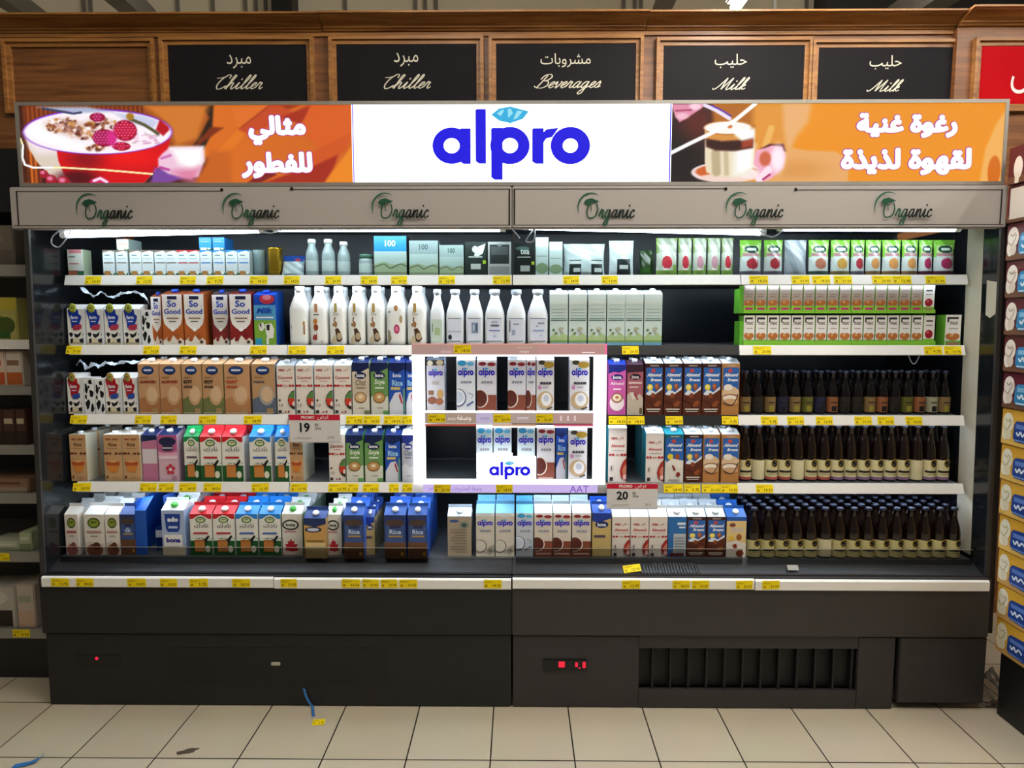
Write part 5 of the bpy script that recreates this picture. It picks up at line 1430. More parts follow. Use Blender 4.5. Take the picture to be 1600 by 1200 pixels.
KC('almchoc', 'brown and blue almond drink carton with yellow disc', a_almond('#5a2a1a'), 'slant', '#4a2218', '#3c1c16', '#c9ced2')
KC('almtan', 'tan and blue almond drink carton with cream swirl', a_almond('#b98048', kind=1, topc='#c08a54'), 'slant', '#b98048', '#a87442', '#cfd2d2')
KC('almwhite', 'white and blue almond drink carton with teal top', a_almond('#e3e0da', kind=2, topc='#1d6a80'), 'slant', '#2a64b4', '#1d7a8a', '#2a8a96')
KC('alphoto', 'white plant drink carton with nut photo and dark top', a_alpro('photo'), 'slant', '#d4d6e2', '#b4b8c8', '#3a3f48')
KC('alcoco', 'white coconut drink carton with pale half coconut', a_alpro('coco'), 'slant', '#e8f0fb', '#cfe0f4', '#cfeaf8')
KC('alchoc', 'white and brown chocolate drink carton with brown disc', a_alpro('choc'), 'slant', '#e6e8f4', '#d4d8ea', '#e8eef4')
KC('aloat', 'white plant drink carton with gold top and swirl', a_alpro('alm'), 'slant', '#eef0f6', '#e2e4ee', '#f2f0e4')
KC('alblue', 'white and pale blue coconut drink carton', a_alpro('cocoblue'), 'slant', '#d8ecf8', '#bfe0f2', '#a8dcf4')
KC('rice', 'tan rice drink carton with brown band and bowl', a_rice, 'brick', '#c99f72', '#c9c4b0', '#e8e4d4')
KC('pinkbox', 'plain pink carton with pale panel and navy top', a_pinkbox, 'slant', '#c2789c', '#d9b4c8', '#1e2a55')
KC('pinkflower', 'pink carton with flower and dark oval badge', a_pinkflower, 'slant', '#d9b4c4', '#c9a4bc', '#1e2a55')
GS = (.08, .08, .215)
for k, tp, bd, ds in (('grn', '#15924a', '#5c4a5c', 'green topped milk carton with cow and Arabic script'), ('red', '#c8222a', '#b8202c', 'red topped milk carton with cow and Arabic script'), ('blu', '#2a86d8', '#2f62b4', 'blue topped milk carton with cow and Arabic script')):
    KC('ar' + k, ds, a_arab(tp, bd), 'gable', '#eceae2', '#d9dcdc' if k != 'grn' else '#1f5a2c', tp, 'cap_white', GS, 'milk_carton')
KC('ovred', 'pale carton with green oval badge and rosy blob', a_oval('#a8645c', '#8a4a44'), 'gable', '#dcd2c8', '#d9d4cc', '#e3e6e4', None, (.065, .085, .2), 'milk_carton')
KC('ovbrown', 'white carton with green oval badge and brown pods', a_oval('#7a4a34', '#5a2a18', '#d0c4b6'), 'gable', '#e2dcd2', '#e0dcd4', '#e3e6e4', None, (.07, .085, .2), 'milk_carton')
KC('navydull', 'dull navy carton with brown base beside the blue box', a_navychoc('dk'), 'gable', '#2a3560', '#24407c', '#3a5a9c', None, (.065, .085, .2), 'milk_carton')
KC('ace', 'blue and white carton with beige base and green cap', a_ace, 'gable', '#a9b9dc', '#9fb6da', '#e4e8ea', 'cap_green', (.08, .085, .225), 'milk_carton')
KC('maple', 'white carton with red maple leaf and green cap', a_maple, 'gable', '#e3ded6', '#8aa68c', '#dfe3e0', 'cap_green', GS, 'milk_carton')
KC('gold', 'golden carton with navy top leaning over the fence', a_gold, 'gable', '#c49a58', '#a88a5c', '#26407e', 'cap_white', (.085, .085, .225), 'milk_carton')
KC('navychoc', 'navy blue carton with brown base and white cap', a_navychoc('Rice'), 'gable', '#27386c', '#2a5cc0', '#2f58a8', 'cap_white', (.08, .085, .225), 'milk_carton')
KC('yellow', 'yellow carton with navy top and white cap', a_yellow, 'gable', '#cbb274', '#b4a068', '#2150b0', 'cap_white', GS, 'milk_carton')
KC('beigenavy', 'beige carton with navy top half hidden', a_yellow, 'gable', '#c4ab70', '#b4a068', '#2a468a', 'cap_white', GS, 'milk_carton')
SB5 = (.073, .088, .205)
KC('back', 'grey-beige carton turned back to front', a_back, 'gable', '#a89a86', '#9c907e', '#cfe0ec', 'cap_white', (.09, .085, .205))
KC('alcoco5', 'white carton with grey half coconut', a_alpro('cocogrey'), 'gable', '#d8d2c6', '#cfe0ec', '#7cc0e4', None, SB5)
KC('alblue5', 'pale blue carton turned with half coconut', a_alpro('cocoblue'), 'gable', '#c9d2e0', '#b4c6dc', '#6cc0ea', None, SB5)
KC('alchoc5', 'cream and brown carton with dark brown disc', a_alpro('choc'), 'gable', '#ddd4c8', '#c9c4bc', '#cfe0e8', None, SB5)
KC('slim5', 'white almond carton with red words and squares', a_slim2, 'gable', '#e4dcd4', '#d4cfc8', '#dfe2de', None, SB5)
KC('slimalm', 'white almond carton with red words and squares', a_slim2, 'slant', '#ece6e4', '#2a8fa0', '#e8ecee', 'cap_white', (.075, .085, .215))
KC('blueback', 'blue carton turned to its pale nutrition panel', a_blueback, 'gable', '#2a6cae', '#1f5c9c', '#cdd4d8', 'cap_white', SB5)
KC('almchoc5', 'brown and blue almond drink carton with yellow disc', a_almond('#5a2a1a'), 'gable', '#4a2218', '#3c1c16', '#c4ccd0', 'cap_white', SB5)
KC('yelalm', 'pale yellow carton with almonds and blue top', a_yelalm, 'gable', '#e2c789', '#2f62ac', '#2a66b8', 'cap_white', (.08, .088, .205))
KC('meadow', 'pale green carton with meadow and blue strip', a_meadow, 'slant', '#cddfdb', '#c4d6d2', '#dcece8', 'cap_white', (.076, .085, .2))
KS = (.049, .05, .093)
for k, c, d_ in (('smbrown', '#7a6a5c', 'tiny white carton with brown trim'), ('smred', '#c03a40', 'tiny white carton with red trim'), ('smblue', '#2a86d0', 'tiny white carton with blue trim')):
    KC(k, d_, a_small(c), 'brick', '#d6e0e2', '#b9c8c8', '#c8d6d6', None, KS, 'small_carton')
KC('smtopb', 'tiny blue carton lying on the white ones', a_small('#1c7ccf', '#dcecf8'), 'brick', '#1f86d8', '#1c6cb4', '#3a9ae0', None, (.05, .09, .05), 'small_carton')
KC('smtopbr', 'tiny brown carton lying on the white ones', a_small('#8a6a5c', '#d9cabc'), 'brick', '#c4b4a8', '#9fb0ac', '#a89a90', None, (.05, .1, .05), 'small_carton')
KC('smpink', 'tiny pink and green carton standing alone', a_pinksm, 'brick', '#dfe4da', '#b4c4a4', '#e4b4b8', None, (.06, .05, .095), 'small_carton')
K('foil', 'foil_tin', 'tin', 'shiny gold foil pack', (.072, .072, .106), foil('#c9a032'))
K('foilgrey', 'foil_tin', 'tin', 'dull grey green foil pack', (.072, .072, .106), lambda t: (lambda b: (b.lathe([(.030, 0), (.0335, .02), (.033, .08), (.035, .1), (.032, .106)], 18, '#7d9494', cy=.036), b.build('foil_pack', 'film', t)))(MB()))
K('bluebag', 'snack_bag', 'bag', 'crumpled blue and silver bag leaning back', (.1, .05, .08), pouch(.1, .05, .08, f_bluebag, lean=.9, nx=30, nz=28))
K('smbottle', 'drink_bottle', 'bottle', 'small frosted white bottle with pale label', (.056, .056, .141), bottle(SML, 'frost', 'cap_white', SMLC, label=(.02, .06, '#b9c9c6')))
K('jar', 'drink_bottle', 'jar', 'short frosted jar with green lid', (.058, .058, .086), bottle(JAR, 'frost', 'lidgreen', JARC, label=(.015, .05, '#b9cfc8'), name='jar_body'))
M['frost'] = pmat('frosted_bottle', '#93a6a6', 0.3, noise=.06)
M['lidgreen'] = pmat('dark_green_lid', '#4a7a68', .4)
KC('boxblue', 'display box with bright blue top and landscape tray', a_landscape('#2a8fd8'), 'brick', '#c9ded6', '#2b2b2c', '#3a9ae0', None, (.135, .09, .155), 'display_box')
KC('boxgrey', 'tall pale grey display box with landscape tray', a_landscape('#8fa4a4'), 'brick', '#a9c0b8', '#8a9c98', '#a4b4b0', None, (.12, .09, .135), 'display_box')
KC('boxgrey2', 'low pale display box with landscape tray', a_landscape('#98b0ac'), 'brick', '#a9c0b8', '#8a9c98', '#a4b4b0', None, (.11, .09, .115), 'display_box')
KC('teabox', 'dark green tea box with white leaf', a_teabox, 'brick', '#22302c', '#1a2422', '#2f3c38', None, (.09, .08, .125), 'tea_box')
KC('blackbox', 'black tea box with pale script', a_blackbox, 'brick', '#17201f', '#121817', '#26302e', None, (.09, .08, .12), 'tea_box')
KC('greywin', 'grey tea box with dark windows', a_greywin, 'brick', '#b2bab8', '#9aa2a0', '#c9d0ce', None, (.095, .08, .125), 'tea_box')
KC('lightbox', 'pale mint tea box with grass picture', a_lightbox, 'brick', '#b9d0cc', '#a0b8b4', '#dce8e6', None, (.055, .08, .13), 'tea_box')
K('whitewide', 'snack_pouch', 'pouch', 'wide white pouch with two black label panels', (.17, .05, .12), pouch(.17, .05, .12, f_whitewide, nz=32, nx=48, lean=.12))
K('whitepouch', 'snack_pouch', 'pouch', 'white pouch with one black label panel', (.1, .045, .14), pouch(.1, .045, .14, f_white, nx=30, nz=36))
K('darkpouch', 'snack_pouch', 'pouch', 'plain dark green pouch', (.07, .05, .1), pouch(.07, .05, .1, f_darkgreen))
K('fruit', 'snack_pouch', 'pouch', 'pale green pouch with red fruit picture', (.09, .04, .15), pouch(.09, .04, .15, f_redfruit('#b83240', '#8f9a86'), nx=28, nz=40))
K('fruitpale', 'snack_pouch', 'pouch', 'pale green pouch with faded pink fruit', (.09, .04, .15), pouch(.09, .04, .15, f_redfruit('#b98a96', '#98a290'), nx=28, nz=40))
for k, c, l, d_ in (('grn1', '#a8323c', '#6a6474', 'bright green pouch with dark red fruit'), ('grn2', '#c49a4a', '#8a7a4a', 'bright green pouch with tan grain picture'), ('grn3', '#cf9254', '#94744a', 'bright green pouch with orange nut picture'), ('grn4', '#a82c5c', '#5a2838', 'bright green pouch with purple berry picture'), ('grn5', '#b07058', '#3a5a4a', 'bright green pouch with pink nut picture')):
    K(k, 'snack_pouch', 'pouch', d_, (.09, .045, .15), pouch(.09, .045, .15, f_green(c, l), nx=30, nz=44))
K('silver', 'snack_pouch', 'pouch', 'plain silver pouch turned back to front', (.095, .045, .15), pouch(.095, .045, .15, f_silver, nx=30, nz=44))
for i in range(5):
    K('pet%d' % i, 'milk_bottle', 'bottle', ['plain tall white bottle with brown edge print', 'tall white bottle with orange and brown fruit print', 'tall white bottle with olive label and scoop', 'tall white bottle with tan label and scoop', 'tall white bottle with pink seal and eggs'][i], (.072, .072, .229), bottle(PET, 'print', 'cap_white', PETC, a_pet(i), 4.0, matcol='#eef0ec', seg=24))
for i in (0, 2, 3, 4, 5, 6):
    K('med%d' % i, 'milk_bottle', 'bottle', 'narrow-necked white bottle with ' + {0: 'pale green label', 2: 'dark spot on its label', 3: 'grey window label', 4: 'centred soy label', 5: 'dark strip label', 6: 'blank looking label'}[i], (.066, .066, .2), bottle(MED, 'print', 'cap_grey', MEDC, a_med(i), 3.4, matcol='#e6ecee', seg=24))
M['cap_grey'] = pmat('grey_clear_cap', '#c4ced6', .25)
for k, st in (('brnr', '#a8524c'), ('brnp', '#8a6a8c')):
    K(k, 'glass_bottle', 'bottle', 'brown glass bottle with cream label and ' + ('red' if k == 'brnr' else 'purple') + ' strip', (.058, .058, .216), bottle(BRN, 'brown_glass', 'cap_black', BRNC, None, 2.0, (.008, .082, '#d8cfa2', a_brn(st, True, .56))))
K('brnblank', 'glass_bottle', 'bottle', 'brown glass bottle turned to its blank cream label', (.058, .058, .216), bottle(BRN, 'brown_glass', 'cap_black', BRNC, None, 2.0, (.008, .082, '#d2caa4')))
K('brn5', 'glass_bottle', 'bottle', 'brown glass bottle with cream label and dark emblem', (.058, .058, .216), bottle(BRN, 'brown_glass', 'cap_black', BRNC, None, 2.0, (.006, .078, '#cdc48c', a_brn('#c9be84', True, .6))))
for k, c, d_ in (('drk1', '#7d6440', 'tan'), ('drk2', '#26263c', 'slate blue'), ('drk3', '#2a2420', 'dark'), ('drk4', '#5a5a26', 'olive'), ('drk5', '#8a5636', 'copper'), ('drk6', '#98947a', 'pale')):
    def _a(A, c=c):
        A.rect(.35, .06, .65, .4, '#8f8430' if c in ('#7d6440', '#5a5a26') else '#1c1a1a'); A.rect(.3, .6, .7, .66, '#1c1a1a')
    K(k, 'glass_bottle', 'bottle', 'near-black bottle with %s label' % d_, (.0525, .0525, .165), bottle(DRK, 'black_glass', 'cap_black', DRKC, None, 2.0, (.008, .066, c, _a), seg=18))
M['black_glass'] = pmat('near_black_bottle_glass', '#0c0708', .1, noise=.3, coat=.4)
for k, d_, a in (('snup', 'snack box with brown nut picture and green base', 'up'), ('snlow', 'white snack box with brown nut picture', 'low'), ('snapple', 'white snack box with red apple picture', 'apple')):
    KC(k, d_, a_snack(a), 'brick', '#f0eeea', '#7fbc3a', '#7fbc3a', None, (.047, .06, .105), 'snack_box')
KC('sngreen', 'green sided snack box standing alone', a_snack('low'), 'brick', '#f0eeea', '#6fb83a', '#7fbc3a', None, (.06, .06, .105), 'snack_box')

PROTO = {}
ITEMS = []
def place(key, x0, x1, yt, row, dy=.03, behind=0, z=None, Y=None, step=None, rz=0, note='', fit=True):
    name, cat, desc, (w, d, h), fn = KINDS[key]
    zs, yf = SH[row]
    if z is None: z = zs
    if Y is None: Y = yf + dy
    X0, X1 = Xat(x0, Y, z + h * .4), Xat(x1, Y, z + h * .4)
    H = Zat(yt, Y, (x0 + x1) / 2) - z
    for k in range(behind + 1):
        if key not in PROTO:
            o = thing(name, None, cat); fn(o); PROTO[key] = o
        else:
            o = copy_tree(PROTO[key])
        sx, sz = (X1 - X0) * .972 / w, H / h
        sy = min(1.15, max(.9, sx))
        o.scale = (sx, sy, sz)
        o.location = ((X0 + X1) / 2, Y + k * ((step or d * sy) + .004), z + .0004)
        o.rotation_euler = (0, 0, math.radians(rz))
        ITEMS.append([o, key, row, k, (x0 + x1) / 2, note])
    return o
def name_items():
    by = {}
    for it in ITEMS: by.setdefault((it[1], it[2], it[3], it[5]), []).append(it)
    for (key, row, k, note), L in by.items():
        L.sort(key=lambda q: q[4])
        name, cat, desc = KINDS[key][:3]
        for i, (o, *_r) in enumerate(L):
            lab = desc
            if len(L) > 1: lab += ', %s from left' % ORD[i + 1]
            lab += ', ' + (note or ROWNAME[row])
            if k: lab += ', %s back' % {1: 'one', 2: 'two', 3: 'three', 4: 'four'}[k]
            tag(o, lab, cat, '%ss on the %s' % (name.replace('_', ' '), ROWNAME[row]))
            if len(lab.replace('-', 'x').split()) > 16: print('LONG', lab)
# ---- top shelf
place('smpink', 106, 131, 390, 1)
for i, x in enumerate((161, 181.5, 203, 222, 242, 259, 277, 294, 313, 333, 353, 372)):
    place('smbrown' if i < 6 else 'smred' if i < 8 else 'smblue', x, x + 18.6, 391, 1)
zt = SH[1][0] + (Zat(391, SH[1][1] + .03) - SH[1][0])
place('smtopbr', 182, 201, 373.5, 1, z=zt + .001); place('smtopb', 311, 330.5, 371, 1, z=zt + .001); place('smtopb', 332, 351, 371, 1, z=zt + .001)
place('foilgrey', 391, 412, 390, 1, .05); place('foil', 414, 438, 386, 1, .04)
place('bluebag', 436, 472, 398, 1)
place('smbottle', 474, 496, 373, 1); place('smbottle', 499, 522, 373, 1); place('smbottle', 524, 546, 377, 1, .04); place('jar', 558, 582, 397, 1)
place('boxblue', 584, 636, 369, 1); place('boxgrey', 639, 685, 376, 1); place('boxgrey2', 686, 725, 383, 1); place('teabox', 726.5, 761, 378, 1); place('greywin', 762, 799, 378, 1)
place('blackbox', 803, 836, 380, 1); place('lightbox', 836.5, 857, 371, 1, .035); place('lightbox', 858, 879, 378, 1); place('whitewide', 880, 947, 380, 1); place('whitepouch', 952, 992, 375, 1); place('darkpouch', 1000, 1023, 390, 1, .05)
for a, c, k in ((1026, 1060, 'fruit'), (1061, 1083, 'fruit'), (1084, 1106, 'fruitpale'), (1107, 1128, 'fruitpale'), (1129, 1148, 'fruit')): place(k, a, c, 371, 1)
for a, c, k in ((1158, 1193, 'grn1'), (1196, 1226, 'grn1'), (1228, 1264, 'silver'), (1266, 1299, 'grn5'), (1301, 1332, 'grn2'), (1333, 1355, 'grn1'), (1356, 1381, 'grn3'), (1382, 1412, 'grn3'), (1413, 1439, 'grn3'), (1440, 1462, 'grn4'), (1463, 1497, 'grn4')): place(k, a, c, 374, 1)
# ---- second shelf
for a in (106, 135, 164, 193): place('cowblue', a, a + 27.5, 475, 2)
place('cowside', 221.5, 236, 484, 2, .03)
place('soorange', 237, 253.5, 464, 2, .045); place('soorange', 254, 287, 460, 2); place('soorange', 288, 321, 460, 2); place('sogrey', 332, 358, 461, 2, .045); place('sored', 359, 395, 460, 2); place('milk', 397, 432, 461, 2)
for a, c, k in ((450, 480.5, 0), (482, 511, 1), (513, 540.5, 2), (542, 570, 3), (571.5, 600.5, 3), (602, 633, 4), (635, 666, 3)): place('pet%d' % k, a, c, 447, 2, .02, behind=1)
for a, c, k in ((671, 694, 0), (696, 724.5, 2), (727, 755, 3), (757, 788.5, 4), (791, 822, 5), (824, 857, 6)): place('med%d' % k, a, c, 452, 2, .02)
for a in (859, 888.5, 918.5, 948, 976.5, 1006): place('meadow', a, a + 28.6, 459.5, 2, .025)
zl = SH[2][0]; Yt = SH[2][1] + .03; zu = Zat(489.5, Yt)
for i in range(16):
    x = 1161.5 + 18.72 * i
    place('snlow' if i < 15 else 'snapple', x, x + 17.6, 493, 2, z=zl + .004, note='lower trays')
    place('snup' if i < 15 else 'snapple', x, x + 17.6, 446, 2, z=zu + .004, note='upper trays')
place('sngreen', 1476, 1501, 492, 2)
# shelf-ready trays under and between the snack boxes
for tier, zz, th in (('lower', zl, .004), ('upper', zu, .0035)):
    for i in range(6):
        n = 3 if i < 5 else 1
        xa = Xat(1160.6 + 18.72 * 3 * i, Yt, zz); xb = Xat(1160.6 + 18.72 * (3 * i + n) - .5, Yt, zz)
        t = thing('cardboard_tray', 'green cardboard tray in the %s tier of snack boxes, %s along' % (tier, ORD[i + 1]), 'tray', ((xa + xb) / 2, Yt, zz), 'snack box trays'); h = (xb - xa) / 2
        b = MB(); b.box(-h, -.006, 0, h, .066, .003, '#6fb83a'); b.build('tray_floor', 'print', t)
        b = MB(); b.box(-h, -.007, 0, h, -.0045, .014 if tier == 'upper' else .02, '#86c83c'); b.build('tray_front', 'print', t)
        if i == 0:
            b = MB(); b.box(-h - .016, -.004, 0, -h - .001, .066, .1, '#5fae30'); b.build('tray_side', 'print', t)
        if tier == 'lower':
            b = MB(); b.box(-h, .0675, 0, h, .069, zu - zl - .001, '#5fae30'); b.build('tray_back', 'print', t)
# ---- third shelf
place('cowred', 106, 131, 583, 3); place('cowside', 132, 148, 590, 3, .03); place('cowside', 149, 164, 592, 3, .03); place('cowred', 165, 191, 583, 3); place('cowred', 192.5, 216, 583, 3)
for a, c, k in ((217, 250, 'oatred'), (250.5, 284, 'oatred'), (285, 316.5, 'oatgreen'), (317, 350, 'oatgreen'), (351, 391, 'oatorange'), (394, 431, 'oatblue')): place(k, a, c, 569, 3, .025, behind=1)
for a, c in ((433, 461), (462.5, 490), (491.5, 520.5), (522, 549.5)): place('slim', a, c, 571, 3, .025, behind=1)
for a, c, k in ((550.5, 577.5, 'bagebeige'), (579.5, 607, 'baggreen'), (608, 633.5, 'bagblue'), (634.5, 648, 'bagblue')): place(k, a, c, 567, 3, .025, behind=1)
IN = "lit frame's upper tier"
for a, c, k in ((666.5, 695, 'alphoto'), (713, 743, 'alcoco'), (745, 776, 'alchoc'), (793, 822, 'alchoc'), (822.5, 837, 'alchoc'), (838, 866, 'aloat'), (890, 921, 'aloat')): place(k, a, c, 562.5, 3, .03, note=IN)
for a, c, k in ((950, 978, 'pinkcup'), (979.5, 1005, 'dusk'), (1007, 1036, 'almchoc'), (1037, 1066, 'almchoc'), (1067, 1096, 'almchoc'), (1096.5, 1126, 'almchoc'), (1127, 1155, 'almtan')): place(k, a, c, 570 if a < 1000 else 568, 3, .025, behind=1)
drk = [1, 3, 1, 2, 1, 4, 2, 5, 3, 3, 1, 5, 3, 4, 5, 6, 1]
for i, k in enumerate(drk): place('drk%d' % k, 1158 + i * 19.6, 1176 + i * 19.6, 580, 3, .05, behind=1)
# ---- fourth shelf
for a, c in ((110, 136), (163, 191.5), (192, 220)): place('rice', a, c, 679, 4, .025, behind=2, step=.09)
place('pinkbox', 222.5, 247, 680, 4, .03, behind=1); place('pinkflower', 248, 278, 680, 4, .025, behind=1)
for a, c, k in ((288, 312.5, 'grn'), (313, 346.5, 'red'), (347, 380.5, 'red'), (390, 424, 'blu'), (430, 452, 'blu')): place('ar' + k, a, c, 667, 4, .02 if k != 'grn' else .03, behind=1)
place('rice', 453, 474, 679, 4, .03, behind=1)
place('slim', 514, 540, 679, 4, .025, behind=1)
for a, c, k in ((541, 568, 'baggreen'), (570, 598.5, 'baggreen'), (602, 626, 'bagblue'), (628, 648, 'baggrey')): place(k, a, c, 680, 4, .025, behind=2)
IL = "lit frame's lower tier"
for a, c, k in ((744, 770, 'alblue'), (771, 799.5, 'alblue'), (808, 836, 'alblue'), (838.5, 867, 'alchoc'), (868.5, 886, 'bagblue'), (888, 917.5, 'aloat')): place(k, a, c, 668 if k != 'aloat' else 672, 4, .03 if k != 'bagblue' else .06, note=IL)
place('slimalm', 950, 979, 669, 4, .025); place('slimalm', 1008.5, 1037, 677, 4, .025, behind=2)
for a, c, k in ((1038.5, 1068, 'almwhite'), (1069, 1097.5, 'almchoc'), (1098, 1124, 'almtan'), (1126.5, 1155, 'almtan')): place(k, a, c, 679, 4, .025, behind=2)
b4 = ['brnr', 'brnblank', 'brnr', 'brnr', 'brnblank', 'brnr', 'brnr', 'brnp', 'brnp', 'brnp', 'brnp', 'brnp', 'brnp', 'brnblank', 'brnp', 'brnp']
for i, k in enumerate(b4): place(k, 1157 + i * 20.75, 1177.2 + i * 20.75, 664, 4, .04, behind=2)
# ---- bottom deck
for a, c, k in ((102, 123, 'ovred'), (132, 163.5, 'ovbrown'), (165, 187.5, 'ovbrown'), (188.5, 212, 'navydull')): place(k, a, c, 790, 5, .022, behind=3)
place('ace', 253, 289, 782, 5, .022, behind=2)
for a, c, k in ((297, 332, 'red'), (333, 367.5, 'red'), (369, 403.5, 'blu'), (405, 439.5, 'blu')): place('ar' + k, a, c, 789, 5, .022, behind=3)
place('maple', 441, 473, 789, 5, .022, behind=3); place('maple', 511, 534, 790, 5, .022, behind=2)
NZ = SH[5][0]
place('navychoc', 537, 569, 790, 5, -.014, behind=3); place('beigenavy', 571, 585.5, 795, 5, .03, behind=2); place('navychoc', 600, 634.5, 790, 5, -.014, behind=3); place('navychoc', 637, 668, 790, 5, -.014, behind=3)
place('gold', 475, 510, 796, 5, -.014)
place('back', 699, 737, 793, 5, .022)
for a, c, k in ((743.5, 773, 'alcoco5'), (774, 804, 'alcoco5'), (806, 833.5, 'alblue5'), (834.5, 863.5, 'alchoc5'), (864, 892.5, 'alchoc5'), (893.5, 923.5, 'alchoc5'), (925, 955, 'yellow'), (956, 984.5, 'slim5'), (985, 1013.5, 'slim5'), (1014, 1043, 'slim5'), (1043.5, 1072.5, 'blueback'), (1073, 1103, 'almchoc5'), (1104, 1133.5, 'almchoc5'), (1134.5, 1166, 'yelalm')):
    place(k, a, c, 787 if a < 930 else 794, 5, .022, behind=3 if a > 1040 else 1)
for i in range(15): place('brn5' if i != 5 else 'brnblank', 1169.5 + i * 22.5, 1191.3 + i * 22.5, 795, 5, .006, behind=4 if i % 2 else 3)
name_items()
# the open blue carton tray at the dark end of the deck
x0, x1 = Xat(214, .15, .7), Xat(250, .15, .7)
t = thing('cardboard_tray', 'bright blue cardboard case torn open on the bottom deck', 'box', ((x0 + x1) / 2, .14, DECK + .001))
h = (x1 - x0) / 2
b = MB(); b.box(-h, 0, 0, -h + .045, .003, .185, '#1f55b4'); b.box(-h, .003, 0, -h + .003, .3, .225, '#1c4ea8'); b.build('side_wall', 'print', t)
b = MB(); b.box(h - .003, .05, .06, h, .3, .235, '#1c4ea8'); b.build('far_wall', 'print', t)
b = MB(); b.mesh([(-h, 0, .187), (-h + .045, 0, .187), (-h + .05, .06, .235), (-h - .002, .06, .226), (-h, .002, .187), (-h + .045, .002, .187), (-h + .05, .062, .235), (-h - .002, .062, .226)], [(0, 1, 2, 3), (7, 6, 5, 4), (0, 4, 5, 1), (1, 5, 6, 2), (2, 6, 7, 3), (3, 7, 4, 0)], '#2a66c4'); b.build('flap', 'print', t)
b = MB(); b.box(-h + .0035, .3, .0, h, .303, .24, '#1a479c'); b.build('back_wall', 'print', t)
b = MB(); b.box(-h + .06, .04, .06, h - .004, .043, .09, '#cfd8e6'); b.box(-h + .06, .043, .0, -h + .062, .3, .1, '#1a479c'); b.build('paper_patch', 'print', t)
# ------------------------------------------------------------------ the lit display frame in the middle of the shelves
FY = .122
def XF(p, q=650): return Xat(p, FY, Zat(q, FY))
def ZF(q): return Zat(q, FY)
fx = (XF(645), XF(947)); fz = (ZF(770), ZF(536))
fr = thing('lit_display_frame', 'glowing white frame with word mark plate around two shelf tiers', 'display', ((fx[0] + fx[1]) / 2, FY, fz[0]))
fox = (fx[0] + fx[1]) / 2
def fb(b, n, m, par=None):
    b.v = [(x - fox, y - FY, z - fz[0]) for x, y, z in b.v]; return b.build(n, m, par or fr)
W_ = '#fbfcff'
for nm, a, c in (('post', 645, 664), ('post', 927, 947)):
    b = MB(); b.box(XF(a), FY, ZF(757), XF(c), FY + .014, ZF(557), W_); fb(b, nm, 'lit2')
b = MB(); b.box(fx[0], FY, ZF(557), fx[1], FY + .014, ZF(554), W_); fb(b, 'upper_bar', 'lit2')
b = MB(); b.box(XF(664), FY, ZF(757), XF(927), FY + .014, ZF(749.5), W_); fb(b, 'lower_bar', 'lit2')
def rail(q0, q1, p0, p1, nm, segs, extra):
    b = MB(); x0, x1, z0, z1 = XF(p0), XF(p1), ZF(q1), ZF(q0)
    b.box(x0, FY - .002, z0, x1, FY + .012, z1, segs[0][2])
    A = Art(b, lambda u, v, l: (x0 + u * (x1 - x0), FY - .0021 - .0003 * l, z0 + v * (z1 - z0)), (x1 - x0) / (z1 - z0))
    u = lambda p: (XF(p) - x0) / (x1 - x0)
    for s0, s1, c in segs: A.rect(u(s0), 0, u(s1), 1, c)
    extra(A, u); fb(b, nm, 'lit')
def ex_top(A, u):
    A.rect(0, .93, 1, 1, '#e8a08e'); A.text('recipe for your drink', u(806), .5, u(832), .78, '#d9c4bc', 0); A.text('recipe', u(800), .1, u(838), .4, '#e6d6d0', 0); A.text('ideas', u(690), .1, u(706), .5, '#d9b8bc'); A.rect(u(908), .16, u(928), .24, '#f6eae8'); A.rect(.988, 0, 1, 1, '#f070a0')
rail(537, 554, 645, 947, 'upper_rail', ((645, 947, '#b08a80'), (645, 700, '#a98880'), (840, 947, '#b98a84')), ex_top)
def ex_mid(A, u):
    A.text(ar('فكرة') if False else 'drink', u(700), .3, u(712), .6, '#e9dcd2'); A.text(ar('وصفة'), u(714), .2, u(736), .8, '#f4ece4', .01, keep=False); A.text('recipe', u(747), .3, u(768), .62, '#7a6a92', 0); A.text('yours', u(808), .3, u(826), .62, '#e9dcf0', 0)
    for k in (.68, .74, .8): A.rect(u(875 + (k - .68) * 180), .25, u(878 + (k - .68) * 180), .75, '#d8c0c0')
    A.rect(u(664), -.24, u(744), -.06, '#b04a3a'); A.rect(u(770), -.24, u(838), -.06, '#c89a7c'); A.rect(u(865), -.24, u(927), -.06, '#c8506a')
rail(645, 661.5, 664, 927, 'middle_rail', ((664, 744, '#a08a7c'), (744, 770, '#b8aac8'), (770, 838, '#a8948a'), (838, 865, '#a48c78'), (865, 927, '#b09088')), ex_mid)
b = MB(); b.box(XF(664), FY, ZF(645), XF(927), FY + .014, ZF(642.5), W_); b.box(XF(744), FY + .0, ZF(668), XF(927), FY + .002, ZF(665.5), W_); fb(b, 'middle_bar', 'lit2')
def ex_low(A, u):
    A.text(ar('طبيعي'), u(668), .05, u(676), .9, '#9a6ac8', 0, keep=False); A.text(ar('وصفة المشروبات'), u(705), .12, u(752), .85, '#8f72c4', .01, keep=False); A.text('AAT', u(884), .05, u(928), .9, '#8a5ac0', .01)
rail(757, 769.5, 660, 935, 'lower_rail', ((660, 935, '#c8b4e8'),), ex_low)
b = MB(); px0, px1, pz0, pz1 = XF(744.5), XF(838), ZF(750), ZF(713)
b.box(px0, FY - .001, pz0, px1, FY + .005, pz1, W_); b.box(XF(744.5), FY - .001, pz1, XF(801), FY + .005, ZF(708), W_)
W, H = px1 - px0, pz1 - pz0
A = Art(b, lambda u, v, l: (px0 + u * W, FY - .0012 - .0004 * l, pz0 + v * H), W / H)
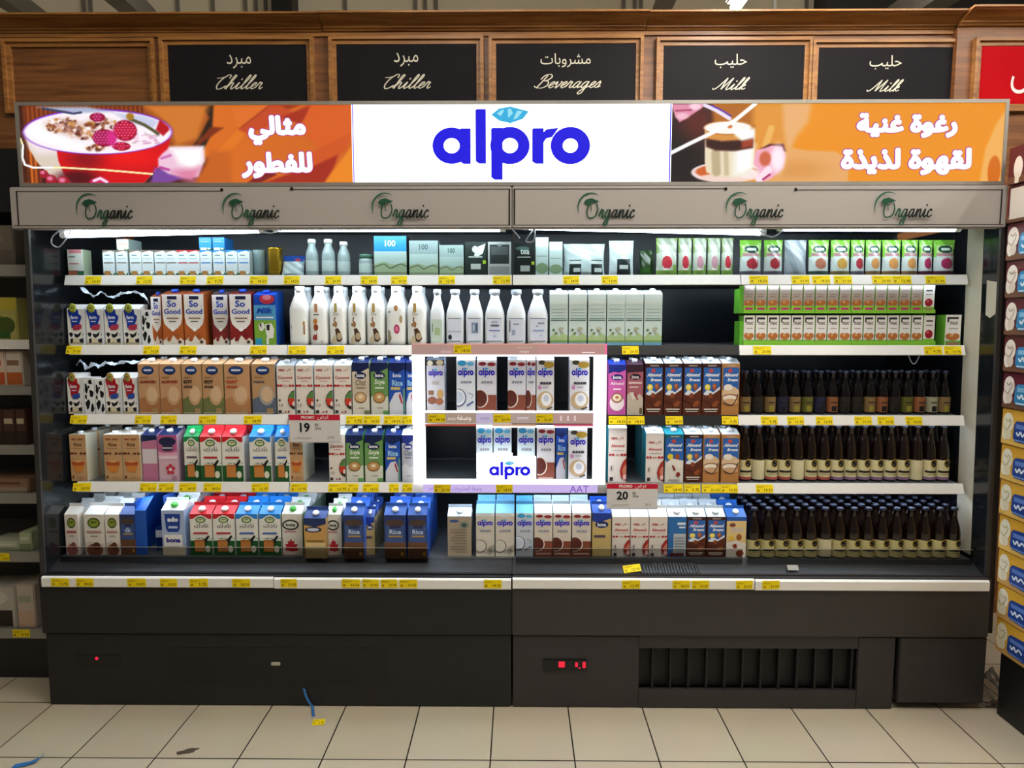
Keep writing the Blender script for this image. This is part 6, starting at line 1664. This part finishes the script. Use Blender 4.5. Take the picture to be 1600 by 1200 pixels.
A.logo((764 - 744.5) / 93.5, .02, (829 - 744.5) / 93.5, .8, '#07009e', lc=('#207a9e', '#689eab'))
fb(b, 'word_mark_plate', 'lit2')
for s, x in ((0, XF(655)), (1, XF(937))):
    b = MB(); b.box(x - .008, FY + .0145, ZF(556) - .02, x + .008, RAILY[2] - .0075, ZF(556)); fb(b, 'hook', 'shelf')

# ------------------------------------------------------------------ price tags
TX = ['12.95', '24.95', '18.50', '36.20', '9.75', '14.30', '20.95', '31.00']
TM = {}
def tag_mesh(txt):
    if txt in TM: return TM[txt]
    b = MB(); w, h = .066, .034
    b.box(-w / 2, -.0008, -h / 2, w / 2, 0, h / 2, '#efd413')
    A = Art(b, lambda u, v, l: ((u - .5) * w, -.0009 - .0002 * l, (v - .5) * h), w / h)
    A.text(txt, .48, .14, .95, .52, '#3a3008', .01, res=1); A.rect(.06, .74, .56, .78, '#8a7412'); A.rect(.06, .62, .42, .655, '#8a7412'); A.rect(.08, .16, .2, .4, '#9a8416')
    me = b.data('price_tag'); me.materials.append(M['tag']); TM[txt] = me
    return me
NT = {}
def tags(where, row_py, Y, lst, tilt=0.0, zc=None):
    for i, (a, c) in enumerate(lst):
        z = zc if zc is not None else Zat(row_py, Y)
        x0, x1 = Xat(a, Y, z), Xat(c, Y, z)
        o = bpy.data.objects.new('price_tag', tag_mesh(TX[(i * 3 + int(a)) % 8])); COL.objects.link(o)
        o.location = ((x0 + x1) / 2, Y, z); o.scale = ((x1 - x0) / .066, 1, 1); o.rotation_euler = (tilt, math.radians(random.uniform(-1.5, 1.5)), 0)
        n = NT[where] = NT.get(where, 0) + 1
        tag(o, 'yellow price tag, %s from the left on %s' % (ORD[n], where), 'price tag', 'yellow price tags')
TAGS = {1: ([(133, 158), (213, 238), (281, 306), (323, 349), (390, 418), (443.5, 468), (508, 533), (564, 590), (611, 636), (685, 711), (770, 798), (880, 905), (940, 965), (1171, 1200), (1237, 1265), (1269, 1297), (1303, 1331), (1363, 1393), (1394, 1424), (1446, 1477)]),
        2: ([(103.5, 127), (224, 249), (281, 307), (391, 417), (451, 478), (511, 538), (972, 998), (1177, 1205), (1444, 1472), (1475, 1502)]),
        3: ([(110, 136), (211, 236), (251, 276), (311, 338), (381, 409), (541, 567), (568, 594), (600, 627), (628, 644), (951, 979), (980, 1007), (1040, 1067), (1128, 1153), (1189, 1215), (1230, 1256), (1275, 1301), (1335, 1362), (1371, 1397), (1415, 1441)]),
        4: ([(114, 142), (219, 245), (248, 272), (280, 307), (318, 346), (393, 420), (454, 480), (513, 542.5), (543, 560), (567, 592), (608, 623), (629, 644), (1037, 1067), (1069, 1094), (1097, 1125.5), (1126, 1153), (1181, 1208)])}
for r, L in TAGS.items():
    tags('the %s rail' % ROWNAME[r].replace(' shelf', '-shelf'), None, RAILY[r] - .0066, L, -.29, Zat(ROWC[r], RAILY[r]))
tags('the bumper rail', 912.5, -.0126, [(80, 108), (119, 146), (199, 228), (250, 277), (296, 325), (363, 391), (438.5, 464), (534, 563), (566, 592), (595, 621), (624, 652), (756, 784), (972, 1000), (1051, 1078), (1081, 1108), (1150, 1176), (1191, 1218)])
tags("the lit frame's upper rail", 545.5, FY - .0048, [(709, 736)])
tags("the lit frame's middle rail", 653.5, FY - .0062, [(669, 696), (771, 798), (837.5, 864)])
tags("the lit frame's lower rail", 763.5, FY - .0038, [(678, 704), (775, 801)])
o = bpy.data.objects.new('price_tag', tag_mesh('12.95')); COL.objects.link(o); q = P(987, 894, .062); o.location = q; o.scale = (1.05, 1, 1); o.rotation_euler = (-.95, -.14, 0)
o.location += Vector((0, -.004, .017))
tag(o, 'loose bright yellow price tag lying crooked on the dark ribbed grille', 'price tag', 'yellow price tags')
# promotion cards
def promo(p0, p1, q0, q1, Y, num, small, low, lab):
    zc = Zat((q0 + q1) / 2, Y); x0, x1, z0, z1 = Xat(p0, Y, zc), Xat(p1, Y, zc), Zat(q1, Y), Zat(q0, Y)
    t = thing('promotion_card', lab, 'sign', ((x0 + x1) / 2, Y, z0), 'hanging promotion cards'); W, H = x1 - x0, z1 - z0
    t.rotation_euler = (.03, 0, 0)
    b = MB(); b.box(-W / 2, 0, 0, W / 2, .0012, H, '#d9d7d6')
    A = Art(b, lambda u, v, l: ((u - .5) * W, -.0003 * l, v * H), W / H)
    A.rect(0, .8, 1, 1, '#c8203a'); A.rect(0, 0, 1, .03, '#bdbab8')
    A.text('PROMO', .24, .83, .5, .97, '#f6e4e4', .03); A.text(ar('عرض'), .56, .81, .78, .99, '#f6e4e4', .02, keep=False)
    A.text(num, .17, .37, .44, .71, '#23242a', .03); A.text(small[0], .5, .58, .57, .69, '#44464c', .01); A.text(small[1], .49, .46, .64, .55, '#44464c', .01); A.rect(.1, .16, .44, .19, '#c4c2c0'); A.text(low, .74, .14, .88, .24, '#77787c', 0)
    b.build('printed_card', 'tag', t)
    b = MB(); b.box(-.012, .0014, H - .02, .012, .006, H - .004); b.build('card_clip', 'rail', t)
promo(452.5, 532, 648, 692, .15, '19', ('95', 'JD/kg'), '24.95', 'white hanging price card reading 19 under a red band')
promo(948, 1027.5, 755, 795, .1385, '20', ('50', 'JD/kg'), '26.0', 'white hanging price card reading 20 under a red band')

# ------------------------------------------------------------------ gondola beyond the dark end
GY = .2
gx1 = -1.9; gx0 = -2.75
g = thing('gondola_shelving', 'dim shelving unit with grey lips beyond the dark end of the chiller', 'shelving', (-2.3, GY, 0))
def gb(b, n, m): b.v = [(x + 2.3, y - GY, z) for x, y, z in b.v]; return b.build(n, m, g)
LIPS = [(413, 431, 'railgrey'), (531, 546, 'rail'), (604, 618, 'railgrey'), (697, 712, 'railgrey'), (773, 789, 'railgrey'), (865, 881, 'railgrey'), (987, 1001, 'railgrey')]
b = MB(); b.box(gx0, .70, 0, gx1, .74, Zat(230, GY)); gb(b, 'back_panel', 'ground')
b = MB(); b.box(gx0, GY, Zat(330, GY), gx1, .70, Zat(230, GY)); gb(b, 'hood', 'post')
b = MB(); b.box(gx0, GY + .02, 0, gx1, .70, Zat(1003, GY)); gb(b, 'base', 'post')
GZ = []
for a, c, m in LIPS:
    z1, z0 = Zat(a, GY), Zat(c, GY); GZ.append(z1 - .004)
    b = MB(); b.box(gx0, GY, z0, gx1, GY + .012, z1); b.box(gx0, GY + .012, z1 - .024, gx1, .70, z1 - .004); gb(b, 'shelf', m)
def gitem(p0, p1, q, k, name, lab, cat, cols, dep=.14, artf=None, dz=0):
    Y = GY + .02; z = GZ[k] + dz; x0, x1 = Xat(p0, Y, z), Xat(p1, Y, z); H = Zat(q, Y, 20) - z
    t = bpy.data.objects.new
    b = MB(); W = x1 - x0; b.bbox(-W / 2, 0, 0, W / 2, dep, H, .004, cols[0])
    A = flat_front(b, W, H); artf and artf(A, cols)
    o = b.build(name, 'print'); o.location = ((x0 + x1) / 2, Y, z + .0005); tag(o, lab, cat, 'goods on the dim shelving')
def ga(A, c):
    A.rect(.05, .05, .95, .4, c[1]); A.rect(.1, .6, .8, .75, c[2])
def gpear(A, c):
    A.rect(0, .7, 1, 1, c[1]); A.ell(.4, .4, .34, .2, '#5c6b2a'); A.ell(.7, .35, .24, .2, '#46561f'); A.rect(.3, .05, .8, .2, '#2f5a24')
gitem(-60, 24, 352, 0, 'paper_bag', 'crinkled grey paper bag on the topmost dim shelf', 'bag', ('#6a6256', '#584f45', '#7a7060'), .12, ga)
gitem(-30, 29, 465, 1, 'picture_box', 'yellow-green box with pear picture on the dim shelving', 'box', ('#a9a35c', '#b9a83c', '#8a8a4a'), .14, gpear)
gitem(-20, 10, 549, 2, 'food_box', 'orange and white food box at the photo edge', 'box', ('#d9c4b0', '#c0562a', '#b03a2a'), .14, ga)
gitem(11, 37, 549, 2, 'food_box', 'orange and white food box next to the chiller end', 'box', ('#cfc2b4', '#b8602c', '#8a6a50'), .14, ga)
gitem(-12, 6, 640, 3, 'dark_box', 'dark box with cream band at the photo edge', 'box', ('#4a3026', '#2a1c18', '#b9a88c'), .14, ga)
gitem(7, 26, 640, 3, 'dark_box', 'dark box with cream band, middle of three', 'box', ('#4a3026', '#2a1c18', '#b9a88c'), .14, ga)
gitem(27, 43, 640, 3, 'dark_box', 'dark box with cream band next to the chiller end', 'box', ('#4a3026', '#2a1c18', '#b9a88c'), .14, ga)
gitem(-20, 46, 748, 4, 'flat_pack', 'low brown pack with pale wrap on the dim shelving', 'pack', ('#8a6a52', '#9c8a78', '#6a3a2a'), .16, ga)
gitem(-20, 30, 846, 5, 'bread_pack', 'soft pale wrapped loaf lying in front', 'pack', ('#b9bba4', '#8f977c', '#cfd2c0'), .12, ga)
gitem(31, 50, 832, 5, 'bread_pack', 'soft greenish wrapped loaf standing next to the chiller end', 'pack', ('#aeb592', '#7f8a66', '#cfd2c0'), .12, ga)
def gwin(A, c): A.rect(0, .04, .9, .44, '#241c18'); A.ell(.3, .75, .5, .2, '#c9c4ba')
gitem(-30, 27, 918, 6, 'cake_box', 'white box with dark window on the lowest dim shelf', 'box', ('#b4aea4', '#241c18', '#d0ccc4'), .14, gwin)
gitem(29, 57, 914, 6, 'cake_box', 'pinkish white box on the lowest dim shelf by the chiller', 'box', ('#bfb0a2', '#c4a48c', '#9aa08c'), .14, ga)
for (a, c), q, w in (((-5, 15), 873, 'fifth dim lip'), ((20, 47), 993, 'lowest dim lip')):
    tags('the ' + w + ' beyond the chiller', q, GY - .001, [(a, c)])

# ------------------------------------------------------------------ stacked cartons at the other end
def stack_x(z): return 1555 + 21 * (z - .266) / 1.93
st = thing('display_plinth', 'low black plinth under the column of stacked cartons', 'plinth', (2.2, -.2, 0))
b = MB(); x0 = Xat(1556, 0, .27) + .012; b.bbox(x0 - 2.2, -.2, 0, 2.7 - 2.2, .19, .262, .004); b.build('plinth_box', 'post', st)
n = 14; lev = (2.19 - .266) / n
for k in range(n):
    z = .2665 + k * lev; mar = proj(1.95, 0, z + lev / 2)[1] < 622
    x0 = Xat(stack_x(z + lev / 2), -.004, z + lev / 2)
    c0 = ('#5a1d28', '#6a2430') if mar else ('#d8a436', '#cf8f2e')
    b = MB(); L = .42
    b.bbox(0, -L, 0, .4, 0, lev - .002, .003, c0[0])
    A = Art(b, lambda u, v, l: (-.0004 * l - .0001, -.002 - u * .17, v * (lev - .002)), .17 / lev)
    if not mar: A.poly([(0.01, .02), (.99, .02), (.99, .3), (.5, .2), (.2, .34), (.01, .24)], '#e3b860' if k > 2 else '#c99a58')
    else: A.rect(.01, .02, .99, .2, '#6e4a38')
    if k == n - 1: A.ell(.3, .42, .13, .3, '#e9e2da'); A.rect(.22, .02, .34, .3, '#e3d9cc')
    elif k == n - 2: A.rect(.08, .1, .95, .92, '#d9d3cb')
    else:
        wht = '#e8dfd6' if mar else '#e6dfc8'
        A.ell(.2, .62, .16, .28, wht); A.ell(.13, .34, .1, .22, wht); A.ell(.22, .3, .1, .16, '#d8c9bc' if mar else '#dcd2b4')
        A.line(catmull([(.08, .5), (.16, .42), (.26, .55), (.3, .7)]), .035, '#b59a90' if mar else '#b9ad84'); A.line(catmull([(.12, .72), (.2, .66), (.27, .74)]), .03, '#a88c84' if mar else '#b9ad84')
        bl = '#2f7fb4' if mar else '#1f3f8c'
        A.poly([(.4, .6), (.46, .7), (.9, .74), (.94, .66), (.94, .2), (.88, .12), (.44, .14), (.38, .24)], bl); A.rect(.46, .5, .88, .62, '#7fb4d8' if mar else '#5a7ac0'); A.line(catmull([(.48, .4), (.54, .32), (.6, .42), (.66, .32), (.74, .42), (.84, .34)]), .05, '#dfeaf4'); A.rect(.44, .16, .88, .2, '#bcd6e4' if mar else '#6a8ac8')
    o = b.build('goods_carton', 'print'); o.location = (x0, -.004, z)
    tag(o, '%s carton with blue label, %s from the bottom of the column' % ('maroon' if mar else 'yellow', ORD[k + 1]) if k < n - 2 else ('maroon carton with a pale panel, second from top of the column' if k == n - 2 else 'maroon carton with a white mushroom picture, top of the column'), 'carton', 'stacked cartons beside the chiller')

# ------------------------------------------------------------------ small things on the floor
b = MB(); pts = [P(475, 1077, .004), P(478, 1088, .004), P(483, 1098, .004), P(488, 1104, .003)]
g1 = ground(489, 1112); pts += [g1 + Vector((0, 0, .006)), ground(490, 1121) + Vector((0, 0, .004))]
pts = [Vector(p) for p in pts]
for p, q in zip(pts, pts[1:]):
    d = Vector((.0052, 0, 0)); n = Vector((0, .0016, .001))
    b.mesh([p - d, p + d, q + d, q - d, p - d + n, p + d + n, q + d + n, q - d + n], [(0, 1, 2, 3), (7, 6, 5, 4), (0, 4, 5, 1), (1, 5, 6, 2), (2, 6, 7, 3), (3, 7, 4, 0)])
o = b.build('packing_strap', 'blue'); tag(o, 'blue packing strap hanging down the black base to the floor', 'strap', 'blue packing straps')
b = MB(); pp = [ground(x, y) for x, y in ((20, 1199), (45, 1195), (60, 1190), (69, 1183))]
wd = [.012, .01, .012, .004]
for i in range(3):
    p, q = pp[i], pp[i + 1]; a, c = Vector((0, wd[i], 0)), Vector((0, wd[i + 1], 0)); u = Vector((0, 0, .003)); l0, l1 = Vector((0, 0, .001 + i * .003)), Vector((0, 0, .001 + (i + 1) * .003))
    b.mesh([p - a + l0, p + a + l0, q + c + l1, q - c + l1, p - a + u + l0, p + a + u + l0, q + c + u + l1, q - c + u + l1], [(3, 2, 1, 0), (4, 5, 6, 7), (0, 1, 5, 4), (1, 2, 6, 5), (2, 3, 7, 6), (3, 0, 4, 7)])
o = b.build('packing_strap', 'blue'); tag(o, 'blue packing strap lying twisted on the floor tiles', 'strap', 'blue packing straps')
o = bpy.data.objects.new('price_tag', tag_mesh('9.75')); COL.objects.link(o); q = ground(498, 1129); o.location = (q.x, q.y, .0015); o.scale = (.7, 1, 1.1); o.rotation_euler = (-math.pi / 2, 0, .15)
tag(o, 'small yellow price tag fallen on the floor tiles', 'price tag', 'yellow price tags')
b = MB(); q = ground(293, 1174); rr = []
for k in range(14):
    a = 2 * math.pi * k / 14; r = 1 + .18 * math.sin(k * 2.3); rr.append((.036 * r * math.cos(a), .016 * r * math.sin(a) + .35 * .036 * math.cos(a)))
b.mesh([(x, y, 0.0005) for x, y in rr] + [(x * .6, y * .6, .003) for x, y in rr], [tuple(range(14, 28))] + [(k, (k + 1) % 14, (k + 1) % 14 + 14, k + 14) for k in range(14)])
o = b.build('dirt_clod', 'dirt'); o.location = q; tag(o, 'small brown smear of dried dirt on a floor tile', 'dirt')
# crumpled clear bag by the base
import bmesh
bm = bmesh.new(); bmesh.ops.create_icosphere(bm, subdivisions=4, radius=1)
for v in bm.verts:
    x, y, z = v.co; k = 1 + .16 * math.sin(5 * x + 3 * z) + .12 * math.sin(9 * y - 6 * z + 2 * x) + .07 * math.sin(17 * x + 11 * y)
    t = max(0, z) ** 2; v.co = Vector((x * .052 * k * (1 - .75 * t), y * .05 * k * (1 - .75 * t), .064 + z * .062 * (k if z < .2 else 1 + .55 * t)))
    if v.co.z < .001: v.co.z = .001
bm.verts.index_update()
b = MB(); b.mesh([v.co[:] for v in bm.verts], [[v.index for v in f.verts] for f in bm.faces], smooth=True); bm.free()
q = ground(1550, 1104); o = b.build('plastic_bag', 'plastic'); o.location = (q.x + .005, q.y + .02, 0); tag(o, 'crumpled clear plastic bag on the floor behind the base corner', 'bag')
# small clip cards on the deck nose
b = MB(); b.box(-.022, -.001, 0, .022, .001, .022); o = b.build('clip_card', 'railgrey'); q = P(1240, 893, .05); o.location = (q.x, .052, q.z + .004); o.rotation_euler = (-.7, 0, 0); tag(o, 'small grey card lying on the dark deck nose before the bottles', 'card')

# white film ribbons shaped for the glints and reflections under two shelf lips
def film(pts, Y, wd, lab):
    b = MB(); q = catmull(pts, 5); n = len(q); P3 = []
    for i, (x, y) in enumerate(q):
        c = P(x, y, Y + .012 * math.sin(i * .9)); h = wd * (.35 + .65 * abs(math.sin(i * .55)))
        a = .9 * math.sin(i * .6)
        d = Vector((0, math.cos(a), math.sin(a))) * h / 2; u = Vector((0, -math.sin(a), math.cos(a))) * .0006
        P3.append((c - d - u, c + d - u, c + d + u, c - d + u))
    for i in range(n - 1):
        A_, B_ = P3[i], P3[i + 1]
        for k in range(4):
            b.poly([A_[k], B_[k], B_[(k + 1) % 4], A_[(k + 1) % 4]], (1, 1, 1), True)
    b.poly(P3[0]); b.poly(P3[-1][::-1])
    o = b.build('glint_film', 'wrap'); tag(o, lab, 'film', 'film ribbons drawn as glints')
film([(126, 449), (138, 458), (147, 462), (158, 457), (168, 462), (180, 464), (190, 458), (205, 457), (215, 457), (226, 463), (232, 474)], .24, .022, 'white film ribbon drawn for reflections above the blue label cow cartons')
film([(120, 570), (124, 565), (130, 566), (136, 576), (146, 568), (156, 573), (166, 566), (180, 569), (196, 565), (212, 566), (228, 563)], .235, .026, 'white film ribbon drawn for cap glints above the red label cow cartons')
